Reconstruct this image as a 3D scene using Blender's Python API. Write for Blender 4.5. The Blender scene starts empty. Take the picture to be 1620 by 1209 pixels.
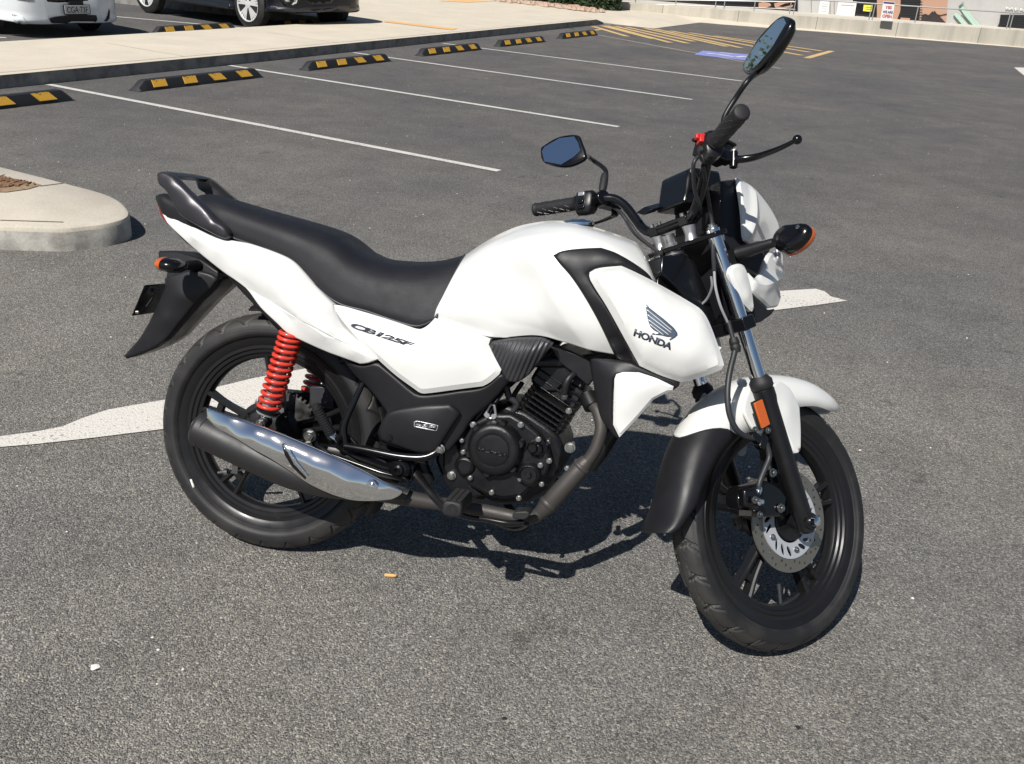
import bpy, bmesh, random
import numpy as np
from math import *
from mathutils import Vector, Matrix
from mathutils.geometry import delaunay_2d_cdt

SC = bpy.context.scene
COL = SC.collection
# ---------------------------------------------------------------- camera
CX, CY, CZ, YAW, PITCH, ROLL, FPX = 1.01322, -1.88605, 1.46863, 0.19939, -0.43149, 0.07099, 1480.13
PW, PH = 1620.0, 1209.0
cam_d = bpy.data.cameras.new('camera'); cam = bpy.data.objects.new('camera', cam_d); COL.objects.link(cam)
RC3 = Matrix.Rotation(YAW, 3, 'Z') @ Matrix.Rotation(pi / 2 + PITCH, 3, 'X') @ Matrix.Rotation(ROLL, 3, 'Z')
cam.matrix_world = Matrix.Translation((CX, CY, CZ)) @ RC3.to_4x4()
cam_d.sensor_fit = 'HORIZONTAL'; cam_d.sensor_width = 36.0; cam_d.lens = FPX / PW * 36.0
cam_d.clip_start = 0.05; cam_d.clip_end = 3000
SC.camera = cam
# ---------------------------------------------------------------- sky, sun, exposure
SUN_AZ, SUN_EL = radians(-109), radians(50)          # towards the sun, azimuth from +X
w = bpy.data.worlds.new('World'); SC.world = w; w.use_nodes = True
nt = w.node_tree; bg = nt.nodes['Background']
sky = nt.nodes.new('ShaderNodeTexSky'); sky.sky_type = 'NISHITA'; sky.sun_disc = False
sky.sun_elevation = SUN_EL; sky.sun_rotation = pi / 2 - SUN_AZ
sky.air_density = 1.0; sky.dust_density = 0.6; sky.ozone_density = 1.5
nt.links.new(sky.outputs[0], bg.inputs[0]); bg.inputs[1].default_value = 0.05
sd = bpy.data.lights.new('sun', 'SUN'); sd.energy = 5.0; sd.angle = radians(0.5); sd.color = (1.0, 0.965, 0.91)
so = bpy.data.objects.new('sun', sd); COL.objects.link(so); so.location = (-3, -9, 12)
so.rotation_euler = Vector((cos(SUN_EL) * cos(SUN_AZ), cos(SUN_EL) * sin(SUN_AZ), sin(SUN_EL))).to_track_quat('Z', 'Y').to_euler()
SC.view_settings.view_transform = 'Standard'; SC.view_settings.look = 'None'
SC.view_settings.exposure = 0.22; SC.view_settings.gamma = 1.0; SC.view_settings.use_curve_mapping = False

# ---------------------------------------------------------------- frames (photo tracing -> real places)
LEAN = radians(14.5958); STEER = radians(45.94)
WB, RAKE, TRAIL = 1.28, radians(26), 0.092
ML = Matrix.Rotation(-LEAN, 4, 'X')                       # bike frame -> world (x forward, y left, z up the bike)
_o = Vector((WB + TRAIL, 0, 0)); _d = Vector((-sin(RAKE), 0, cos(RAKE)))
MS = Matrix.Translation(_o) @ Matrix.Rotation(STEER, 4, _d) @ Matrix.Translation(-_o)   # steered parts -> bike frame
REAR_C = Vector((0, 0, .309)); FRONT_C = Vector((WB, 0, .304))
FR = {'b': ML, 's': ML @ MS, 'w': Matrix.Identity(4)}
CAMP = Vector((CX, CY, CZ))
def ray(px, py): return RC3 @ Vector(((px - PW / 2) / FPX, -(py - PH / 2) / FPX, -1))
def G(px, py, z=0.0):
    d = ray(px, py); return CAMP + d * ((z - CZ) / d.z)
def _pl(px, py, y, m):
    i = m.inverted(); c = i @ CAMP; d = i.to_3x3() @ ray(px, py); return c + d * ((y - c.y) / d.y)
def K(px, py, y=0.0): return _pl(px, py, y, FR['b'])
def S(px, py, y=0.0): return _pl(px, py, y, FR['s'])
def F(fr, px, py, y): return _pl(px, py, y, FR[fr])
# parking bay frame
BK = radians(77.32); BB = radians(77.32 - 94.57)
BO = Vector((-5.43103, 6.29994, 0))
def bay(u, v, z=0.0): return BO + Vector((cos(BK), sin(BK), 0)) * u + Vector((cos(BB), sin(BB), 0)) * v + Vector((0, 0, z))

# ---------------------------------------------------------------- objects
MW = {}                                                   # world matrix of every object built
def put(o, parent, mw):
    COL.objects.link(o); MW[o.name] = mw
    if parent is not None:
        o.parent = parent; o.matrix_local = MW[parent.name].inverted() @ mw
    else: o.matrix_world = mw
    return o
def tag(o, label=None, cat=None, group=None, kind=None):
    if label: o['label'] = label
    if cat: o['category'] = cat
    if group: o['group'] = group
    if kind: o['kind'] = kind
    return o
def empty(name, mw=None, parent=None):
    o = bpy.data.objects.new(name, None); o.empty_display_size = .2
    return put(o, parent, mw or Matrix.Identity(4))

class MB:
    def __init__(s): s.v = []; s.f = []; s.m = []
    def add(s, vs, fs, mi=0):
        b = len(s.v); s.v += [Vector(x) for x in vs]; s.f += [tuple(b + i for i in f) for f in fs]; s.m += [mi] * len(fs); return s
    def box(s, c, sz, R=None, mi=0, tp=1.0):
        c = Vector(c); vs = []
        for z in (-.5, .5):
            k = 1 if z < 0 else tp
            for x, y in ((-.5, -.5), (.5, -.5), (.5, .5), (-.5, .5)):
                p = Vector((x * sz[0] * k, y * sz[1] * k, z * sz[2]))
                vs.append(c + (R @ p if R is not None else p))
        return s.add(vs, [(3, 2, 1, 0), (4, 5, 6, 7), (0, 1, 5, 4), (1, 2, 6, 5), (2, 3, 7, 6), (3, 0, 4, 7)], mi)
    def frame(s, p0, p1):
        z = (Vector(p1) - Vector(p0)).normalized(); a = Vector((0, 0, 1)) if abs(z.z) < .9 else Vector((1, 0, 0))
        x = a.cross(z).normalized(); return x, z.cross(x), z
    def cyl(s, p0, p1, r0, r1=None, n=20, mi=0, cap=True):
        r1 = r0 if r1 is None else r1; x, y, z = s.frame(p0, p1); p0 = Vector(p0); p1 = Vector(p1)
        vs = [p + (x * cos(2 * pi * i / n) + y * sin(2 * pi * i / n)) * r for p, r in ((p0, r0), (p1, r1)) for i in range(n)]
        fs = [(i, (i + 1) % n, n + (i + 1) % n, n + i) for i in range(n)]
        if cap: fs += [tuple(range(n))[::-1], tuple(range(n, 2 * n))]
        return s.add(vs, fs, mi)
    def lathe(s, p0, axis, prof, n=32, mi=0, closed=False, cap=True):
        """prof: (distance along axis, radius)"""
        p0 = Vector(p0); x, y, z = s.frame(p0, p0 + Vector(axis)); vs = []
        for t, r in prof:
            vs += [p0 + z * t + (x * cos(2 * pi * i / n) + y * sin(2 * pi * i / n)) * r for i in range(n)]
        k = len(prof); fs = []
        for j in range(k if closed else k - 1):
            a, b = j * n, ((j + 1) % k) * n
            fs += [(a + i, a + (i + 1) % n, b + (i + 1) % n, b + i) for i in range(n)]
        if cap and not closed: fs += [tuple(range(n))[::-1], tuple(range((k - 1) * n, k * n))]
        return s.add(vs, fs, mi)
    def tube(s, path, r, n=12, mi=0, sm=0, cap=True, flat=1.0):
        """r: number or list; sm: catmull-rom subdivisions"""
        P = [Vector(p) for p in path]; rr = [r] * len(P) if not hasattr(r, '__len__') else list(r)
        if sm: P, rr = crv(P, rr, sm)
        T = [(P[min(i + 1, len(P) - 1)] - P[max(i - 1, 0)]).normalized() for i in range(len(P))]
        x = s.frame(P[0], P[0] + T[0])[0]; vs = []
        for i, p in enumerate(P):
            x = (x - T[i] * x.dot(T[i])).normalized(); y = T[i].cross(x)
            vs += [p + (x * cos(2 * pi * k / n) + y * sin(2 * pi * k / n) * flat) * rr[i] for k in range(n)]
        fs = [(j * n + i, j * n + (i + 1) % n, (j + 1) * n + (i + 1) % n, (j + 1) * n + i) for j in range(len(P) - 1) for i in range(n)]
        if cap: fs += [tuple(range(n))[::-1], tuple(range((len(P) - 1) * n, len(P) * n))]
        return s.add(vs, fs, mi)
    def prism(s, pts, off, mi=0):
        """polygon swept by vector off (or list of second positions)"""
        a = [Vector(p) for p in pts]; n = len(a)
        b = [Vector(p) for p in off] if isinstance(off, list) else [p + Vector(off) for p in a]
        return s.add(a + b, [tuple(range(n))[::-1], tuple(range(n, 2 * n))] + [(i, (i + 1) % n, n + (i + 1) % n, n + i) for i in range(n)], mi)
    def grid(s, rows, mi=0, loop=False, cap0=False, cap1=False):
        n = len(rows[0]); vs = [p for r in rows for p in r]; fs = []
        for j in range(len(rows) - 1):
            for i in range(n if loop else n - 1):
                k = (i + 1) % n; fs.append((j * n + i, j * n + k, (j + 1) * n + k, (j + 1) * n + i))
        if cap0: fs.append(tuple(range(n))[::-1])
        if cap1: fs.append(tuple(range((len(rows) - 1) * n, len(rows) * n)))
        return s.add(vs, fs, mi)
    def torus(s, c, axis, R, r, n=48, k=12, mi=0):
        return s.lathe(c, axis, [(r * sin(2 * pi * i / k), R + r * cos(2 * pi * i / k)) for i in range(k)], n, mi, closed=True)
    def hexbolt(s, c, axis, r, h, mi=0):
        c = Vector(c); a = Vector(axis).normalized(); s.cyl(c, c + a * h * .35, r * 1.35, n=20, mi=mi); s.cyl(c + a * h * .35, c + a * h, r, n=6, mi=mi); return s.cyl(c + a * h, c + a * h * 1.15, r * .55, n=12, mi=mi)

def crv(P, R=None, sm=6, closed=False):
    """catmull-rom through P (with radii)"""
    P = [Vector(p) for p in P]; n = len(P); R = R or [0] * n; o = []; q = []
    for i in range(n if closed else n - 1):
        if closed: a, b, c, d = P[i - 1], P[i], P[(i + 1) % n], P[(i + 2) % n]; r0, r1 = R[i], R[(i + 1) % n]
        else: a, b, c, d = P[max(i - 1, 0)], P[i], P[i + 1], P[min(i + 2, n - 1)]; r0, r1 = R[i], R[i + 1]
        for k in range(sm):
            t = k / sm; o.append(.5 * ((2 * b) + (c - a) * t + (2 * a - 5 * b + 4 * c - d) * t * t + (3 * b - a - 3 * c + d) * t ** 3)); q.append(r0 + (r1 - r0) * t)
    if not closed: o.append(P[-1].copy()); q.append(R[-1])
    return o, q

def build(mb, name, mats, parent=None, fr='b', origin=None, ang=38, bevel=0, seg=2, weld=False, solid=0, rot=None, sub=0):
    me = bpy.data.meshes.new(name)
    mw = FR[fr].copy()
    if origin is None and mb.v:
        lo = [min(v[i] for v in mb.v) for i in range(3)]; hi = [max(v[i] for v in mb.v) for i in range(3)]
        origin = Vector([(a + b) / 2 for a, b in zip(lo, hi)])
        if parent is None: origin.z = lo[2]
    origin = Vector(origin or (0, 0, 0)); mw = mw @ Matrix.Translation(origin)
    vs = [v - origin for v in mb.v]
    if rot is not None: mw = mw @ rot.to_4x4(); ri = rot.inverted(); vs = [ri @ v for v in vs]
    me.from_pydata([tuple(v) for v in vs], [], mb.f)
    if weld or True:
        bm = bmesh.new(); bm.from_mesh(me)
        for f, mi in zip(bm.faces, mb.m): f.material_index = mi
        if weld: bmesh.ops.remove_doubles(bm, verts=bm.verts, dist=1e-5)
        bmesh.ops.recalc_face_normals(bm, faces=bm.faces)
        bm.to_mesh(me); bm.free()
    for m in (mats if isinstance(mats, (list, tuple)) else [mats]): me.materials.append(m)
    me.polygons.foreach_set('use_smooth', [True] * len(me.polygons))
    if ang < 180: me.set_sharp_from_angle(angle=radians(ang))
    o = bpy.data.objects.new(name, me); put(o, parent, mw)
    if solid:
        m = o.modifiers.new('solid', 'SOLIDIFY'); m.thickness = solid; m.offset = 0
    if bevel:
        m = o.modifiers.new('bevel', 'BEVEL'); m.width = bevel; m.segments = seg; m.limit_method = 'ANGLE'; m.angle_limit = radians(35); m.harden_normals = False
    if sub:
        m = o.modifiers.new('sub', 'SUBSURF'); m.levels = sub; m.render_levels = sub
    return o

def tps(P, Z, reg=0.0):
    P = np.array(P, float); n = len(P)
    def U(r): return np.where(r > 0, r * r * np.log(np.maximum(r, 1e-12)), 0)
    Kk = U(np.linalg.norm(P[:, None] - P[None], axis=2)) + reg * np.eye(n)
    A = np.zeros((n + 3, n + 3)); A[:n, :n] = Kk; A[:n, n] = 1; A[:n, n + 1:] = P; A[n, :n] = 1; A[n + 1:, :n] = P.T
    wv = np.linalg.lstsq(A, np.concatenate([Z, np.zeros(3)]), rcond=None)[0]
    def f(Q):
        Q = np.array(Q, float); out = np.empty(len(Q))
        for i in range(0, len(Q), 400):
            q = Q[i:i + 400]; out[i:i + 400] = U(np.linalg.norm(q[:, None] - P[None], axis=2)) @ wv[:n] + wv[n] + q @ wv[n + 1:]
        return out
    return f

def panel(name, outl, mat, parent, inner=(), fr='b', r=.010, puff=.006, th=.004, res=.010, mirror=False, reg=1e-5, prof='round', creases=(), ang=50):
    """a shaped panel: outline points (px, py, y[, 'c' corner]) traced at their own depth y, thin-plate surface through them and the inner points,
       rounded edges, real thickness"""
    P = [F(fr, q[0], q[1], q[2]) for q in outl]; cor = [len(q) > 3 for q in outl]; n = len(P); B = []
    for i in range(n):
        a, b, c, d = P[i - 1], P[i], P[(i + 1) % n], P[(i + 2) % n]
        if cor[i]: a = b + (b - c) * .5 if cor[(i + 1) % n] else 2 * b - c
        if cor[(i + 1) % n]: d = 2 * c - b
        m = max(1, int(round((c - b).length / res)))
        for k in range(m):
            t = k / m; B.append(.5 * ((2 * b) + (c - a) * t + (2 * a - 5 * b + 4 * c - d) * t * t + (3 * b - a - 3 * c + d) * t ** 3))
    A = np.array([tuple(p) for p in B]); c0 = A.mean(0); u, s_, vt = np.linalg.svd(A - c0)
    nn = vt[2] if vt[2][1] < 0 else -vt[2]
    if abs(nn[1]) < .15: nn = vt[2]
    ux = vt[0] if vt[0][0] > 0 else -vt[0]; uy = np.cross(nn, ux)
    IN = [F(fr, *q[:3]) for q in inner]
    ctl = np.array([tuple(p) for p in B[::2]] + [tuple(p) for p in IN]) - c0
    f = tps(np.stack([ctl @ ux, ctl @ uy], 1), ctl @ nn, reg)
    b2 = np.stack([(A - c0) @ ux, (A - c0) @ uy], 1)
    area = .5 * np.sum(b2[:, 0] * np.roll(b2[:, 1], -1) - np.roll(b2[:, 0], -1) * b2[:, 1])
    if area < 0: b2 = b2[::-1].copy()
    nb = len(b2); e0 = b2; e1 = np.roll(b2, -1, 0)
    def dist(Q):
        Q = np.atleast_2d(Q); ab = e1 - e0; L = (ab ** 2).sum(1) + 1e-15
        t = np.clip(((Q[:, None] - e0[None]) * ab[None]).sum(2) / L, 0, 1); return np.sqrt((((e0[None] + ab[None] * t[..., None]) - Q[:, None]) ** 2).sum(2)).min(1)
    def inside(Q):
        x, y = Q[:, 0][:, None], Q[:, 1][:, None]; x0, y0, x1, y1 = e0[:, 0], e0[:, 1], e1[:, 0], e1[:, 1]
        return ((((y0 > y) != (y1 > y)) & (x < (x1 - x0) * (y - y0) / (y1 - y0 + 1e-18) + x0)).sum(1) % 2) == 1
    tg = np.roll(b2, -1, 0) - np.roll(b2, 1, 0); tg /= np.linalg.norm(tg, axis=1)[:, None] + 1e-12; inn = np.stack([-tg[:, 1], tg[:, 0]], 1)
    pts = [b2]
    for fr_ in (.12, .35, .65, 1.0):
        q = b2 + inn * r * fr_; d = dist(q); ok = (d > r * fr_ * .93) & inside(q); pts.append(q[ok])
    x0, y0 = b2.min(0); x1, y1 = b2.max(0); gx, gy = np.meshgrid(np.arange(x0, x1, res), np.arange(y0, y1, res * .87))
    gx = gx + (np.arange(gx.shape[0]) % 2)[:, None] * res * .5; q = np.stack([gx.ravel(), gy.ravel()], 1); q = q[inside(q)]
    if len(q): q = q[dist(q) > r + res * .45]; pts.append(q)
    allp = np.concatenate(pts)
    cons = [(i, (i + 1) % nb) for i in range(nb)]; CR = []
    for cp, cw, ch in creases:
        q = crv([F(fr, *c_) for c_ in cp], None, 8)[0]; q = np.array([tuple(v) for v in q]) - c0; q = np.stack([q @ ux, q @ uy], 1); CR.append((q, cw, ch)); q = q[inside(q)]; q = q[dist(q) > .002]
        if len(q) < 2: continue
        dm = np.sqrt(((allp[nb:, None] - q[None]) ** 2).sum(2)).min(1); allp = np.concatenate([allp[:nb], allp[nb:][dm > res * .35]]); b_ = len(allp); allp = np.concatenate([allp, q]); cons += [(b_ + i, b_ + i + 1) for i in range(len(q) - 1) if np.linalg.norm(q[i + 1] - q[i]) < .03]
    vs, es, fs, ov, oe, of = delaunay_2d_cdt([Vector((float(a), float(b))) for a, b in allp], cons, [], 1, 1e-7)
    V2 = np.array([tuple(v) for v in vs]); d = dist(V2); t = np.clip(d / r, 0, 1); h = f(V2) + puff * (np.sqrt(1 - (1 - t) ** 2) if prof == 'round' else t)
    for q, cw, ch in CR:
        ab = q[1:] - q[:-1]; tt = np.clip(((V2[:, None] - q[None, :-1]) * ab[None]).sum(2) / ((ab ** 2).sum(1) + 1e-12), 0, 1); dc = np.sqrt(((q[None, :-1] + ab[None] * tt[..., None] - V2[:, None]) ** 2).sum(2)).min(1); h = h + ch * np.clip(1 - dc / cw, 0, 1) * np.clip(d / .012, 0, 1)
    top = c0 + V2[:, :1] * ux + V2[:, 1:] * uy + h[:, None] * nn
    bot = c0 + V2[:, :1] * ux + V2[:, 1:] * uy + (f(V2) - th)[:, None] * nn
    N = len(V2); faces = [tuple(x) for x in fs]; cnt = {}
    for a in faces:
        for i in range(len(a)):
            cnt[(a[i], a[(i + 1) % len(a)])] = 1
    edge = [(a, b) for (a, b) in cnt if (b, a) not in cnt]
    mb = MB(); mb.add([Vector(map(float, x)) for x in top] + [Vector(map(float, x)) for x in bot], faces + [tuple(N + i for i in x[::-1]) for x in faces] + [(b, a, N + a, N + b) for a, b in edge])
    o = build(mb, name, mat, parent, fr, ang=ang)
    if mirror:
        m2 = MB(); m2.v = [Vector((v.x, -v.y, v.z)) for v in mb.v]; m2.f = [x[::-1] for x in mb.f]; m2.m = mb.m
        build(m2, name, mat, parent, fr, ang=ang)
    return o

def skin(name, rows, mat, parent, fr='b', su=5, sv=5, cap0=True, cap1=True, ang=60, raw=False, mb=None):
    """mirrored body: rows of (px,py,y) from top centre to bottom, smooth both ways"""
    R = [[F(fr, *q) if not isinstance(q, Vector) else q for q in r] for r in rows]
    R = [crv(r, None, sv)[0] for r in R]
    cols = list(zip(*R)); cols = [crv(c, None, su)[0] for c in cols]; R = [list(r) for r in zip(*cols)]
    full = [[Vector((p.x, -p.y, p.z)) for p in r[::-1]][:-1] + r if abs(r[0].y) < 1e-6 else [Vector((p.x, -p.y, p.z)) for p in r[::-1]] + r for r in R]
    mb = mb or MB(); mb.grid(full, loop=True, cap0=cap0, cap1=cap1)
    return mb if raw else build(mb, name, mat, parent, fr, ang=ang)

# ---------------------------------------------------------------- materials
def nodes(m): return m.node_tree.nodes, m.node_tree.links
def mat(name, col, rough=.5, metal=0.0, coat=0.0, bump=0.0, bscale=400.0, var=0.0, vscale=30.0, spec=.5, coatr=.05, emit=None):
    m = bpy.data.materials.new(name); m.use_nodes = True; N, L = nodes(m); b = N['Principled BSDF']
    b.inputs['Base Color'].default_value = (*col, 1); b.inputs['Roughness'].default_value = rough; b.inputs['Metallic'].default_value = metal
    b.inputs['Coat Weight'].default_value = coat; b.inputs['Coat Roughness'].default_value = coatr; b.inputs['Specular IOR Level'].default_value = spec
    if bump or var:
        tc = N.new('ShaderNodeTexCoord')
    if bump:
        t = N.new('ShaderNodeTexNoise'); t.inputs['Scale'].default_value = bscale; t.inputs['Detail'].default_value = 2
        bp = N.new('ShaderNodeBump'); bp.inputs['Strength'].default_value = bump; bp.inputs['Distance'].default_value = .002
        L.new(tc.outputs['Object'], t.inputs['Vector']); L.new(t.outputs['Fac'], bp.inputs['Height']); L.new(bp.outputs[0], b.inputs['Normal'])
    if var:
        t = N.new('ShaderNodeTexNoise'); t.inputs['Scale'].default_value = vscale; t.inputs['Detail'].default_value = 5
        mx = N.new('ShaderNodeMapRange'); mx.inputs[3].default_value = max(.02, rough - var); mx.inputs[4].default_value = min(1, rough + var); mx.inputs[1].default_value = .3; mx.inputs[2].default_value = .7
        L.new(tc.outputs['Object'], t.inputs['Vector']); L.new(t.outputs['Fac'], mx.inputs[0]); L.new(mx.outputs[0], b.inputs['Roughness'])
    return m
def ramp(N, stops):
    r = N.new('ShaderNodeValToRGB'); e = r.color_ramp.elements
    while len(e) > 1: e.remove(e[-1])
    e[0].position, e[0].color = stops[0][0], (*stops[0][1], 1)
    for p, c in stops[1:]: x = e.new(p); x.color = (*c, 1)
    return r
def g3(v): return (v, v, v)
M_WHITE = mat('pearl_white_paint', (.68, .68, .66), .30, 0, .8, coatr=.03)
M_BLKM = mat('matte_black_plastic', (.010, .010, .012), .46, bump=.12, bscale=1800, var=.06, spec=.4)
M_GREYP = mat('dark_grey_plastic', (.028, .028, .033), .42, bump=.1, bscale=1500, var=.05)
M_RAIL = mat('dark_metallic_paint', (.045, .043, .048), .35, .5, .2, bump=.06, bscale=2500)
M_BLKG = mat('gloss_black_paint', (.004, .004, .005), .22, 0, .15, var=.04, spec=.4)
M_BLKS = mat('satin_black_paint', (.007, .007, .008), .38, .1, var=.08)
M_ENG = mat('engine_black_enamel', (.006, .006, .007), .34, .1, bump=.25, bscale=900, var=.08)
M_SEAT = mat('seat_vinyl', (.010, .010, .013), .50, bump=.4, bscale=1100, var=.06, spec=.4)
M_CHROME = mat('chrome', (.85, .86, .88), .06, 1, var=.03)
M_STEEL = mat('zinc_steel', (.33, .33, .32), .36, 1, var=.12)
M_ALU = mat('cast_aluminium', (.45, .45, .46), .42, .9, bump=.2, bscale=900)
M_PIPE = mat('exhaust_grey_brown', (.046, .041, .038), .55, .2, bump=.15, bscale=700, var=.08)
M_MUFF = mat('muffler_matte_black', (.020, .019, .020), .48, .1, bump=.1, bscale=1500, var=.05)
M_RED = mat('red_spring_paint', (.60, .045, .026), .3, 0, .3)
M_REDP = mat('red_plastic', (.5, .02, .02), .4)
M_ORANGE = mat('amber_lens', (.50, .10, .014), .2, 0, .5, bump=.3, bscale=500)
M_WHEEL = mat('wheel_black_metallic', (.016, .0155, .0165), .34, .45, .1, bump=.06, bscale=1500, var=.05)
M_RUB = mat('grip_rubber', (.011, .011, .012), .6, bump=.2, bscale=900)
M_HOSE = mat('rubber_hose', (.022, .023, .026), .5)
M_SPRK = mat('dark_red_taillight', (.25, .01, .01), .15, 0, .5)
M_DECAL = mat('dark_decal', (.05, .06, .08), .3, .3)
M_DECALB = mat('steel_blue_chrome_decal', (.16, .2, .25), .25, .7)
M_SILV = mat('silver_paint', (.42, .43, .44), .35, .6)
M_MIRROR = mat('mirror_glass', (.62, .66, .74), .015, 1)
M_DISC = mat('brake_disc_steel', (.30, .275, .24), .34, .85, bump=.05, bscale=400, var=.1)
M_DISCC = mat('disc_carrier_grey', (.50, .52, .56), .4, .4)
# ================================================================ ground materials
def asphalt(name, fine=1.0, dark=1.0):  # dark scales the stone colours
    m = bpy.data.materials.new(name); m.use_nodes = True; N, L = nodes(m); b = N['Principled BSDF']; tc = N.new('ShaderNodeTexCoord')
    def noise(s, d=3, ro=.55):
        t = N.new('ShaderNodeTexNoise'); t.inputs['Scale'].default_value = s; t.inputs['Detail'].default_value = d; t.inputs['Roughness'].default_value = ro
        L.new(tc.outputs['Object'], t.inputs['Vector']); return t
    # aggregate stones
    v = N.new('ShaderNodeTexVoronoi'); v.inputs['Scale'].default_value = 225; L.new(tc.outputs['Object'], v.inputs['Vector'])
    sep = N.new('ShaderNodeSeparateColor'); L.new(v.outputs['Color'], sep.inputs[0])
    st = ramp(N, [(0, g3(.034 * dark)), (.28, g3(.060 * dark)), (.62, (.114 * dark, .110 * dark, .101 * dark)), (.9, (.20 * dark, .192 * dark, .172 * dark)), (.955, (.26 * dark, .25 * dark, .22 * dark)), (1, (.55, .52, .45))])
    L.new(sep.outputs[0], st.inputs[0])
    v2 = N.new('ShaderNodeTexVoronoi'); v2.inputs['Scale'].default_value = 330; L.new(tc.outputs['Object'], v2.inputs['Vector'])
    sep2 = N.new('ShaderNodeSeparateColor'); L.new(v2.outputs['Color'], sep2.inputs[0])
    st2 = ramp(N, [(0, g3(.035 * dark)), (.5, (.088 * dark, .085 * dark, .079 * dark)), (1, (.21 * dark, .20 * dark, .18 * dark))]); L.new(sep2.outputs[1], st2.inputs[0])
    mx = N.new('ShaderNodeMixRGB'); mx.inputs[0].default_value = .5; L.new(st.outputs[0], mx.inputs[1]); L.new(st2.outputs[0], mx.inputs[2])
    # broad wear
    n1 = noise(.55, 6, .6); r1 = ramp(N, [(.3, (.80, .81, .83)), (.7, (1.22, 1.18, 1.10))]); L.new(n1.outputs['Fac'], r1.inputs[0])
    m1 = N.new('ShaderNodeMixRGB'); m1.blend_type = 'MULTIPLY'; m1.inputs[0].default_value = 1; L.new(mx.outputs[0], m1.inputs[1]); L.new(r1.outputs[0], m1.inputs[2])
    n2 = noise(3.1, 8, .65); r2 = ramp(N, [(.35, g3(.88)), (.65, g3(1.1))]); L.new(n2.outputs['Fac'], r2.inputs[0])
    m2 = N.new('ShaderNodeMixRGB'); m2.blend_type = 'MULTIPLY'; m2.inputs[0].default_value = 1; L.new(m1.outputs[0], m2.inputs[1]); L.new(r2.outputs[0], m2.inputs[2])
    # oily stains
    n3 = noise(1.9, 9, .62); r3 = ramp(N, [(.665, g3(1)), (.72, g3(.65)), (.8, g3(.5))]); L.new(n3.outputs['Fac'], r3.inputs[0])
    m3 = N.new('ShaderNodeMixRGB'); m3.blend_type = 'MULTIPLY'; m3.inputs[0].default_value = 1; L.new(m2.outputs[0], m3.inputs[1]); L.new(r3.outputs[0], m3.inputs[2])
    n5 = noise(6.5, 6, .6); r5 = ramp(N, [(.655, g3(1)), (.70, g3(.68)), (.8, g3(.5))]); L.new(n5.outputs['Fac'], r5.inputs[0])
    m5 = N.new('ShaderNodeMixRGB'); m5.blend_type = 'MULTIPLY'; m5.inputs[0].default_value = 1; L.new(m3.outputs[0], m5.inputs[1]); L.new(r5.outputs[0], m5.inputs[2]); m3 = m5
    # the older coarse surface in the aisle is paler than the bays
    sx = N.new('ShaderNodeSeparateXYZ'); L.new(tc.outputs['Object'], sx.inputs[0])
    mr = N.new('ShaderNodeMapRange'); mr.interpolation_type = 'SMOOTHSTEP'; mr.inputs[1].default_value = .6; mr.inputs[2].default_value = 7; mr.inputs[3].default_value = 1.08; mr.inputs[4].default_value = .70
    L.new(sx.outputs[1], mr.inputs[0]); cb = N.new('ShaderNodeCombineColor'); mb2 = N.new('ShaderNodeMapRange'); mb2.inputs[1].default_value = .70; mb2.inputs[2].default_value = 1.08; mb2.inputs[3].default_value = .75; mb2.inputs[4].default_value = 1.10; L.new(mr.outputs[0], mb2.inputs[0]); L.new(mr.outputs[0], cb.inputs[0]); L.new(mr.outputs[0], cb.inputs[1]); L.new(mb2.outputs[0], cb.inputs[2])
    m4 = N.new('ShaderNodeMixRGB'); m4.blend_type = 'MULTIPLY'; m4.inputs[0].default_value = 1; L.new(m3.outputs[0], m4.inputs[1]); L.new(cb.outputs[0], m4.inputs[2])
    L.new(m4.outputs[0], b.inputs['Base Color']); b.inputs['Roughness'].default_value = .85; b.inputs['Specular IOR Level'].default_value = .3
    bp = N.new('ShaderNodeBump'); bp.inputs['Strength'].default_value = .8; bp.inputs['Distance'].default_value = .004
    ad = N.new('ShaderNodeMath'); ad.operation = 'ADD'; L.new(v.outputs['Distance'], ad.inputs[0]); L.new(v2.outputs['Distance'], ad.inputs[1])
    ng = N.new('ShaderNodeMath'); ng.operation = 'MULTIPLY'; ng.inputs[1].default_value = -1; L.new(ad.outputs[0], ng.inputs[0])
    L.new(ng.outputs[0], bp.inputs['Height']); L.new(bp.outputs[0], b.inputs['Normal'])
    return m
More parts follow.
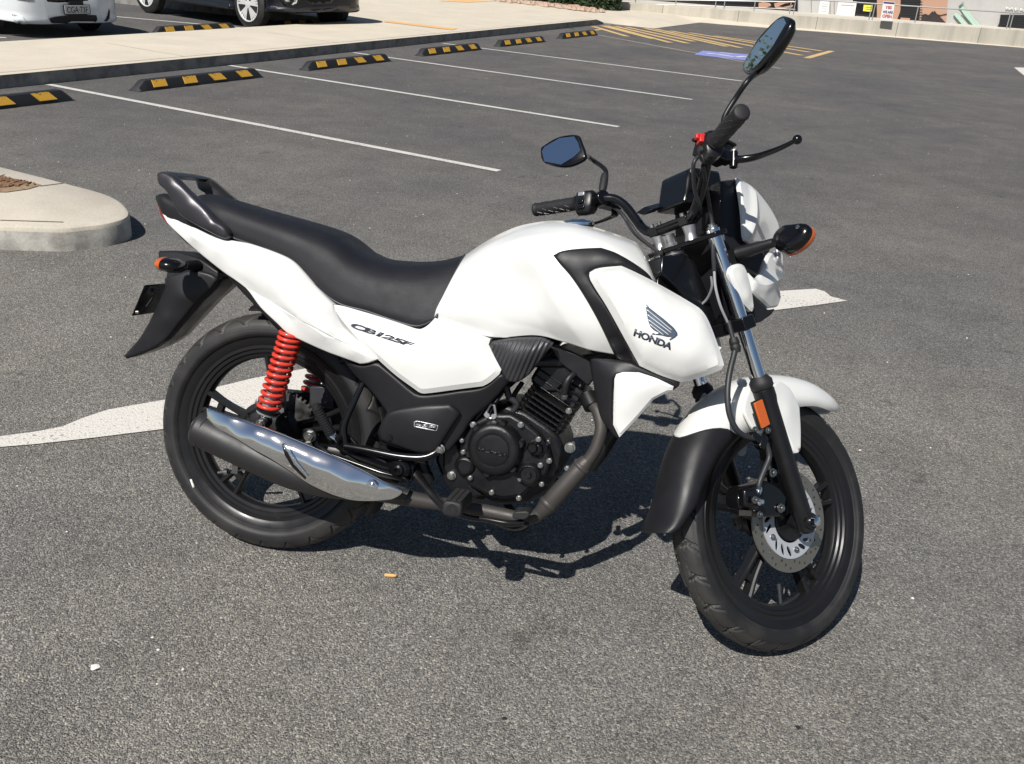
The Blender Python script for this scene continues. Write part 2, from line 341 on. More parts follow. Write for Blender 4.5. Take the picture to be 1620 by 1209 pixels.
def worn_paint(name, col, thr=.42, scale=60, soft=.06, big=.25, under=(.13, .13, .125)):
    """road paint with the asphalt showing through where it has worn"""
    m = bpy.data.materials.new(name); m.use_nodes = True; N, L = nodes(m); b = N['Principled BSDF']; tc = N.new('ShaderNodeTexCoord')
    n1 = N.new('ShaderNodeTexNoise'); n1.inputs['Scale'].default_value = scale; n1.inputs['Detail'].default_value = 6; n1.inputs['Roughness'].default_value = .7
    n2 = N.new('ShaderNodeTexNoise'); n2.inputs['Scale'].default_value = 2.5; n2.inputs['Detail'].default_value = 5
    for n in (n1, n2): L.new(tc.outputs['Object'], n.inputs['Vector'])
    a = N.new('ShaderNodeMath'); a.operation = 'MULTIPLY_ADD'; a.inputs[1].default_value = big; L.new(n2.outputs['Fac'], a.inputs[0]); L.new(n1.outputs['Fac'], a.inputs[2])
    r = ramp(N, [(thr + big * .5 - soft, under), (thr + big * .5 + soft, col)]); L.new(a.outputs[0], r.inputs[0])
    L.new(r.outputs[0], b.inputs['Base Color']); b.inputs['Roughness'].default_value = .75
    bp = N.new('ShaderNodeBump'); bp.inputs['Strength'].default_value = .5; bp.inputs['Distance'].default_value = .003
    v = N.new('ShaderNodeTexVoronoi'); v.inputs['Scale'].default_value = 150; L.new(tc.outputs['Object'], v.inputs['Vector']); L.new(v.outputs['Distance'], bp.inputs['Height']); L.new(bp.outputs[0], b.inputs['Normal'])
    return m
def concrete(name, col, dirt=.35, s=1.0, streak=False):
    m = bpy.data.materials.new(name); m.use_nodes = True; N, L = nodes(m); b = N['Principled BSDF']; tc = N.new('ShaderNodeTexCoord')
    src = tc.outputs['Object']
    if streak:
        mp = N.new('ShaderNodeMapping'); mp.inputs['Scale'].default_value = (1, 1, .12); L.new(src, mp.inputs[0]); src = mp.outputs[0]
    n1 = N.new('ShaderNodeTexNoise'); n1.inputs['Scale'].default_value = 1.6 * s; n1.inputs['Detail'].default_value = 8; n1.inputs['Roughness'].default_value = .65
    n2 = N.new('ShaderNodeTexNoise'); n2.inputs['Scale'].default_value = 90; n2.inputs['Detail'].default_value = 4
    L.new(src, n1.inputs['Vector']); L.new(tc.outputs['Object'], n2.inputs['Vector'])
    a = [c * (1 - dirt) for c in col]; z = [min(1, c * 1.1) for c in col]
    r = ramp(N, [(.25, a), (.55, col), (.8, z)]); L.new(n1.outputs['Fac'], r.inputs[0])
    r2 = ramp(N, [(.3, g3(.88)), (.7, g3(1.06))]); L.new(n2.outputs['Fac'], r2.inputs[0])
    mx = N.new('ShaderNodeMixRGB'); mx.blend_type = 'MULTIPLY'; mx.inputs[0].default_value = 1; L.new(r.outputs[0], mx.inputs[1]); L.new(r2.outputs[0], mx.inputs[2])
    L.new(mx.outputs[0], b.inputs['Base Color']); b.inputs['Roughness'].default_value = .88
    bp = N.new('ShaderNodeBump'); bp.inputs['Strength'].default_value = .25; bp.inputs['Distance'].default_value = .004; L.new(n2.outputs['Fac'], bp.inputs['Height']); L.new(bp.outputs[0], b.inputs['Normal'])
    return m
M_ASPH = asphalt('asphalt', 1, 1.55)
M_LINE = worn_paint('white_line_paint', (.56, .55, .51), .40)
M_ARROW = worn_paint('worn_white_arrow_paint', (.60, .57, .52), .385, 80, .05, .32)
M_YEL = worn_paint('yellow_line_paint', (.62, .42, .18), .40, 40, .1)
M_PEACH = worn_paint('faded_line_paint', (.38, .33, .27), .46, 40, .08)
M_BLUE = worn_paint('blue_bay_paint', (.23, .26, .58), .40, 30, .12)
M_ORL = worn_paint('orange_line_paint', (.72, .42, .18), .30, 20, .1)
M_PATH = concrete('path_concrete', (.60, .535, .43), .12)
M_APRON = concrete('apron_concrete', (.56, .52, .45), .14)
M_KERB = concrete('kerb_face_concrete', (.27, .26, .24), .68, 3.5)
M_ISL = concrete('island_concrete', (.52, .47, .39), .22)
M_WALL = concrete('wall_concrete', (.50, .46, .385), .35, 1.5, True)
M_SOIL = concrete('garden_soil', (.30, .21, .13), .55, 12)
M_MULCH = mat('wood_mulch', (.2, .11, .06), .9)
M_LEAF = mat('weed_leaf', (.09, .16, .035), .6)
M_RUBB = mat('black_rubber_stop', (.018, .018, .02), .6, bump=.3, bscale=120, var=.1)
M_YPNL = worn_paint('yellow_reflective_panel', (.70, .38, .04), .37, 13, .012, .3, (.02, .02, .022))

def sheet(name, pts, m, z, kind='structure', parent=None):
    mb = MB(); mb.add([Vector((p[0], p[1], 0)) for p in pts], [tuple(range(len(pts)))]); o = build(mb, name, m, parent, 'w', origin=(0, 0, 0)); o.location.z = z
    MW[o.name] = Matrix.Translation((0, 0, z))
    # keep faces up
    bm = bmesh.new(); bm.from_mesh(o.data)
    for f in bm.faces:
        if f.normal.z < 0: f.normal_flip()
    bm.to_mesh(o.data); bm.free()
    if kind: o['kind'] = kind
    return o
# ground: one sheet to the horizon
sheet('asphalt_ground', [(-1200, -1200), (1200, -1200), (1200, 1200), (-1200, 1200)], M_ASPH, 0)
# raised footpath along the bays with its kerb, widening into the concrete apron
def slabtop(name, pts, zt, zb, mats, seams=None, rnd=.02):
    """pts world xy; top surface, rounded nosing and kerb face"""
    n = len(pts); P = [Vector((p[0], p[1], 0)) for p in pts]
    if sum(P[i].x * P[(i + 1) % n].y - P[(i + 1) % n].x * P[i].y for i in range(n)) < 0: P = P[::-1]
    def inset(d):
        o = []
        for i in range(n):
            a, b, c = P[i - 1], P[i], P[(i + 1) % n]; e1 = (b - a).normalized(); e2 = (c - b).normalized()
            n1 = Vector((-e1.y, e1.x, 0)); n2 = Vector((-e2.y, e2.x, 0)); h = (n1 + n2); h = h / max(.3, h.length_squared / 2); o.append(b + h * d)
        return o
    mb = MB(); rings = [(0, zb), (0, zt - rnd), (rnd * .3, zt - rnd * .3), (rnd, zt)]
    R = [[q + Vector((0, 0, z)) for q in inset(d)] for d, z in rings]
    for k in range(3):
        for i in range(n):
            j = (i + 1) % n; mb.add([R[k][i], R[k][j], R[k + 1][j], R[k + 1][i]], [(0, 1, 2, 3)], 1 if k < 1 else 0)
    mb.add(R[3], [tuple(range(n))], 0)
    return mb
def to_bay(p):
    q = Vector((p[0], p[1], 0)) - BO; a, b = Vector((cos(BK), sin(BK))), Vector((cos(BB), sin(BB))); dt = a.x * b.y - a.y * b.x
    return (q.x * b.y - q.y * b.x) / dt, (a.x * q.y - a.y * q.x) / dt
def sst(x): x = max(0.0, min(1.0, x)); return x * x * (3 - 2 * x)
_rl = [G(962, 38.5), G(992, 41), G(1034, 45.5), G(1108, 36), G(1142, 39), G(1344, 54), G(1620, 76), G(1750, 86)]
def zpath(p):
    u, v = to_bay(p); q = Vector((p[0], p[1])); d = 99
    for a, b in zip(_rl, _rl[1:]):
        a2, ab = Vector((a.x, a.y)), Vector((b.x - a.x, b.y - a.y)); t = max(0, min(1, (q - a2).dot(ab) / ab.length_squared)); d = min(d, (q - a2 - ab * t).length)
    return .006 + (.114 + .02 * sst(-v / 2.2)) * sst(d / .45)      # the slab dips to the road beyond the kerb end
far_e = [G(0, 66, .14), G(242, 52, .14), G(560, 33, .14)]
fl0 = far_e[0] + (far_e[0] - far_e[2]) * 1.6
path_pts = [bay(-14, -.02), bay(3, -.02), bay(16.0, -.30)] + [G(992, 41), G(1034, 45.5), G(1108, 36), G(1142, 39), G(1344, 54), G(1620, 76), G(1750, 86), Vector((30, 30.5, 0)), Vector((-26, 30.5, 0)), Vector((-26, far_e[2].y + 3.8, 0))] + far_e[::-1] + [fl0]
def slab_z(name, pts, zf, depth, mats, grid=.6, rnd=.018):
    P = [Vector((p[0], p[1])) for p in pts]; B = []
    for a, b in zip(P, P[1:] + P[:1]):
        k = max(1, int((b - a).length / .5)); B += [a + (b - a) * (t / k) for t in range(k)]
    A = np.array([tuple(p) for p in B]); n = len(A); x0, y0 = A.min(0); x1, y1 = A.max(0); gx, gy = np.meshgrid(np.arange(x0, x1, grid), np.arange(y0, y1, grid)); q = np.stack([gx.ravel(), gy.ravel()], 1)
    e0, e1 = A, np.roll(A, -1, 0); ins = ((((e0[:, 1] > q[:, 1:]) != (e1[:, 1] > q[:, 1:])) & (q[:, :1] < (e1[:, 0] - e0[:, 0]) * (q[:, 1:] - e0[:, 1]) / (e1[:, 1] - e0[:, 1] + 1e-12) + e0[:, 0])).sum(1) % 2) == 1
    q = q[ins]; dd = np.array([np.abs(A - v).sum(1).min() for v in q]); q = q[dd > .2]
    vs, es, fs = delaunay_2d_cdt([Vector(map(float, v)) for v in list(A) + list(q)], [(i, (i + 1) % n) for i in range(n)], [], 1, 1e-6)[:3]
    mb = MB(); mb.add([Vector((v.x, v.y, zf(v))) for v in vs], [tuple(f) for f in fs]); b_ = [Vector((v.x, v.y, 0)) for v in vs]
    cnt = {(f[i], f[(i + 1) % len(f)]) for f in fs for i in range(len(f))}; ed = [(a, b) for a, b in cnt if (b, a) not in cnt]
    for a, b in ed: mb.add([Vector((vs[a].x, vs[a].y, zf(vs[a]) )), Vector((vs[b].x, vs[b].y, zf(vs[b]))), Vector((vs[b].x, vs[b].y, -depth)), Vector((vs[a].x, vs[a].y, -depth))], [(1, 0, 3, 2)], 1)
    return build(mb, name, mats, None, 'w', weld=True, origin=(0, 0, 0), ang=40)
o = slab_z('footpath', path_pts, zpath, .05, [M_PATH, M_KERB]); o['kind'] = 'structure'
# light pad edge along the kerb nosing
# joints of the path (thin dark grooves laid as sheets)
M_JOINT = mat('dark_joint', (.20, .17, .13), .95)  # one even dark brown for all the joints
jm = MB()
def strip(mb, a, b, w, z, mi=0):
    a = Vector(a); b = Vector(b); d = (b - a).normalized(); nrm = Vector((-d.y, d.x, 0)) * w / 2
    mb.add([a - nrm + Vector((0, 0, z)), b - nrm + Vector((0, 0, z)), b + nrm + Vector((0, 0, z)), a + nrm + Vector((0, 0, z))], [(0, 1, 2, 3)], mi)
def pstrip(a, b, w):
    k = max(1, int((b - a).length / .6))
    for i in range(k):
        p, q = a + (b - a) * (i / k), a + (b - a) * ((i + 1) / k); d = (b - a).normalized(); nn = Vector((-d.y, d.x, 0)) * w / 2
        jm.add([Vector((v.x, v.y, zpath(v) + .003)) for v in (p - nn, q - nn, q + nn, p + nn)], [(0, 1, 2, 3)])
pstrip(bay(-14, -.15), bay(3, -.15), .010); pstrip(bay(3, -.15), bay(15.5, -.43), .010)
for u in (-7, -4, -1, 2, 5, 8, 11, 14): pstrip(bay(u, -.17), bay(u, -1.5 if u < 7 else -9), .007)
o = build(jm, 'path_joints', M_JOINT, None, 'w', origin=(0, 0, 0)); o['kind'] = 'structure'
#sheet('ramp_asphalt', [G(1034, 46), G(1110, 37.2), G(1142, 41), G(1344, 56.5), G(1620, 80), G(1750, 91), G(1500, 110)], M_ASPH, .012)
# bay lines
bl = MB()
for i in range(0, 4): strip(bl, bay(i * 2.565 - .0, .02), bay(i * 2.565, 5.12), .076, .004)
build(bl, 'bay_lines', M_LINE, None, 'w', origin=(0, 0, 0))['kind'] = 'structure'
bl = MB(); strip(bl, G(942, 55), G(1235, 109), .09, .004)
build(bl, 'faded_bay_line', M_PEACH, None, 'w', origin=(0, 0, 0))['kind'] = 'structure'
bl = MB(); strip(bl, G(-14, 60, 0), G(10, 60, 0), .09, .004)
a_, b_ = G(176, 26), G(400, 46); strip(bl, a_ - (b_ - a_) * 1.5, b_, .09, .004)
build(bl, 'far_bay_lines', M_LINE, None, 'w', origin=(0, 0, 0))['kind'] = 'structure'
# hatched no-parking zone
hz = MB()
ca, cb, cc, cd = bay(15.4, .0), bay(12.9, .6), bay(12.75, 5.15), bay(15.2, 5.25)
strip(hz, cc, cd, .13, .004)
def hl(a, b, w=.13): strip(hz, G(*a), G(*b), w, .0045)
hl((960, 41), (1061, 68), .14)
hl((905, 53), (950, 47), .1)
for a, b in (((930, 44), (994, 58)), ((945, 41), (1033, 63)), ((967, 40), (1090, 70)), ((1003, 43), (1140, 73)), ((1030, 46), (1200, 79)), ((1040, 46), (1215, 77)), ((1085, 50), (1268, 88)), ((1100, 52), (1281, 84)), ((1135, 56), (1300, 80))):
    pass
for a, b in (((938, 42), (992, 58)), ((952, 41), (1034, 62)), ((974, 42), (1088, 69)), ((990, 43), (1098, 66)), ((1020, 45), (1150, 74)), ((1036, 46), (1172, 76)), ((1060, 49), (1268, 88)), ((1090, 52), (1281, 83)), ((1130, 57), (1300, 81))): hl(a, b, .15)
build(hz, 'yellow_hatching', M_YEL, None, 'w', origin=(0, 0, 0))['kind'] = 'structure'
pb = MB(); pb.add([G(1098, 87) , G(1112, 80.5), G(1190, 87), G(1200, 95), G(1188, 97)], [(0, 1, 2, 3, 4)])
bp_ = build(pb, 'blue_bay_marking', M_BLUE, None, 'w', origin=(0, 0, 0)); bp_['kind'] = 'structure'; bp_.location.z = .005
ws = MB(); M_WSYM = worn_paint('white_symbol_paint', (.6, .6, .66), .34, 30)
def gl(pts, w=.09):
    for a, b in zip(pts, pts[1:]): strip(ws, G(*a), G(*b), w, .009)
gl([(1118, 85), (1134, 86.5), (1150, 89)], .12); gl([(1150, 89), (1163, 91), (1180, 90)], .1); gl([(1138, 84), (1158, 86)], .08)
build(ws, 'accessible_bay_symbol', M_WSYM, None, 'w', origin=(0, 0, 0))['kind'] = 'structure'
# direction arrows painted on the aisle
ar = [(0, 692), (60, 684), (100, 676), (128, 664), (170, 650), (220, 641), (262, 634), (400, 600), (540, 574), (700, 545), (1160, 466), (1225, 462), (1290, 458), (1304, 462), (1314, 470), (1340, 477), (1290, 484), (1225, 492), (900, 545), (560, 622), (420, 650), (262, 680), (150, 694), (60, 704), (0, 709), (-160, 722), (-160, 712)]
sheet('painted_arrow', [G(*a) for a in ar], M_ARROW, .004)
sheet('far_painted_arrow', [G(1604, 107), G(1640, 108), G(1680, 130), G(1625, 124)], M_ARROW, .004)
bl = MB(); strip(bl, G(1140, 38.5), G(1200, 43), .1, .016); build(bl, 'ramp_line', M_LINE, None, 'w', origin=(0, 0, 0))['kind'] = 'structure'
def psheet(name, px, m):
    mb = MB(); q = []
    for x, y in px:
        g = G(x, y, .15)
        for _ in range(6): g = G(x, y, zpath(g) + .006)
        q.append(g)
    mb.add(q, [tuple(range(len(q)))]); build(mb, name, m, None, 'w', origin=(0, 0, 0))['kind'] = 'structure'
psheet('orange_path_line', [(606, 34.5), (613, 32.5), (666, 38.8), (724, 45), (716, 47.5), (660, 41)], M_ORL)
psheet('far_orange_line', [(694, 1.5), (740, -1), (778, 2), (740, 4)], M_ORL)

# ---------------------------------------------------------------- wheel stops
def make_stop():
    root = empty('wheel_stop'); MW[root.name] = Matrix.Identity(4)
    L2, wd, ht = .90, .075, .10
    mb = MB(); prof = [(-wd, 0), (-wd * .93, ht * .35), (-wd * .55, ht * .93), (-wd * .35, ht), (wd * .35, ht), (wd * .55, ht * .93), (wd * .93, ht * .35), (wd, 0)]
    rows = []
    for x, k, kz in ((-L2, 1, .04), (-L2 + .03, 1, .35), (-L2 + .10, .98, .93), (-L2 + .125, .97, 1), (L2 - .125, .97, 1), (L2 - .10, .98, .93), (L2 - .03, 1, .35), (L2, 1, .04)):
        rows.append([Vector((x, y * k, z * kz)) for y, z in prof])
    mb.grid(rows, cap0=True, cap1=True)
    bd = build(mb, 'stop_body', M_RUBB, root, 'w', origin=(0, 0, 0), ang=30)
    for i, x in enumerate((-.62, -.21, .21, .62)):
        for sg in (-1, 1):
            sk = .06 if i in (2, 3) else 0
            a = Vector((wd * .93 * 1.03, ht * .35)); b = Vector((wd * .55 * 1.03, ht * .93)); q = []
            for t, dx in ((-.10, -.088), (-.10, .088), (1.0, .088 - sk), (1.0, -.088 - sk)):
                y = a.x + (b.x - a.x) * t; z = a.y + (b.y - a.y) * t; q.append(Vector((x + dx, sg * y, z)))
            nrm = Vector((0, sg * .06, .04)).normalized() * .004
            m2 = MB(); m2.prism([p - nrm for p in q], nrm * 2); build(m2, 'reflective_panel', M_YPNL, root, 'w')
    return root
stop0 = make_stop()
def copy_tree(o, parent=None):
    c = o.copy(); COL.objects.link(c); MW[c.name] = MW[o.name].copy()
    if parent is not None: c.parent = parent; c.matrix_parent_inverse.identity()
    for ch in o.children: copy_tree(ch, c)
    return c
stops = [(-1.28, .80, 'rubber wheel stop cut off by the left edge of the photo, beside the pale island'),
         (1.275, .82, 'largest fully visible rubber wheel stop with torn yellow panels, second from the left'),
         (3.92, .82, 'rubber wheel stop in the bay above the motorcycle seat, third along the near kerb'),
         (6.62, .80, 'rubber wheel stop fourth along the near kerb, above the fuel tank'),
         (9.11, .81, 'rubber wheel stop fifth along the near kerb, with a broken left end'),
         (11.80, .79, 'smallest rubber wheel stop at the far end of the near kerb, by the yellow hatching'),
         ('g', ((246, 53.5), (368, 46)), 'rubber wheel stop behind the footpath between the white car and the dark suv'),
         ('g', ((420, 43.5), (545, 36.5)), 'rubber wheel stop behind the footpath in front of the dark suv'),]
first = True
for u, v, lab in stops:
    o = stop0 if first else copy_tree(stop0); first = False
    if u == 'g': a_, b_ = G(*v[0]), G(*v[1]); o.location = (a_ + b_) / 2; o.rotation_euler.z = atan2(b_.y - a_.y, b_.x - a_.x)
    else: o.location = bay(u, v); o.rotation_euler.z = BK - radians(1.2)
    tag(o, lab, 'wheel stop', 'black and yellow rubber wheel stops')
# ---------------------------------------------------------------- island at the left
ip = [G(x, y, .12) for x, y in ((0, 262), (60, 277), (107, 289), (160, 303), (186, 314), (200, 326), (205, 337), (196, 345), (167, 353), (133, 357), (100, 360), (50, 359), (0, 357))]
far_in = [Vector((-4.6, 1.6, 0)), Vector((-9, 2.0, 0)), Vector((-9, 5.4, 0))]
ic = crv([Vector((q.x, q.y, 0)) for q in ip], None, 4)[0]
mb = slabtop('traffic_island', ic + far_in, .12, -.03, None, rnd=.025)
M_KERB2 = concrete('stained_island_kerb', (.42, .40, .36), .65, 4)
isl = build(mb, 'traffic_island', [M_ISL, M_KERB2], None, 'w', weld=True, origin=(0, 0, 0))
tag(isl, 'round-nosed raised concrete traffic island with stained kerb at the left edge', 'traffic island')
so_ = MB(); sp = [G(x, y, .12) for x, y in ((-60, 262), (0, 279), (30, 285), (66, 293.5), (45, 300), (10, 305), (-60, 304))]
so_.add([q + Vector((0, 0, .004)) for q in sp], [tuple(range(len(sp)))]); o = build(so_, 'garden_soil', M_SOIL, isl, 'w')
jm = MB(); strip(jm, G(107, 289.5, .12), G(63, 295, .12), .012, .003); strip(jm, G(0, 349, .12), G(100, 352, .12), .010, .003); build(jm, 'island_joint', M_JOINT, isl, 'w')
random.seed(5); mu = MB(); a0, a1, a2 = G(-50, 268, .12), G(60, 293, .12), G(-50, 303, .12)
for i in range(260):
    s_, t_ = random.random(), random.random()
    if s_ + t_ > 1: s_, t_ = 1 - s_, 1 - t_
    c = a0 + (a1 - a0) * s_ + (a2 - a0) * t_; R = Matrix.Rotation(random.random() * 6, 3, 'Z') @ Matrix.Rotation(random.uniform(-.5, .5), 3, 'X')
    mu.box(c + Vector((0, 0, .008)), (random.uniform(.015, .05), random.uniform(.006, .015), .005), R)
o = build(mu, 'mulch_chips', M_MULCH, isl, 'w'); o['kind'] = 'stuff'
# weeds at kerbs
def weed(loc, sc, label, seed):
    random.seed(seed); mb = MB(); loc = Vector(loc)
    for i in range(46):
        a = random.random() * 2 * pi; ln = random.uniform(.4, 1) * sc; up = random.uniform(.15, .9); d = Vector((cos(a), sin(a), up)).normalized(); s2 = Vector((-sin(a), cos(a), 0)) * ln * random.uniform(.12, .25)
        b = loc + Vector((random.uniform(-.6, .6) * sc * 1.3, random.uniform(-.25, .25) * sc, 0)); mid = b + d * ln * .6; tip = b + d * ln + Vector((0, 0, -ln * .25))
        mb.add([b, mid + s2, tip, mid - s2], [(0, 1, 2, 3)])
    tag(build(mb, 'weed', M_LEAF, None, 'w', solid=.001), label, 'plant', 'small weeds along the kerbs')
weed(G(172, 384), .045, 'tuft of small green weeds at the foot of the traffic island', 1)
weed(G(423, 96), .05, 'small green weed at the kerb above the second wheel stop', 2)
weed(G(662, 66), .05, 'tiny dry weed at the kerb above the fourth wheel stop', 3)
weed(G(905, 46), .05, 'tiny weed at the kerb beside the farthest wheel stop', 4)
# litter
M_TAN = mat('tan_filter_paper', (.62, .36, .14), .8); M_PAP = mat('white_paper', (.75, .73, .68), .8)
g = G(616, 913); mb = MB(); mb.cyl(g + Vector((-.012, -.002, .005)), g + Vector((.0125, .003, .005)), .0045, n=14)
mb.cyl(g + Vector((.0125, .003, .005)), g + Vector((.017, .004, .005)), .0042, .003, n=14)
tag(build(mb, 'cigarette_butt', M_TAN, None, 'w'), 'tan cigarette butt lying on the asphalt below the motorcycle', 'cigarette butt')
def scrap(px, py, s, label, seed, m):
    random.seed(seed); g = G(px, py); mb = MB(); n = 9
    a = [g + Vector((cos(i * 2 * pi / n) * s * random.uniform(.6, 1.2), sin(i * 2 * pi / n) * s * random.uniform(.5, 1), random.uniform(.002, s * .5))) for i in range(n)]
    mb.add(a + [g + Vector((0, 0, s * .6)), g + Vector((0, 0, .001))], [(i, (i + 1) % n, n) for i in range(n)] + [((i + 1) % n, i, n + 1) for i in range(n)])
    return tag(build(mb, 'crumpled_scrap', m, None, 'w'), label, 'litter')
scrap(151, 1058, .012, 'small white crumpled scrap on the asphalt at the lower left', 3, M_PAP)
scrap(1262, 1152, .008, 'dark crumb of grit on the asphalt at the lower right', 7, M_RUBB)
scrap(798, 1138, .007, 'dark crumb of grit on the asphalt at the bottom centre', 8, M_RUBB)
# scattered light pebbles in the surface
random.seed(11); pm = MB()
for i in range(420):
    d = random.uniform(0, 1) ** .6; x = random.uniform(-4, 6); y = random.uniform(-1.2, 12); r = random.uniform(.002, .0045)
    c = Vector((x, y, r * .3)); pm.lathe(c - Vector((0, 0, r * .5)), (0, 0, 1), [(0, r * .8), (r * .5, r), (r * .9, r * .5)], 6)
o = build(pm, 'loose_pebbles', M_PAP, None, 'w'); o['kind'] = 'stuff'; o['label'] = 'tiny pale stones scattered over the asphalt'; o['category'] = 'pebbles'
# ================================================================ motorcycle
bike = empty('motorcycle', FR['b'].copy())
tag(bike, 'white and black naked motorcycle on its side stand with red rear springs', 'motorcycle')
YA = Vector((0, 1, 0))
def tyre_mesh(c, R, W, seed, rear):
    """tyre of revolution about y with cut grooves"""
    prof = [(.2425, .0275), (.2500, .0335), (.256, W * .90), (.264, W), (.278, W * .985), (R - .021, W * .90), (R - .012, W * .72), (R - .004, W * .40), (R, 0)]
    h = crv([Vector((y, r, 0)) for r, y in prof], None, 9)[0]
    line = [(p.x, p.y) for p in h] + [(-p.x, p.y) for p in h[::-1][1:]]
    n = 840; mb = MB(); vs = []; P = 2 * pi * R / (26 if rear else 24)
    ys = np.array([a for a, _ in line]); rs = np.array([b for _, b in line]); ay = np.abs(ys); sd = np.sign(ys)
    for i in range(n):
        s = 2 * pi * R * i / n; g = np.zeros(len(ys))
        for sgn in (-1, 1):
            ph = s + (P / 2 if sgn > 0 else 0)
            m = (sd == sgn)
            if rear: cen = ay * 1.1; lo, hi = .004, W * .97
            else: cen = np.where(ay < W * .5, -ay * .6, -W * .3 + (ay - W * .5) * 1.6); lo, hi = .005, W * .97
            d = np.abs(((ph - cen + P / 2) % P) - P / 2); g = np.where(m & (ay > lo) & (ay < hi), np.maximum(g, np.clip(1.9 - d / .0024, 0, 1)), g)
            cen2 = -ay * 1.5 if rear else ay * .9; d = np.abs(((ph - cen2 + P * .95) % P) - P / 2)
            g = np.where(m & (ay > W * .36) & (ay < W * .93), np.maximum(g, np.clip(1.8 - d / .0020, 0, 1)), g)
        tri = abs(((s / P * 2) % 2) - 1); g = np.maximum(g, np.clip(1.6 - np.abs(ay - W * (.30 + .10 * tri)) / .0014, 0, 1) * (.0 if rear else .9))
        rr = rs - .0062 * g * (rs > R - .034)
        a = 2 * pi * i / n; ca, sa = cos(a), sin(a)
        vs += [Vector((c.x + r * ca, c.y + y, c.z + r * sa)) for y, r in zip(ys, rr)]
    k = len(line); fs = [(i * k + j, i * k + j + 1, ((i + 1) % n) * k + j + 1, ((i + 1) % n) * k + j) for i in range(n) for j in range(k - 1)]
    mb.add(vs, fs); return mb
def tyre_mat():
    m = mat('tyre_rubber', (.011, .011, .012), .58); N, L = nodes(m); b = N['Principled BSDF']; tc = N.new('ShaderNodeTexCoord')
    sx = N.new('ShaderNodeSeparateXYZ'); L.new(tc.outputs['Object'], sx.inputs[0])
    cx = N.new('ShaderNodeCombineXYZ'); L.new(sx.outputs[0], cx.inputs[0]); L.new(sx.outputs[2], cx.inputs[1])
    ln = N.new('ShaderNodeVectorMath'); ln.operation = 'LENGTH'; L.new(cx.outputs[0], ln.inputs[0])
    wv = N.new('ShaderNodeMath'); wv.operation = 'MULTIPLY'; wv.inputs[1].default_value = 900; L.new(ln.outputs['Value'], wv.inputs[0])
    si = N.new('ShaderNodeMath'); si.operation = 'SINE'; L.new(wv.outputs[0], si.inputs[0])
    nz = N.new('ShaderNodeTexNoise'); nz.inputs['Scale'].default_value = 350; L.new(tc.outputs['Object'], nz.inputs['Vector'])
    ad = N.new('ShaderNodeMath'); ad.operation = 'MULTIPLY_ADD'; ad.inputs[1].default_value = .12; L.new(si.outputs[0], ad.inputs[0]); L.new(nz.outputs['Fac'], ad.inputs[2])
    bp = N.new('ShaderNodeBump'); bp.inputs['Strength'].default_value = .3; bp.inputs['Distance'].default_value = .0012; L.new(ad.outputs[0], bp.inputs['Height']); L.new(bp.outputs[0], b.inputs['Normal'])
    # mottled road dust, plus sunlit brightness painted into the running surface by radius
    n2 = N.new('ShaderNodeTexNoise'); n2.inputs['Scale'].default_value = 14; n2.inputs['Detail'].default_value = 8; L.new(tc.outputs['Object'], n2.inputs['Vector'])
    mt = N.new('ShaderNodeMapRange'); mt.inputs[1].default_value = .280; mt.inputs[2].default_value = .292; mt.inputs[3].default_value = 0; mt.inputs[4].default_value = .22; L.new(ln.outputs['Value'], mt.inputs[0]); ad2 = N.new('ShaderNodeMath'); L.new(n2.outputs['Fac'], ad2.inputs[0]); L.new(mt.outputs[0], ad2.inputs[1])
    r2 = ramp(N, [(.45, (.0105, .0105, .0115)), (.8, (.032, .030, .028))]); L.new(ad2.outputs[0], r2.inputs[0]); L.new(r2.outputs[0], b.inputs['Base Color'])
    return m
M_TYRE = tyre_mat()
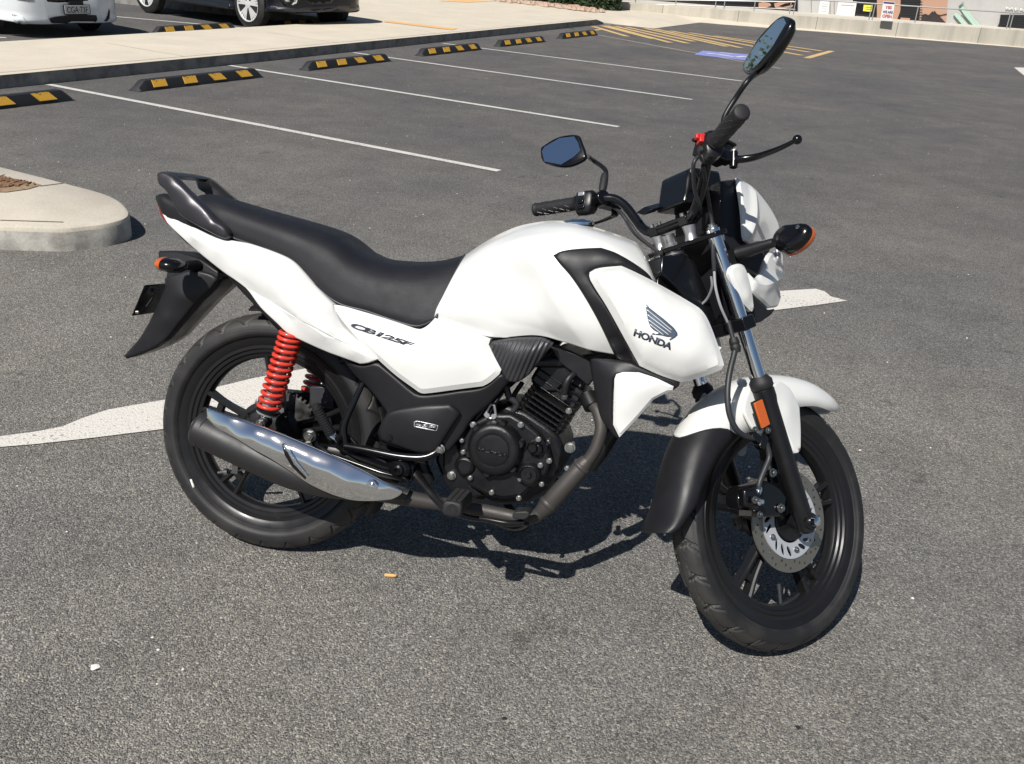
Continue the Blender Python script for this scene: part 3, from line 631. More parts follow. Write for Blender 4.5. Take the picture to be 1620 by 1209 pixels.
def make_wheel(fr, c, R, W, base, front):
    rim = MB()
    sec = [(-.0345, .2490), (-.0312, .2515), (-.027, .240), (-.022, .228), (.022, .228), (.027, .240), (.0312, .2515), (.0345, .2490), (.0315, .236), (.0275, .230), (.0275, .222), (.0235, .219), (.0225, .211), (.0185, .208), (.0165, .200), (.010, .196), (-.010, .196), (-.0165, .200), (-.0185, .208), (-.0225, .211), (-.0235, .219), (-.0275, .222), (-.0275, .230), (-.0315, .236)]
    rim.lathe(c, (0, 1, 0), sec, 160, closed=True)
    for i in range(5):
        a = radians(base + i * 72); u = Vector((cos(a), 0, sin(a))); tgt = Vector((-sin(a), 0, cos(a)))
        for sg in (-1, 1):
            p0 = c + u * .036 + tgt * sg * .010; p1 = c + u * .10 + tgt * sg * .0115; pm = c + u * .15 + tgt * sg * .0155; p2 = c + u * .199 + tgt * sg * .024
            rows = []
            for p, hw, hy in ((p0, .0085, .021), (p1, .0068, .0165), (pm, .006, .0145), (p2, .0075, .0165)):
                rows.append([p + tgt * x * hw + YA * y * hy for x, y in ((-1, -.75), (-.45, -1), (.45, -1), (1, -.75), (1, .75), (.45, 1), (-.45, 1), (-1, .75))])
            rows2 = list(zip(*[crv(cc, None, 4)[0] for cc in zip(*rows)])); rim.grid([list(r) for r in rows2], loop=True, cap0=True, cap1=True)
        for ra, rb, w0, w1 in ((.03, .105, .012, .012), (.150, .166, .015, .018)):
            q = [c + u * ra + tgt * w0, c + u * ra - tgt * w0, c + u * rb - tgt * w1, c + u * rb + tgt * w1]
            rim.prism([p - YA * .009 for p in q], YA * .018)
    rim.lathe(c - YA * .036, YA, [(0, .030), (.004, .034), (.068, .034), (.072, .030)], 40)
    rim.lathe(c - YA * .018, YA, [(0, .046), (.036, .046)], 40)
    o = build(rim, 'front_wheel' if front else 'rear_wheel', M_WHEEL, bike, fr, origin=c, ang=32)
    ty = build(tyre_mesh(c, R, W, 1, not front), 'tyre', M_TYRE, o, fr, origin=c, ang=50)
    # valve stem
    a = radians(base + 40); v = MB(); p = c + Vector((cos(a), 0, sin(a))) * .199; q = c + Vector((cos(a), 0, sin(a))) * .165; v.cyl(p, q, .0045, n=10); v.cyl(q, q + (q - p).normalized() * .014, .0055, n=10)
    build(v, 'valve_stem', M_HOSE, o, fr)
    return o
rear_w = make_wheel('b', REAR_C, .309, .0455, 164, False)
front_w = make_wheel('s', FRONT_C, .304, .041, -121, True)
# rear drum on the right, brake lever and axle
mb = MB(); mb.lathe(REAR_C - YA * .062, YA, [(0, .022), (.002, .05), (.008, .066), (.018, .074), (.022, .086), (.030, .088), (.034, .080)], 56)
for i in range(16):
    a = i * 2 * pi / 16; u = Vector((cos(a), 0, sin(a))); mb.box(REAR_C - YA * .052 + u * .070, (.012, .012, .004), Matrix.Rotation(-a, 3, 'Y'))
build(mb, 'brake_drum', M_BLKS, rear_w, 'b', ang=30)
mb = MB(); mb.lathe(REAR_C + YA * .048, YA, [(0, .095), (.006, .095)], 45)
for i in range(45):
    a = i * 2 * pi / 45; u = Vector((cos(a), 0, sin(a))); mb.box(REAR_C + YA * .051 + u * .098, (.009, .005, .006), Matrix.Rotation(-a, 3, 'Y'))
build(mb, 'sprocket', M_STEEL, rear_w, 'b', ang=30)
mb = MB(); mb.cyl(REAR_C - YA * .155, REAR_C + YA * .14, .007); mb.hexbolt(REAR_C - YA * .15, (0, -1, 0), .012, .012); mb.hexbolt(REAR_C + YA * .135, (0, 1, 0), .012, .012)
build(mb, 'axle_bolt', M_STEEL, rear_w, 'b')
# brake linkage hanging low behind the muffler
mb = MB(); a = K(372, 741, -.10); b = K(366, 746, -.10); mb.tube([K(345, 748, -.11), K(372, 744, -.11), K(392, 742, -.11), K(430, 735, -.1)], .0035, 10); mb.box(K(374, 742, -.11), (.016, .018, .020)); mb.cyl(K(356, 747, -.12), K(361, 746, -.12), .008, n=12)
build(mb, 'brake_adjuster', M_STEEL, bike, 'b')
# balance weight strip on the rim
# front disc: carrier + drilled rotor
DY = -.048
m = MB(); c = FRONT_C + YA * DY; n = 180; ri, ro, th = .086, .120, .0022
def wavy(a): return 0
for sgn in (-1, 1): pass
# rotor as annular plate with real holes: build by 2-D triangulation
def plate(c, outer, inners, th, mb=None, mi=0):
    """outer, inners: lists of 2-D points in the wheel plane (x,z); plate of thickness th about c (along y)"""
    V = []; E = []; 
    for loop in [outer] + inners:
        b = len(V); k = len(loop); V += [Vector(p) for p in loop]; E += [(b + i, b + (i + 1) % k) for i in range(k)]
    fsx = delaunay_2d_cdt(V, E, [list(range(len(outer)))], 0, 1e-7)
    vs, es, fs = fsx[0], fsx[1], fsx[2]
    hol = [np.array([tuple(p) for p in h]) for h in inners]; O_ = np.array([tuple(p) for p in outer])
    def ins(poly, q):
        x, y = q; x0, y0 = poly[:, 0], poly[:, 1]; x1, y1 = np.roll(x0, -1), np.roll(y0, -1)
        return ((((y0 > y) != (y1 > y)) & (x < (x1 - x0) * (y - y0) / (y1 - y0 + 1e-18) + x0)).sum() % 2) == 1
    keep = []
    for f in fs:
        q = sum((vs[i] for i in f), Vector((0, 0))) / len(f)
        if ins(O_, q) and not any(ins(h, q) for h in hol): keep.append(tuple(f))
    top = [Vector((c.x + v.x, c.y - th / 2, c.z + v.y)) for v in vs]; bot = [Vector((c.x + v.x, c.y + th / 2, c.z + v.y)) for v in vs]; N_ = len(vs)
    cnt = {(f[i], f[(i + 1) % len(f)]) for f in keep for i in range(len(f))}; ed = [(a, b) for a, b in cnt if (b, a) not in cnt]
    mb = mb or MB(); mb.add(top + bot, keep + [tuple(N_ + i for i in f[::-1]) for f in keep] + [(b, a, N_ + a, N_ + b) for a, b in ed], mi); return mb
def circ(cx, cy, r, n, ph=0): return [(cx + r * cos(2 * pi * i / n + ph), cy + r * sin(2 * pi * i / n + ph)) for i in range(n)]
holes = []
for i in range(42):
    a = 2 * pi * i / 42; rr = .096 + (i % 3) * .0075; holes.append(circ(rr * cos(a), rr * sin(a), .0036, 10))
build(plate(c, circ(0, 0, ro, 120), [circ(0, 0, ri, 90)] + holes, .004), 'brake_disc', M_DISC, front_w, 's', ang=30)
slots = []
for i in range(20):
    a = 2 * pi * i / 20
    if i % 4 == 0: slots.append(circ(.070 * cos(a), .070 * sin(a), .0045, 12)); continue
    u = Vector((cos(a), sin(a))); t_ = Vector((-sin(a), cos(a))); cc = u * .072; d = (u * .8 + t_ * .6); e_ = Vector((-d.y, d.x))
    slots.append([tuple(cc + d * .0150 * cos(k * 2 * pi / 12) + e_ * .0054 * sin(k * 2 * pi / 12)) for k in range(12)])
build(plate(c - YA * .003, circ(0, 0, .0885, 90), [circ(0, 0, .052, 48)] + slots, .004), 'disc_carrier', M_DISCC, front_w, 's', ang=30)
mb = MB()
for i in range(5):
    a = 2 * pi * i * 4 / 20; mb.hexbolt(c - YA * .0045 + Vector((cos(a), 0, sin(a))) * .070, (0, -1, 0), .0055, .006)
build(mb, 'disc_bolts', M_STEEL, front_w, 's')
mb = MB(); mb.lathe(FRONT_C - YA * .058, YA, [(0, .018), (.003, .045), (.012, .050), (.02, .052)], 40); mb.lathe(FRONT_C - YA * .085, YA, [(0, .014), (.03, .016)], 24); mb.lathe(FRONT_C + YA * .035, YA, [(0, .05), (.02, .045), (.024, .02)], 40)
build(mb, 'hub', M_BLKS, front_w, 's')
# ---------------------------------------------------------------- fork (steered frame)
FA = Vector((-sin(RAKE), 0, cos(RAKE))); FX = Vector((cos(RAKE), 0, sin(RAKE)))
def fk(t, x=0, y=0, c=FRONT_C): return c + FA * t + FX * x + YA * y
for sg in (-1, 1):
    y = .095 * sg
    f = MB(); f.lathe(fk(.30, 0, y), FA, [(0, .0155), (.40, .0155), (.402, .012)], 32)
    fo = build(f, 'fork_leg', M_CHROME, bike, 's', ang=30)
    l = MB(); l.lathe(fk(-.026, 0, y), FA, [(0, .016), (.006, .021), (.03, .0215), (.20, .0215), (.31, .0225), (.325, .025), (.345, .025), (.350, .020)], 32)
    l.lathe(fk(0, 0, y - sg * .028), YA * sg, [(0, .019), (.05, .019)], 24)
    build(l, 'fork_slider', M_BLKS, fo, 's', ang=30)
    s = MB(); s.lathe(fk(.322, 0, y), FA, [(0, .0235), (.004, .0265), (.018, .0265), (.030, .018)], 32); build(s, 'dust_seal', M_RUB, fo, 's')
    s = MB(); s.lathe(fk(.698, 0, y), FA, [(0, .012), (.008, .012), (.009, .008), (.014, .008)], 20); build(s, 'fork_cap', M_STEEL, fo, 's')
mb = MB(); mb.lathe(fk(0, 0, -.133), YA, [(-.002, .006), (0, .011), (.010, .012), (.012, .009), (.02, .009)], 20); build(mb, 'front_axle_bolt', M_CHROME, bike, 's')
# upper and lower yokes
def yoke(name, t, th, xc, m):
    mb = MB(); o2 = [(-.118, -.018), (-.118, .018), (-.09, .026), (-.05, .004 + xc), (0, -.012 + xc), (.05, .004 + xc), (.09, .026), (.118, .018), (.118, -.018), (.09, -.026), (.05, -.045), (0, -.075), (-.05, -.045), (-.09, -.026)]
    mb.prism([fk(t, x, y) for y, x in o2], FA * th); return build(mb, name, m, bike, 's', bevel=.003)
yoke('top_yoke', .681, .012, .0, M_BLKG)
yoke('bottom_yoke', .462, .030, .0, M_BLKG)
mb = MB(); mb.cyl(fk(.455, -.046), fk(.72, -.046), .017, n=28); mb.lathe(fk(.655, -.046), FA, [(0, .030), (.01, .030), (.012, .027), (.022, .027)], 32); build(mb, 'steering_stem', M_STEEL, bike, 's')
mb = MB(); mb.hexbolt(fk(.693, -.046), FA, .018, .016); build(mb, 'stem_nut', M_STEEL, bike, 's')
for sg in (-1, 1):
    mb = MB(); p = fk(.690, -.030, sg * .052); mb.tube([p, p + FA * .015 + FX * .003, p + FA * .034 + FX * .006], [.015, .0125, .0165], 20, sm=4); build(mb, 'bar_riser', M_ALU, bike, 's')
mb = MB()
for y in (-.052, .052): mb.box(fk(.738, -.022, y), (.036, .030, .022), Matrix.Rotation(-RAKE, 3, 'Y'))
mb.box(fk(.744, -.022, 0), (.034, .12, .010), Matrix.Rotation(-RAKE, 3, 'Y'))
build(mb, 'bar_clamp', M_BLKG, bike, 's', bevel=.003)
for y in (-.052, .052):
    for x in (-.034, -.010): mb = MB(); mb.cyl(fk(.748, x, y), fk(.756, x, y), .0052, n=12); build(mb, 'clamp_bolt', M_STEEL, bike, 's')
# handlebar
hb = [(.790, .362, 1.058), (.835, .25, 1.054), (.868, .19, 1.058), (.890, .162, 1.055), (.906, .138, 1.034), (.918, .112, .998), (.925, .088, .968), (.932, .06, .955), (.935, 0, .955)]
hp = [Vector(p) for p in hb] + [Vector((x, -y, z)) for x, y, z in hb[:-1][::-1]]
mb = MB(); mb.tube(hp, .0112, 20, sm=6); build(mb, 'handlebar', M_BLKG, bike, 's')
def on_bar(y):   # point on the bar at lateral y near the grips
    a, b = Vector(hb[0]), Vector(hb[1]); s = 1 if y > 0 else -1; t = (abs(y) - a.y) / (b.y - a.y); p = a + (b - a) * t; return Vector((p.x, s * abs(y), p.z))
for sg in (-1, 1):
    a, b = on_bar(sg * .365), on_bar(sg * .243); d = (b - a)
    pr = [(0, .0125), (.002, .0165), (.007, .0175), (.010, .0165)]; L_ = d.length; k = 26
    for i in range(k): t = .012 + (L_ - .02) * i / (k - 1); pr.append((t, .0158 + (.0006 if i % 2 else 0) + .001 * i / k))
    pr += [(L_ - .004, .0178), (L_, .0172)]
    mb = MB(); mb.lathe(a, d, pr, 32); gr = build(mb, 'handlebar_grip', M_RUB, bike, 's', ang=60)
    # raised diamond ribs
    x_, y_, z_ = mb.frame(a, b); rb = MB()
    for i in range(6):
        for j in range(8):
            th_ = 2 * pi * (j + .5 * (i % 2)) / 8; u = x_ * cos(th_) + y_ * sin(th_); v = z_.cross(u); p = a + z_ * (.018 + i * .017) + u * .0168
            q = a + z_ * (.018 + i * .017 + .012) + (x_ * cos(th_ + .35) + y_ * sin(th_ + .35)) * .0168; rb.cyl(p, q, .0011, n=5)
    build(rb, 'grip_ribs', M_GREYP, gr, 's')
# switch housings
for sg in (-1, 1):
    a, b = on_bar(sg * .240), on_bar(sg * .195); d = (b - a).normalized(); mb = MB(); rows = []
    x_, y_, z_ = mb.frame(a, b)
    up = Vector((0, 0, 1)); up = (up - d * up.dot(d)).normalized(); fw = d.cross(up) * (1 if sg > 0 else -1)
    if fw.x < 0: fw = -fw
    shp = [(-.020, .010), (-.016, .021), (-.004, .026), (.010, .025), (.020, .014), (.021, -.006), (.016, -.024), (.002, -.033), (-.014, -.030), (-.021, -.014)]
    for t, k in ((0, .82), (.004, 1.0), (.022, 1.04), (.0225, 1.0), (.0245, 1.0), (.025, 1.04), (.042, 1.0), (.047, .8)):
        rows.append([a + d * t + fw * x * k + up * z * k for x, z in shp])
    rows = [crv(r, None, 3, closed=True)[0] for r in rows]; mb.grid(rows, loop=True, cap0=True, cap1=True)
    hs = build(mb, 'switch_housing', M_BLKS, bike, 's', ang=45)
    mb = MB(); mb.lathe(on_bar(sg * .247), d, [(0, .0195), (.008, .0205)], 32); build(mb, 'housing_collar', M_BLKM, hs, 's')
    if sg < 0:
        mb = MB(); c_ = a + d * .022 - fw * .022 + up * .012; R = Matrix((d, -fw, up)).transposed(); mb.box(c_, (.022, .016, .020), R, tp=.7); mb.box(c_ - fw * .010 + up * .004, (.012, .008, .012), R)
        build(mb, 'kill_switch', M_REDP, hs, 's', bevel=.002)
        mb = MB(); mb.cyl(a + d * .02 - fw * .02 - up * .012, a + d * .02 - fw * .029 - up * .014, .006, n=16); build(mb, 'start_button', M_GREYP, hs, 's')
    else:
        R = Matrix((d, -fw, up)).transposed(); mb = MB(); mb.box(a + d * .020 - fw * .019 + up * .014, (.018, .010, .010), R); build(mb, 'dimmer_switch', M_SILV, hs, 's', bevel=.0015)
        mb = MB(); mb.box(a + d * .022 - fw * .022 - up * .006, (.016, .012, .010), R); mb.box(a + d * .022 - fw * .019 - up * .020, (.020, .012, .008), R); build(mb, 'horn_button', M_BLKG, hs, 's', bevel=.0015)
# levers
def lever(sg, pts, rr, name):
    mb = MB(); mb.tube([Vector(p) for p in pts], rr, 14, sm=5, flat=.75); e = Vector(pts[-1]); dd = (e - Vector(pts[-2])).normalized()
    mb.lathe(e - dd * .004, dd, [(0, .004), (.002, .007), (.005, .0092), (.009, .010), (.013, .0092), (.016, .007), (.018, .003)], 20); return build(mb, name, M_BLKG, bike, 's', ang=60)
lever(-1, [(.925, -.205, 1.048), (.945, -.222, 1.050), (.958, -.25, 1.052), (.962, -.30, 1.053), (.957, -.345, 1.053)], [.011, .011, .0088, .0068, .0054], 'brake_lever')
lever(1, [(.925, .205, 1.048), (.945, .222, 1.050), (.958, .25, 1.052), (.962, .30, 1.053), (.957, .345, 1.053)], [.010, .010, .0075, .0055, .0045], 'clutch_lever')
# master cylinder / lever perches
for sg in (-1, 1):
    mb = MB(); p = Vector((.868, sg * .188, 1.058)); mb.cyl(p - YA * .014, p + YA * .014, .019, n=24); mb.box(p + Vector((.03, sg * .006, -.006)), (.055, .030, .022)); mb.cyl(Vector((.925, sg * .205, 1.03)), Vector((.925, sg * .205, 1.066)), .009, n=16)
    pc = build(mb, 'lever_perch', M_BLKG, bike, 's', bevel=.002)
    mb = MB(); mb.hexbolt(Vector((.925, sg * .205, 1.066)), (0, 0, 1), .006, .006); build(mb, 'perch_bolt', M_STEEL, pc, 's')
mb = MB(); c_ = Vector((.905, -.165, 1.075)); mb.box(c_, (.075, .055, .034), Matrix.Rotation(.12, 3, 'Y'), tp=.92); mb.box(c_ + Vector((0, 0, .020)), (.080, .060, .007), Matrix.Rotation(.12, 3, 'Y')); build(mb, 'brake_reservoir', M_BLKS, bike, 's', bevel=.004)
mb = MB(); mb.cyl(S(1160, 252, -.205), S(1166, 244, -.205), .0045, n=12); mb.box(S(1162, 248, -.207), (.010, .006, .020)); build(mb, 'brake_light_switch', M_PAP, bike, 's', bevel=.001)
# mirrors
def plq(px, py, p0, n, fr='s'):
    i = FR[fr].inverted(); c = i @ CAMP; d = i.to_3x3() @ ray(px, py); return c + d * ((p0 - c).dot(n) / d.dot(n))
def make_mirror(p0, n, outl, glass, depth, stem, boot):
    n = Vector(n).normalized(); P = [plq(x, y, p0, n) for x, y in outl]; P = crv(P, None, 5, closed=True)[0]; c = sum(P, Vector()) / len(P); rows = []
    for t, k in ((.0, .95), (-.002, .985), (-.006, 1.0), (-.4 * depth, 1.0), (-.75 * depth, .86), (-.95 * depth, .60), (-depth, .2)):
        rows.append([c + (p - c) * k + n * t for p in P])
    mb = MB(); mb.grid(rows, loop=True, cap0=True, cap1=True); st = MB(); S_ = [Vector(s) for s in stem]; st.tube(S_, .0058, 14, sm=6)
    o = build(mb, 'mirror', M_BLKG, bike, 's', ang=50)
    build(st, 'mirror_stem', M_BLKS, o, 's')
    g_ = [plq(x, y, p0, n) for x, y in glass]; gm = MB(); gm.prism([p + n * .0006 for p in g_], n * .0016); build(gm, 'mirror_glass', M_MIRROR, o, 's')
    b = MB(); b.tube([Vector(s) for s in boot], [.0085, .0105, .0105, .008], 16, sm=4); build(b, 'mirror_boot', M_RUB, o, 's')
mL = Vector((.816, .30, 1.206)); nL = (-.93, -.36, .02)
pl_ = lambda x, y, p0, n: plq(x, y, p0, Vector(n).normalized())
make_mirror(mL, nL, [(854, 238), (859, 230), (884, 216), (912, 213), (919, 224), (925, 241), (922, 253), (893, 264), (860, 257)], [(858, 240), (862, 233), (886, 219), (909, 216.5), (915, 226), (919, 239), (908, 249), (888, 261), (862, 256)], .024,
            [pl_(922, 246, mL, nL) + Vector((.012, -.004, 0)), S(940, 255, .262), S(954, 265, .228), S(959, 274, .212), S(956, 290, .205)], [S(957, 276, .210), S(956, 284, .207), S(954, 296, .203), S(952, 305, .2)])
mR = Vector((.94, -.277, 1.28)); nR = (-.926, .267, .267)
make_mirror(mR, nR, [(1174, 111), (1177, 97), (1199, 61), (1229, 29), (1243, 25), (1250, 36), (1227, 77), (1200, 109), (1184, 118)], [(1177, 110), (1180, 98), (1201, 65), (1230, 33), (1241, 29), (1245, 37), (1223, 75), (1197, 106), (1184, 114)], .030,
            [pl_(1190, 113, mR, nR) + Vector((.014, -.004, .0)), S(1184, 127, -.262), S(1164, 155, -.232), S(1147, 183, -.212), S(1144, 200, -.205), S(1143, 214, -.2)], [S(1144, 196, -.205), S(1143, 203, -.203), S(1142, 212, -.2), S(1141, 222, -.198)])
# ================================================================ bodywork
# seat
seat_rows = [
 [(303, 317, 0), (306, 322, -.035), (315, 335, -.06), (328, 350, -.072), (338, 360, -.076)],
 [(318, 308.5, 0), (321, 315, -.042), (330, 333, -.074), (344, 355, -.086), (352, 368, -.087)],
 [(345, 309, 0), (348, 317, -.05), (357, 337, -.085), (368, 362, -.096), (374, 378, -.096)],
 [(400, 326, 0), (402, 334, -.06), (408, 355, -.1), (415, 380, -.108), (418, 394, -.107)],
 [(470, 345, 0), (470, 354, -.068), (470, 376, -.113), (467, 402, -.121), (464, 417, -.119)],
 [(530, 363, 0), (526, 375, -.073), (519, 402, -.12), (508, 434, -.129), (500, 453, -.127)],
 [(573, 392, 0), (567, 405, -.073), (557, 432, -.12), (543, 466, -.131), (536, 480, -.129)],
 [(613, 409, 0), (608, 420, -.07), (599, 446, -.118), (586, 480, -.131), (579, 492, -.129)],
 [(663, 414, 0), (658, 424, -.062), (648, 452, -.11), (633, 492, -.130), (626, 508, -.129)],
 [(700, 412, 0), (695, 423, -.056), (683, 453, -.102), (667, 498, -.129), (660, 516, -.130)],
 [(733, 404, 0), (726, 417, -.050), (710, 450, -.095), (692, 495, -.128), (683, 508, -.131)]]
seat = skin('seat', seat_rows, M_SEAT, bike, ang=70)
# seat piping along its lower edge
mb = MB(); pts = [S_ for S_ in [K(*r[-1]) for r in seat_rows]]; mb.tube([p + Vector((0, -.001, 0)) for p in pts], .0028, 8, sm=5); build(mb, 'seat_piping', M_GREYP, seat, 'b', ang=80)
mb = MB(); mb.tube([K(*q) + Vector((.003, -.002, .0)) for q in seat_rows[-1]], .0035, 8, sm=5); build(mb, 'seat_piping', M_GREYP, seat, 'b', ang=80)

# fuel tank
tank_rows = [
 [(737, 403, 0), (729, 415, -.055), (715, 440, -.10), (700, 470, -.128), (690, 490, -.134), (687, 503, -.130)],
 [(772, 380, 0), (769, 391, -.066), (760, 420, -.113), (748, 460, -.135), (738, 497, -.139), (728, 520, -.128)],
 [(812, 360.5, 0), (811, 372, -.075), (809, 396, -.126), (802, 450, -.131), (793, 503, -.134), (782, 534, -.122)],
 [(846, 352, 0), (847, 364, -.080), (848, 392, -.138), (850, 450, -.140), (848, 505, -.138), (846, 531, -.122)],
 [(875, 349, 0), (877, 362, -.082), (880, 391, -.139), (884, 450, -.160), (888, 505, -.150), (890, 541, -.124)],
 [(911, 351.5, 0), (914, 363, -.083), (920, 395, -.139), (930, 450, -.160), (940, 515, -.157), (945, 556, -.128)],
 [(965, 367, 0), (970, 379, -.080), (982, 410, -.132), (995, 460, -.152), (1008, 520, -.15), (1010, 566, -.12)],
 [(1003, 382, 0), (1010, 396, -.064), (1024, 430, -.105), (1036, 475, -.122), (1046, 520, -.126), (1050, 560, -.108)],
 [(1016, 394, 0), (1024, 411, -.048), (1036, 440, -.078), (1046, 480, -.096), (1056, 520, -.10), (1060, 556, -.088)]]
tmb = skin('x', tank_rows, M_WHITE, bike, su=12, sv=11, raw=True)
def ridge(mb, pts, w_, h_, side=None):
    P = [(p.x, p.z) for p in crv([K(*q) for q in pts], None, 6)[0]]; P = np.array(P); ab = P[1:] - P[:-1]
    for i, v in enumerate(mb.v):
        q = np.array((v.x, v.z)); t = np.clip(((q - P[:-1]) * ab).sum(1) / ((ab ** 2).sum(1) + 1e-12), 0, 1); dv = q - (P[:-1] + ab * t[:, None]); dd = np.sqrt((dv ** 2).sum(1)); k = dd.argmin(); d_ = dd[k]
        if d_ > w_ or abs(v.y) < .05: continue
        e = min(1, (P[0] - q).dot(P[0] - q) ** .5 / .03, (P[-1] - q).dot(P[-1] - q) ** .5 / .02) if False else 1
        s_ = 1 if v.y > 0 else -1; mb.v[i] = v + Vector((0, s_ * h_ * (1 - d_ / w_) * min(1, (abs(v.y) - .05) / .05), 0))
ridge(tmb, [(832, 396, -.135), (848, 420, -.14), (872, 465, -.15), (900, 512, -.15), (930, 552, -.14)], .050, .0085)
ridge(tmb, [(800, 385, -.12), (840, 375, -.12), (905, 376, -.12), (965, 392, -.12), (1012, 420, -.09)], .030, .0035)
ridge(tmb, [(740, 452, -.13), (790, 505, -.135), (850, 520, -.13), (905, 548, -.13)], .040, -.004)
tank = build(tmb, 'fuel_tank', M_WHITE, bike, 'b', ang=75)
# white frame cover line under the tank (front lower lip + collar by the steering head)
panel('tank_collar', [(1027, 411, -.055, 'c'), (1032, 413, -.055), (1050, 455, -.075, 'c'), (1044, 452, -.078), (1030, 432, -.072, 'c')], M_WHITE, tank, r=.003, puff=.002, res=.006)
# filler cap
c = K(915, 353, 0); cap = MB(); nrm = Vector((-.12, 0, 1)).normalized(); cap.lathe(c - nrm * .004, nrm, [(0, .037), (.006, .037), (.010, .033), (.010, .020), (.013, .018), (.013, .0)], 40, cap=False); build(cap, 'fuel_cap', M_CHROME, tank, 'b', ang=30)

# black trim on the tank
TR = [(875, 404, -.141, 'c'), (884, 399, -.137), (898, 395.5, -.132), (925, 393, -.131), (951, 392, -.128, 'c'), (972, 399, -.125), (991, 409, -.118), (1010, 421, -.108), (1024, 432, -.10), (1038, 448, -.092, 'c'),
      (1020, 440, -.112), (998, 427, -.128), (983, 420, -.138, 'c'), (950, 423, -.150), (941, 425, -.153), (932, 430, -.158, 'c'), (933, 440, -.16), (944, 462, -.166), (958, 484, -.171), (985, 535, -.175), (1009, 579, -.170, 'c'),
      (978, 567, -.150, 'c'), (958, 530, -.158), (940, 496, -.162), (920, 462, -.160), (902, 436, -.155), (885, 417, -.148)]
from mathutils.bvhtree import BVHTree as _B
_tb = _B.FromPolygons([tuple(MW[tank.name] @ v.co) for v in tank.data.vertices], [tuple(p.vertices) for p in tank.data.polygons])
def on_tank(px, py, off, dy):
    d = ray(px, py).normalized(); h = _tb.ray_cast(CAMP, d)
    return dy if h[0] is None else (FR['b'].inverted() @ h[0]).y - off
TR = [(q[0], q[1], min(q[2], on_tank(q[0], q[1], .002, q[2]))) + tuple(q[3:]) for q in TR]
TI = [(x, y, on_tank(x, y, .005, -.14)) for x, y in ((900, 410), (915, 402), (930, 408), (950, 402), (965, 406), (985, 416), (1008, 428), (1025, 440), (905, 425), (925, 450), (935, 475), (955, 505), (970, 540), (985, 565))]
panel('tank_trim', TR, M_BLKM, tank, inner=TI, r=.006, puff=.004, th=.02, mirror=True)
# white shroud with the emblem
SH = [(932, 436, -.170, 'c'), (936, 429, -.167), (945, 426, -.163), (984, 421, -.150, 'c'), (1006, 431, -.148), (1030, 443, -.146, 'c'), (1066, 463, -.144), (1098, 482, -.144), (1110, 491, -.146), (1121, 508, -.150), (1134, 541, -.160), (1144, 571, -.168), (1145.5, 578, -.169), (1141, 585, -.170), (1118, 594, -.172), (1092, 602, -.173), (1078, 605, -.174, 'c'),
      (1045, 594, -.182), (1012, 579, -.186, 'c'), (985, 530, -.190), (960, 485, -.186), (944, 460, -.180), (934, 443, -.173)]
shroud = panel('shroud', SH, M_WHITE, bike, inner=[(965, 445, -.186), (1000, 470, -.198), (1030, 500, -.204), (1060, 545, -.206), (1090, 570, -.198), (1080, 500, -.180), (1045, 465, -.172), (1110, 545, -.188), (1020, 555, -.203)], r=.013, puff=.0085, th=.006, mirror=True, prof='ch', ang=20, creases=[([(955, 436, -.178), (1010, 462, -.19), (1060, 490, -.19), (1108, 520, -.175)], .028, .0035)])
# lower dark winglet frame and its white insert
WG = [(934, 569, -.150, 'c'), (945, 568, -.158), (991, 572, -.176), (1011, 580, -.180), (1045, 595, -.178), (1075, 604, -.172, 'c'), (1073, 612, -.172), (1066, 617, -.172, 'c'), (1035, 606, -.178), (1010, 596, -.182), (976, 592, -.186, 'c'), (970, 600, -.184), (968, 640, -.182), (969, 671, -.180), (979, 692, -.178, 'c'), (975, 693, -.176), (953, 666, -.168), (945, 640, -.160), (938, 603, -.152)]
wing = panel('winglet_frame', WG, M_BLKM, bike, inner=[(955, 590, -.172), (952, 630, -.170)], r=.006, puff=.004, th=.012, mirror=True)
panel('winglet', [(972, 600, -.188, 'c'), (975, 592, -.188), (985, 589, -.189), (1011, 589.5, -.187, 'c'), (1040, 599, -.182), (1066, 611, -.176, 'c'), (1064, 617, -.175), (1050, 624, -.176), (1034, 632, -.178, 'c'), (1008, 662, -.181), (980, 692, -.183, 'c'), (970, 672, -.184, 'c'), (971, 635, -.187)], M_WHITE, wing, prof='ch', ang=20, inner=[(1000, 615, -.193), (990, 645, -.190), (1030, 612, -.187)], r=.006, puff=.004, th=.004, mirror=True)

# side panel with the model lettering
SP = [(527, 482, -.137, 'c'), (545, 485, -.137), (597, 500, -.138), (640, 514, -.139), (658, 520, -.140), (668, 520, -.140), (679, 513, -.140), (688, 503, -.140, 'c'), (720, 515, -.141), (757, 529, -.141), (776, 536, -.142, 'c'), (773, 545, -.145, 'c'), (782, 564, -.150), (793, 585, -.154, 'c'), (790, 592, -.154), (775, 605, -.154), (764, 611, -.154, 'c'), (725, 616, -.156), (680, 622, -.156), (666, 622, -.156), (655, 615, -.156), (625, 593, -.155), (597, 568, -.153, 'c'), (570, 541, -.15), (545, 512, -.146), (533, 495, -.141)]
sidep = panel('side_panel', SP, M_WHITE, bike, inner=[(600, 520, -.152), (650, 545, -.162), (700, 560, -.166), (740, 560, -.164), (700, 535, -.154), (640, 580, -.163), (720, 595, -.163), (590, 540, -.156)], r=.011, puff=.0055, th=.03, mirror=True, prof='ch', ang=18)
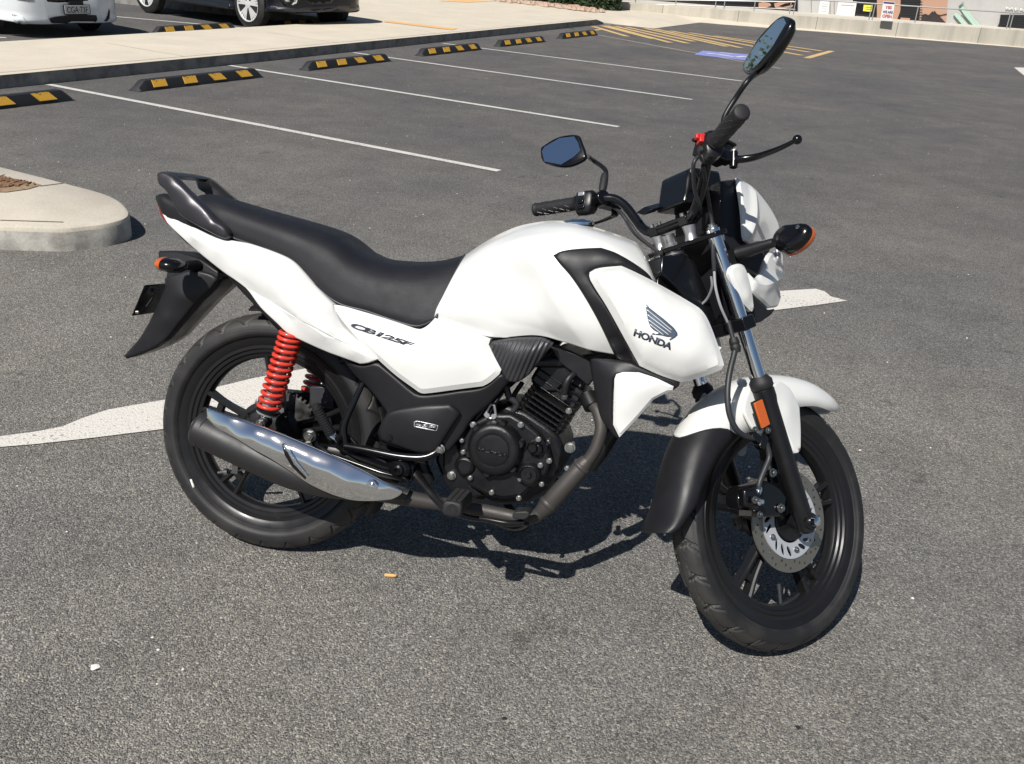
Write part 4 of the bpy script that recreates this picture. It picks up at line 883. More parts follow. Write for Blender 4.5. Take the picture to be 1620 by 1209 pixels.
# knee textured panel
M_KNEE = mat('ribbed_black_plastic', (.03, .03, .034), .42); N, L = nodes(M_KNEE); tc = N.new('ShaderNodeTexCoord'); wv = N.new('ShaderNodeTexWave'); wv.inputs['Scale'].default_value = 32; wv.inputs['Distortion'].default_value = 0
mp = N.new('ShaderNodeMapping'); mp.inputs['Rotation'].default_value = (0, radians(-18), 0); L.new(tc.outputs['Object'], mp.inputs[0]); L.new(mp.outputs[0], wv.inputs['Vector']); bq = N.new('ShaderNodeBump'); bq.inputs['Strength'].default_value = .9; bq.inputs['Distance'].default_value = .002; L.new(wv.outputs['Fac'], bq.inputs['Height']); L.new(bq.outputs[0], N['Principled BSDF'].inputs['Normal'])
panel('knee_panel', [(774, 546, -.147, 'c'), (778, 542, -.147), (810, 537, -.143), (840, 535, -.140), (860, 537, -.140), (875, 545, -.138, 'c'), (858, 567, -.136), (838, 592, -.134, 'c'), (820, 604, -.136), (803, 603, -.138), (792, 587, -.142, 'c'), (783, 565, -.145)], M_KNEE, bike, inner=[(815, 565, -.158), (840, 550, -.156)], r=.006, puff=.005, th=.02, mirror=True)
# dark lower cover
LC = [(536, 560, -.120, 'c'), (566, 578, -.142), (597, 573, -.146, 'c'), (626, 597, -.150), (650, 617, -.151), (664, 625, -.151), (690, 624, -.151), (725, 619, -.150), (765, 613, -.149), (790, 594, -.148), (797, 590, -.146, 'c'), (806, 604, -.135, 'c'), (780, 634, -.132), (748, 662, -.130), (733, 686, -.128), (712, 712, -.128, 'c'), (690, 719, -.130), (655, 717, -.134, 'c'), (620, 706, -.134), (600, 697, -.134, 'c'), (598, 688, -.134), (612, 652, -.134, 'c'), (590, 622, -.130), (562, 594, -.126)]
cover = panel('lower_cover', LC, M_BLKM, bike, inner=[(640, 640, -.146), (700, 640, -.146), (750, 635, -.142), (620, 620, -.144)], r=.008, puff=.005, th=.02, mirror=True)
ESP = panel('cover_plate', [(597, 686, -.142, 'c'), (604, 668, -.146), (616, 652, -.15), (636, 646, -.153, 'c'), (670, 641, -.155), (711, 640, -.155, 'c'), (720, 646, -.153), (728, 655, -.151, 'c'), (708, 686, -.150), (690, 716, -.146, 'c'), (664, 717, -.144), (630, 706, -.143), (600, 695, -.141)], M_BLKM, cover, inner=[(650, 662, -.158), (690, 660, -.158), (670, 690, -.156)], r=.010, puff=.006, th=.006, mirror=True)
mb = MB(); mb.hexbolt(K(616, 692, -.153), (0, -1, 0), .006, .003); build(mb, 'cover_bolt', M_BLKG, cover, 'b')

# tail
TP = [(257, 338, -.045, 'c'), (268, 340, -.052), (290, 348, -.068), (330, 367, -.088), (362, 379, -.1), (397, 386, -.109), (440, 401, -.12), (463, 413, -.125), (480, 430, -.129), (497, 450, -.133), (513, 467, -.138), (527, 481, -.141, 'c'), (531, 497, -.148), (543, 517, -.151), (570, 543, -.155), (597, 568, -.156, 'c'), (584, 574, -.156), (570, 576, -.155, 'c'), (545, 567, -.154), (513, 555, -.151), (463, 532, -.146), (450, 523, -.144), (440, 513, -.142), (413, 487, -.133), (393, 460, -.124), (375, 445, -.118), (353, 430, -.108), (313, 398, -.086), (280, 368, -.064), (265, 353, -.052, 'c')]
tail = panel('tail_panel', TP, M_WHITE, bike, inner=[(310, 376, -.096), (350, 394, -.117), (400, 414, -.138), (440, 433, -.150), (462, 452, -.158), (490, 492, -.170), (520, 524, -.174), (560, 556, -.168), (390, 440, -.132), (430, 470, -.144), (470, 515, -.156), (500, 470, -.150), (515, 545, -.160), (420, 402, -.128)], r=.004, puff=.003, th=.02, mirror=True, ang=18, creases=[([(310, 370, -.1), (370, 395, -.12), (425, 417, -.14), (458, 436, -.15), (488, 466, -.16), (525, 512, -.17), (575, 556, -.16)], .026, .0055), ([(372, 446, -.12), (410, 466, -.13), (440, 484, -.14), (462, 505, -.15)], .020, -.004)])
# dark tail underbody and rear cap: lofted solid between the two panels
ub = MB(); rows = []
for top, bot, wd in (((249, 309), (252, 330), .034), ((258, 306), (262, 350), .050), ((275, 312), (285, 378), .062), ((300, 320), (306, 396), .076), ((340, 345), (345, 428), .094), ((400, 385), (380, 465), .104), ((450, 410), (415, 502), .112), ((500, 450), (446, 530), .118), ((545, 490), (470, 540), .122), ((590, 520), (530, 562), .125)):
    t, b = K(top[0], top[1], -wd * .6), K(bot[0], bot[1], -wd); c_ = []
    for y, k in ((0, 0), (-wd * .7, .02), (-wd, .25), (-wd, .75), (-wd * .93, .96), (-wd * .7, 1.0), (0, 1.0)):
        p = t.lerp(b, k); c_.append(Vector((p.x, y, p.z)))
    rows.append(c_)
underbody = skin('tail_underbody', rows, M_BLKM, bike, su=3, sv=3, ang=40)
# tail light
mb = MB(); rows = []
for (x0, y0), (x1, y1), wd in (((250, 318), (252, 332), .032), ((251, 322), (257, 344), .036), ((256, 326), (266, 356), .044)):
    t, b = K(x0 - 1.5, y0, -wd), K(x1 - 1.5, y1, -wd); rows.append([Vector((p.x, s * wd, p.z)) for s in (-1, 1) for p in ((t, b) if s < 0 else (b, t))])
mb.grid(rows, loop=True, cap0=True, cap1=True); build(mb, 'tail_light', M_SPRK, bike, 'b', bevel=.003)
# grab rail: two flat arms joined by a rear cross piece
def rail(pts, name):
    """closed ring of (px,py,y) trace of the right arm, extruded towards the middle"""
# near arm as a panel with real thickness
rail_o = panel('grab_rail', [(248, 276, -.095, 'c'), (252, 273, -.095), (262, 273, -.095), (276, 279, -.097, 'c'), (296, 300, -.104), (313, 316, -.108), (338, 343, -.112), (358, 361, -.114), (362.5, 374, -.114, 'c'), (360, 377.5, -.114), (350, 376, -.114), (323, 363, -.112, 'c'), (292, 345, -.106), (282, 336, -.104, 'c'), (269, 312, -.100), (262, 300, -.098), (252, 292, -.096)], M_RAIL, bike, inner=[(270, 295, -.106), (300, 325, -.115), (335, 355, -.122)], r=.008, puff=.006, th=.016, mirror=True)
mb = MB(); rows = []
for y in (-.100, -.092, -.06, 0, .06, .092, .100):
    k = 1 - (abs(y) / .1) ** 4 * .25; c_ = K(262, 277, -.095); c_ = Vector((c_.x - .006 * (1 - (y / .1) ** 2), y, c_.z))
    rows.append([c_ + Vector((a * k, 0, b * k)) for a, b in ((-.018, .006), (-.010, .0095), (.012, .006), (.018, 0), (.010, -.007), (-.010, -.004), (-.017, -.001))])
mb.grid(rows, loop=True, cap0=True, cap1=True); build(mb, 'grab_rail_crossbar', M_RAIL, rail_o, 'b', ang=50)
# rail feet
for s in (-1, 1):
    mb = MB(); a, b = K(345, 366, -.104), K(352, 372, -.085); q = lambda v: Vector((v.x, -v.y * s, v.z)); mb.cyl(q(a), q(b), .010, .008, 16); build(mb, 'rail_mount', M_BLKM, rail_o, 'b')

# rear fender (number plate hanger)
RF = [(266, 446, 0), (262, 462, 0), (246, 492, 0), (226, 530, 0), (197, 565, 0)]
rf = panel('rear_fender', [(262, 440, -.06, 'c'), (300, 428, -.062), (330, 432, -.064), (346, 441, -.064, 'c'), (334, 458, -.062), (314, 477, -.06), (288, 508, -.055), (265, 536, -.05), (245, 550, -.045), (222, 560, -.036), (200, 567, -.028, 'c'), (197, 564, -.028), (210, 550, -.032), (224, 533, -.04), (240, 505, -.046), (254, 475, -.052), (262, 457, -.056)], M_BLKM, bike, inner=[(290, 470, -.072), (262, 505, -.062)], r=.006, puff=.006, th=.004, mirror=True)
# the outer skin joining the two sides
mb = MB(); rows = []
for px, py, wd in ((262, 440, .058), (262, 457, .056), (254, 475, .052), (240, 505, .046), (224, 533, .04), (210, 550, .032), (197, 564, .026)):
    p = K(px, py, -wd); rows.append([Vector((p.x - .008 * (1 - k * k), wd * k, p.z)) for k in (-1, -.6, -.2, .2, .6, 1)])
rows = [list(r) for r in zip(*[crv(cc, None, 4)[0] for cc in zip(*rows)])]; mb.grid(rows); build(mb, 'fender_back', M_BLKM, rf, 'b', solid=.004)
mb = MB(); rows = []
for px, py, wd in ((346, 441, .062), (334, 458, .061), (314, 477, .059), (288, 508, .054), (265, 536, .049), (245, 550, .044), (222, 560, .036), (200, 567, .027)):
    p = K(px, py, -wd); rows.append([Vector((p.x, wd * k, p.z)) for k in (-1, -.5, 0, .5, 1)])
mb.grid(rows); build(mb, 'fender_liner', M_BLKM, rf, 'b', solid=.003)
# mounting block under the tail, plate bracket
mb = MB(); mb.prism([K(250, 397, -.035), K(286, 399, -.035), K(318, 411, -.05), K(345, 430, -.06), K(345, 442, -.06), K(300, 436, -.055), K(275, 440, -.05), K(262, 440, -.04), K(268, 410, -.035), K(250, 411, -.035)], [Vector((p.x, -p.y, p.z)) for p in (K(250, 397, -.035), K(286, 399, -.035), K(318, 411, -.05), K(345, 430, -.06), K(345, 442, -.06), K(300, 436, -.055), K(275, 440, -.05), K(262, 440, -.04), K(268, 410, -.035), K(250, 411, -.035))]); build(mb, 'fender_mount', M_BLKM, rf, 'b', bevel=.004)
pb_ = MB(); q = [K(236, 450, -.06), K(263, 453, -.06), K(244, 496, -.06), K(215, 499, -.06)]
R0 = q[0]; dn = (q[3] - q[0]); mb = MB()
a, b = K(237, 450, -.05), K(217, 498, -.05); ax = (b - a); fwd = Vector((-ax.z, 0, ax.x)).normalized()
pl = [Vector((a.x, -.075, a.z)), Vector((a.x, .075, a.z)), Vector((b.x, .075, b.z)), Vector((b.x, -.075, b.z))]
mb.prism([p for p in pl], fwd * -.004 if fwd.x < 0 else fwd * .004)
pbk = build(mb, 'plate_bracket', M_BLKG, rf, 'b', bevel=.003)
mb = MB(); mb.tube([K(250, 461, -.05), K(240, 458, -.06), K(236, 463, -.075)], .007, 12, sm=3); mb.tube([K(244, 468, -.05), K(232, 485, -.06)], .004, 10); build(mb, 'plate_lamp', M_BLKG, rf, 'b')
mb = MB(); mb.cyl(K(219, 494, -.066), K(219, 494, -.066) + Vector((-.006, -.002, 0)), .005, n=12); build(mb, 'plate_reflector', M_STEEL, rf, 'b')
# rear indicators
def rsig(s):
    f = lambda v: Vector((v.x, v.y * s, v.z)); mb = MB()
    a, b = K(312, 420, -.055), K(285, 420, -.115); mb.tube([f(a), f(a.lerp(b, .5)), f(b)], [.014, .012, .011], 16, sm=3)
    root_o = build(mb, 'turn_signal', M_BLKM, bike, 'b')
    c_ = K(276, 420, -.150); mb = MB(); rows = []
    for t, k in ((.028, .25), (.024, .6), (.012, .92), (-.004, 1.0), (-.018, .96)):
        rows.append([f(Vector((c_.x + t, c_.y + .040 * k * cos(i * 2 * pi / 24), c_.z + .0185 * k * sin(i * 2 * pi / 24)))) for i in range(24)])
    mb.grid(rows, loop=True, cap0=True, cap1=True); build(mb, 'signal_housing', M_BLKG, root_o, 'b', ang=50)
    mb = MB(); rows = []
    for t, k in ((-.018, .93), (-.026, .93), (-.033, .82), (-.038, .5)):
        rows.append([f(Vector((c_.x + t, c_.y + .040 * k * cos(i * 2 * pi / 24), c_.z + .0185 * k * sin(i * 2 * pi / 24)))) for i in range(24)])
    mb.grid(rows, loop=True, cap0=True, cap1=True); build(mb, 'signal_lens', M_ORANGE, root_o, 'b', ang=60)
rsig(1); rsig(-1)
# ---------------------------------------------------------------- front fender
def fsec(th, rc, re, w=.066, n=9, dth=0):
    o = []
    for i in range(n):
        a = pi / 2 * i / (n - 1); y = -w * sin(a) ** .85; r = re + (rc - re) * cos(a) ** .62; tt = radians(th + dth * (i / (n - 1)) ** 1.5); o.append(Vector((FRONT_C.x + r * cos(tt), y, FRONT_C.z + r * sin(tt))))
    return o
wr = [fsec(53.5, .364, .350, .010), fsec(58, .361, .325, .040), fsec(66, .357, .300, .058), fsec(77, .353, .283), fsec(90, .347, .265), fsec(104, .345, .250), fsec(118, .344, .245), fsec(132, .345, .245, dth=-4), fsec(141, .344, .250, dth=-8), fsec(151, .343, .258, dth=-15)]
def fend(name, rows, m, parent):
    cols = list(zip(*rows)); cols = [crv(c, None, 5)[0] for c in cols]; R = [list(r) for r in zip(*cols)]
    full = [[Vector((p.x, -p.y, p.z)) for p in r[::-1]][:-1] + r for r in R]; mb = MB(); mb.grid(full)
    return build(mb, name, m, parent, 's', ang=60, solid=.0045)
ffen = fend('front_fender', wr, M_WHITE, bike)
br_ = [fsec(150.6, .3415, .256, .0655, dth=-15), fsec(158, .340, .268, .065, dth=-10), fsec(166, .338, .280, .063, dth=-3), fsec(174, .340, .292, .061), fsec(180, .348, .312, .058), fsec(185.5, .366, .338, .054), fsec(187.5, .374, .352, .046)]
fend('fender_flap', br_, M_BLKM, ffen)
flap = panel('fender_side_flap', [(1220, 610, -.082, 'c'), (1232, 604, -.078), (1248, 614, -.076), (1258, 632, -.076), (1264, 645, -.077, 'c'), (1266, 680, -.083), (1266, 713, -.088, 'c'), (1262, 717, -.088), (1256, 717, -.088, 'c'), (1248, 697, -.088), (1239, 675, -.088), (1230, 645, -.086), (1223, 625, -.084)], M_WHITE, ffen, inner=[(1246, 650, -.088)], fr='s', r=.004, puff=.003, th=.004, res=.008, mirror=True)
panel('fender_inner_flap', [(1186, 612, -.076, 'c'), (1178, 632, -.078), (1176, 650, -.08), (1184, 668, -.082), (1192, 680, -.083), (1205, 688, -.084, 'c'), (1212, 670, -.08, 'c'), (1206, 640, -.078), (1200, 612, -.076, 'c')], M_WHITE, ffen, fr='s', r=.004, puff=.003, th=.004, res=.008, mirror=True)
mb = MB(); c_ = fk(.265, -.020, -.121); R = Matrix((FX, YA, FA)).transposed()
a = S(1205, 655, -.122); mb.box(a, (.028, .006, .060), R); build(mb, 'reflector', M_ORANGE, bike, 's', bevel=.002)
mb = MB(); mb.box(a + YA * .005, (.033, .006, .066), R); build(mb, 'reflector_base', M_BLKM, bike, 's', bevel=.002)
# ---------------------------------------------------------------- headlight cowl
c1 = panel('headlight_cowl', [(1167, 281, -.085, 'c'), (1178, 287, -.075), (1194, 299, -.060), (1217, 328, -.040), (1230, 353, -.030), (1232, 368, -.030, 'c'), (1225, 378, -.042), (1205, 384, -.065), (1189, 386, -.085, 'c'), (1182, 382, -.092), (1177, 374, -.096), (1174, 335, -.095), (1169, 300, -.090)], M_WHITE, bike, inner=[(1192, 335, -.088), (1200, 352, -.084), (1185, 360, -.096), (1212, 345, -.060), (1190, 310, -.078)], fr='s', r=.005, puff=.003, prof='ch', ang=18, creases=[([(1182, 372, -.09), (1190, 340, -.085), (1188, 305, -.07)], .02, .006)], res=.007, th=.006, mirror=True)
panel('cowl_lower', [(1184, 432, -.092, 'c'), (1194, 441, -.088), (1200, 437, -.082), (1207, 422, -.070), (1215, 404, -.060, 'c'), (1222, 398, -.05), (1236, 400, -.030), (1238, 420, -.028), (1237, 438, -.030, 'c'), (1233, 456, -.036), (1234.5, 474, -.036, 'c'), (1229, 485, -.042), (1216, 488, -.055, 'c'), (1203, 476, -.072), (1189, 463, -.088, 'c')], M_WHITE, bike, inner=[(1213, 446, -.078), (1225, 444, -.056), (1210, 462, -.080), (1222, 472, -.060)], fr='s', r=.005, puff=.003, prof='ch', ang=18, creases=[([(1190, 447, -.09), (1205, 452, -.08), (1222, 446, -.06), (1236, 440, -.04)], .02, .006)], res=.006, th=.006, mirror=True)
panel('cowl_side_trim', [(1153, 424, -.112, 'c'), (1158, 420, -.112), (1168, 417.5, -.110), (1176, 420, -.108), (1180, 427, -.106), (1188, 457, -.104), (1193, 487, -.100, 'c'), (1190, 493, -.100), (1186, 491, -.100, 'c'), (1171, 474, -.106), (1160, 452, -.110), (1153, 434, -.112)], M_WHITE, bike, inner=[(1170, 440, -.115), (1180, 470, -.110)], fr='s', r=.007, puff=.0045, prof='ch', ang=18, res=.006, th=.010, mirror=True)
# dark headlight body behind the white pieces: lofted from traced side views
hb_ = MB(); rows = []
def hrow(pts): return [Vector((p.x, p.y, p.z)) for p in [S(*q) for q in pts]]
def solid_side(name, outl, y0, y1, m, fr='s', parent=None, bevel=.004, taper=1.0):
    """outline traced at depth y0 (near side), carried straight across to y1"""
    a = [F(fr, x, y, y0) for x, y in outl]; c = sum(a, Vector()) / len(a); b = [Vector((c.x + (p.x - c.x) * taper, y1, c.z + (p.z - c.z) * taper)) for p in a]; mb = MB(); mb.prism(a, b)
    return build(mb, name, m, parent or bike, fr, bevel=bevel)
solid_side('headlight_body', [(1141, 286), (1166, 283), (1172, 300), (1178, 370), (1186, 388), (1206, 392), (1211, 405), (1199, 436), (1186, 432), (1192, 468), (1216, 490), (1228, 488), (1221, 498), (1207, 508), (1200, 511), (1190, 503), (1176, 496), (1160, 450), (1148, 400), (1142, 350)], -.080, .080, M_BLKM)
mb = MB(); lc = [Vector((S(1228, 390, 0).x + .004, 0, S(1228, 390, 0).z))]
p_ = S(1232, 412, -.03); mb.prism([Vector((p_.x - .035, y * .8, p_.z + z * .8)) for y, z in ((-.07, .06), (-.03, .075), (.03, .075), (.07, .06), (.075, -.01), (.045, -.055), (0, -.07), (-.045, -.055), (-.075, -.01))], Vector((.012, 0, .003))); build(mb, 'headlight_lens', M_SILV, bike, 's', bevel=.004)
# instrument housing
mb = MB(); rows = []
for x, z, wd in ((.938, 1.040, .050), (.936, 1.075, .056), (.946, 1.092, .058), (.985, 1.098, .060), (1.03, 1.088, .060), (1.06, 1.05, .055)):
    rows.append([Vector((x, -wd, z)), Vector((x, wd, z)), Vector((x + .020, wd * .9, z - .055)), Vector((x + .020, -wd * .9, z - .055))])
visor_pts = [(1043, 300), (1045, 288), (1050, 283), (1058, 283.5), (1080, 287), (1094, 289), (1098, 310), (1092, 334), (1070, 342), (1050, 340), (1036, 338), (1040, 322)]
solid_side('instrument_housing', visor_pts, .055, -.045, M_BLKG, bevel=.008)
mb = MB(); a = S(1050, 290, .05); mb.prism([S(1036, 336, .05), S(1018, 341, .055), S(1005, 337, .075), S(1030, 330, .075)], Vector((.01, -.02, .012))); build(mb, 'meter_bracket', M_BLKG, bike, 's', bevel=.002)
# front indicators
def fsig(s):
    f = lambda v: Vector((v.x, v.y * s, v.z)); mb = MB()
    a, b = S(1168, 402, -.085), S(1224, 384, -.165); mb.tube([f(a), f(a.lerp(b, .3)), f(a.lerp(b, .7)), f(b)], [.021, .018, .015, .012], 18, sm=4, flat=.8)
    o = build(mb, 'turn_signal', M_BLKM, bike, 's')
    p0 = Vector((1.140, -.19, .93)); n = Vector((-.98, -.15, .10)).normalized()
    outl = [(1221, 382), (1225, 369), (1238, 357), (1256, 354), (1273, 353), (1280, 360), (1278, 372), (1266, 387), (1247, 398), (1234, 398), (1225, 392)]
    P = crv([plq(x, y, p0, n) for x, y in outl], None, 4, closed=True)[0]; c_ = sum(P, Vector()) / len(P)
    def ringat(t, k): return [f(c_ + (p - c_) * k - n * t) for p in P]
    mb = MB(); mb.grid([ringat(t, k) for t, k in ((-.009, .35), (-.008, .70), (-.004, .90), (.001, .975), (.006, 1.0), (.014, .99))], loop=True, cap0=True, cap1=True); build(mb, 'signal_housing', M_BLKG, o, 's', ang=45)
    mb = MB(); mb.grid([ringat(t, k) for t, k in ((.014, .99), (.022, 1.02), (.028, .97), (.034, .8), (.036, .5))], loop=True, cap0=True, cap1=True); build(mb, 'signal_lens', M_ORANGE, o, 's', ang=45)
    mb = MB(); q = plq(1265, 361, p0, n) + n * .008; mb.lathe(f(q), f(n) if s > 0 else f(n), [(-.003, .005), (.001, .005), (.001, .003)], 14); build(mb, 'signal_screw', M_STEEL, o, 's')
fsig(1); fsig(-1)
# ================================================================ decals laid on the real surfaces
from mathutils.bvhtree import BVHTree
def bvh_of(o):
    me = o.data; return BVHTree.FromPolygons([tuple(o_mw @ v.co) for v in me.vertices] if False else [tuple(MW[o.name] @ v.co) for v in me.vertices], [tuple(p.vertices) for p in me.polygons])
def decal(name, V, Fc, obj, m, off=.0009, fr='b'):
    """V: list of photo points (px,py); faces; laid on obj's surface where the sight line meets it"""
    b = bvh_of(obj); inv = FR[fr].inverted(); mb = MB(); vs = []; bad = set()
    for i, (x, y) in enumerate(V):
        d = ray(x, y).normalized(); h = b.ray_cast(CAMP, d)
        if h[0] is None: bad.add(i); vs.append(Vector()); continue
        n = h[1] if h[1].dot(d) < 0 else -h[1]; vs.append(inv @ (h[0] + n * off))
    fs = [f for f in Fc if not any(i in bad for i in f)]; used = sorted({i for f in fs for i in f}); mp_ = {k: j for j, k in enumerate(used)}
    mb.add([vs[i] for i in used], [tuple(mp_[i] for i in f) for f in fs]); return build(mb, name, m, obj, fr, ang=180, solid=.0006)
def text2d(s, bold=.0, shear=0, spacing=1.0):
    cu = bpy.data.curves.new('lettering', 'FONT'); cu.body = s; cu.size = 1; cu.offset = bold; cu.shear = shear; cu.space_character = spacing; cu.resolution_u = 3; cu.fill_mode = 'FRONT'
    o = bpy.data.objects.new('lettering', cu); COL.objects.link(o); dg = bpy.context.evaluated_depsgraph_get(); me = o.evaluated_get(dg).to_mesh()
    V = [(v.co.x, v.co.y) for v in me.vertices]; Fc = [tuple(p.vertices) for p in me.polygons]; o.evaluated_get(dg).to_mesh_clear(); bpy.data.objects.remove(o); bpy.data.curves.remove(cu)
    A = np.array(V); A = (A - A.min(0)) / (A.max(0) - A.min(0)); return A, Fc
def text_quad(s, q, **k):
    """q: four corners bottom-left, bottom-right, top-right, top-left"""
    A, Fc = text2d(s, **k); q = np.array(q, float); u, v = A[:, :1], A[:, 1:]
    P = q[0] * (1 - u) * (1 - v) + q[1] * u * (1 - v) + q[2] * u * v + q[3] * (1 - u) * v; return [tuple(p) for p in P], Fc
V_, F_ = text_quad('HONDA', [(1002, 531), (1061, 554), (1066, 544), (1005, 520)], bold=.045, spacing=.95); decal('emblem_lettering', V_, F_, shroud, M_DECAL)
# wing emblem: outline feather by feather
def poly_decal(name, polys, obj, m, off=.0009):
    V = []; Fc = []
    for p in polys:
        p = [Vector((x, y)) for x, y in p]; fine = []
        for a, b in zip(p, p[1:] + p[:1]):
            k = max(1, int((b - a).length / 4)); fine += [a + (b - a) * (t / k) for t in range(k)]
        xs, ys = [q.x for q in fine], [q.y for q in fine]; g_ = max(3.0, (max(xs) - min(xs)) / 30); nf = len(fine); ext = []
        if max(xs) - min(xs) > 20 and max(ys) - min(ys) > 8:
            for i in range(int((max(xs) - min(xs)) / g_) + 1):
                for j in range(int((max(ys) - min(ys)) / g_) + 1):
                    q = Vector((min(xs) + (i + .5) * g_, min(ys) + (j + .5) * g_)); cr = sum(1 for a, b in zip(fine, fine[1:] + fine[:1]) if (a.y > q.y) != (b.y > q.y) and q.x < (b.x - a.x) * (q.y - a.y) / (b.y - a.y) + a.x)
                    if cr % 2 and min((q - a).length for a in fine) > g_ * .5: ext.append(q)
        vs, es, fs = delaunay_2d_cdt(fine + ext, [(i, (i + 1) % nf) for i in range(nf)], [], 1, 1e-5)[:3]; b_ = len(V); V += [tuple(v) for v in vs]; Fc += [tuple(b_ + i for i in f) for f in fs]
    return decal(name, V, Fc, obj, m, off)
poly_decal('wing_emblem', [[(1022.7, 481), (1027, 487), (1050, 505), (1066, 519), (1071, 526), (1072, 530), (1068, 534), (1060, 538.5), (1059, 537), (1063, 533), (1056, 533), (1046, 530.5), (1031, 529), (1033, 527), (1043, 527), (1034, 522), (1029, 517), (1027, 512), (1025, 506), (1023.5, 497), (1022, 488)]], shroud, M_DECALB)
M_WLINE = mat('emblem_silver_line', (.66, .68, .70), .3, .3)
fe = [((1023, 489), (1063, 522)), ((1024, 497), (1062, 526)), ((1025.5, 505), (1058, 529)), ((1028, 512), (1050, 529.5))]
poly_decal('wing_emblem_lines', [[(a[0], a[1]), (b[0], b[1]), (b[0] - .3, b[1] + 1.6), (a[0] + .2, a[1] + 1.8)] for a, b in fe], shroud, M_WLINE, .0018)
# model lettering on the side panel
V_, F_ = text_quad('CB125F', [(557, 519), (655, 551), (659, 544.5), (553, 508.5)], bold=.05, shear=.35, spacing=.93); decal('model_lettering', V_, F_, sidep, M_DECAL)
V_, F_ = text_quad('eSP', [(657.5, 673.5), (688, 679.5), (691, 674.5), (657.5, 668)], bold=.03, shear=.1); decal('badge_lettering', V_, F_, ESP, M_SILV)
poly_decal('badge_outline', [[(655, 667), (660, 665.6), (692, 672.5), (692, 674), (660, 667.2), (657, 668), (656, 674), (690, 681), (690, 682.2), (655, 675.5)], [(692, 672.5), (693.5, 673.5), (691.5, 681.5), (690, 682.2), (690, 680.8), (692, 674)]], ESP, M_SILV)
# ================================================================ rear suspension
def shock(s):
    y = -.128 * s; t = K(462, 524, -.128); b = K(418, 668, -.128); t = Vector((t.x, y, t.z)); b = Vector((b.x, y, b.z)); ax = (b - t).normalized(); L_ = (b - t).length
    mb = MB(); mb.lathe(t, ax, [(0, .012), (.012, .014), (.02, .014), (.021, .012), (L_ - .055, .012)], 28); mb.lathe(b - ax * .075, ax, [(0, .017), (.045, .017), (.046, .026), (.052, .026), (.053, .016), (.062, .014)], 28)
    o = build(mb, 'shock_absorber', M_SILV, bike, 'b', ang=40)
    sp = MB(); x_, y_, z_ = sp.frame(t, b); turns = 13; n = turns * 20; P = []; R = .0255; a0, a1 = .002, L_ - .034
    prog = lambda u: u + .045 * sin(u * 2 * pi * .5) * (1 - u)
    for i in range(n + 1):
        u = i / n; e = a0 + (a1 - a0) * (u ** 1.12 if s else u); an = u * turns * 2 * pi; P.append(t + z_ * e + (x_ * cos(an) + y_ * sin(an)) * R)
    sp.tube(P, .0048, 10); build(sp, 'spring', M_RED, o, 'b', ang=90)
    mb = MB(); mb.lathe(b - ax * .034, ax, [(0, .028), (.005, .028)], 28); build(mb, 'spring_seat', M_BLKS, o, 'b')
    mb = MB(); mb.box(b - ax * .006, (.026, .024, .034), Matrix.Rotation(-atan2(ax.x, -ax.z), 3, 'Y')); mb.cyl(b - YA * .018, b + YA * .018, .014, n=20); mb.cyl(t + ax * -.01 - YA * .018, t + ax * -.01 + YA * .018, .015, n=20); build(mb, 'shock_eye', M_BLKS, o, 'b', bevel=.002)
    mb = MB(); mb.hexbolt(b - YA * .018 * s, (0, -s, 0), .009, .010); build(mb, 'shock_bolt', M_STEEL, o, 'b')
shock(1); shock(-1)
# swingarm
mb = MB(); piv = K(632, 745, -.105)
for s in (-1, 1):
    a = Vector((-.035, s * .105, .309)); b = Vector((piv.x, s * .105, piv.z)); rows = []
    for t, w_, h_ in ((0, .012, .020), (.15, .014, .022), (.5, .014, .026), (1, .016, .030)):
        p = a.lerp(b, t); rows.append([p + Vector((0, y * w_, z * h_)) for y, z in ((-1, -.7), (-.7, -1), (.7, -1), (1, -.7), (1, .7), (.7, 1), (-.7, 1), (-1, .7))])
    mb.grid(rows, loop=True, cap0=True, cap1=True)
mb.cyl(Vector((piv.x, -.13, piv.z)), Vector((piv.x, .13, piv.z)), .022, n=24)
mb.box(Vector((.335, 0, .330)), (.035, .20, .045))
build(mb, 'swingarm', M_BLKS, bike, 'b', ang=35)
# chain case on the far side, grey box seen through the wheel
mb = MB(); a = [K(489, 612, .07), K(527, 611, .07), K(528, 648, .07), (K(490, 645, .07))]; mb.prism(a, Vector((0, .05, 0))); build(mb, 'chain_guard_cover', M_GREYP, bike, 'b', bevel=.004)
mb = MB(); rows = []
for x, z, h_ in ((-.10, .30, .07), (-.06, .31, .085), (.1, .33, .075), (.3, .345, .06), (.43, .352, .05), (.47, .35, .035)):
    rows.append([Vector((x, y, z + k * h_)) for y, k in ((.10, -1), (.135, -1), (.14, 0), (.135, 1), (.10, 1))])
mb.grid(rows, loop=True, cap0=True, cap1=True); build(mb, 'chain_case', M_BLKM, bike, 'b', ang=50)
# inner rear mudguard in front of the wheel
mb = MB(); rows = []
for i in range(15):
    th = radians(-28 + i * 9.2); r = .338; rows.append([Vector((REAR_C.x + (r - .016 * (k * k)) * cos(th), .068 * k, REAR_C.z + (r - .016 * k * k) * sin(th))) for k in (-1, -.8, -.4, 0, .4, .8, 1)])
mb.grid(rows); build(mb, 'inner_mudguard', M_BLKM, bike, 'b', solid=.004)
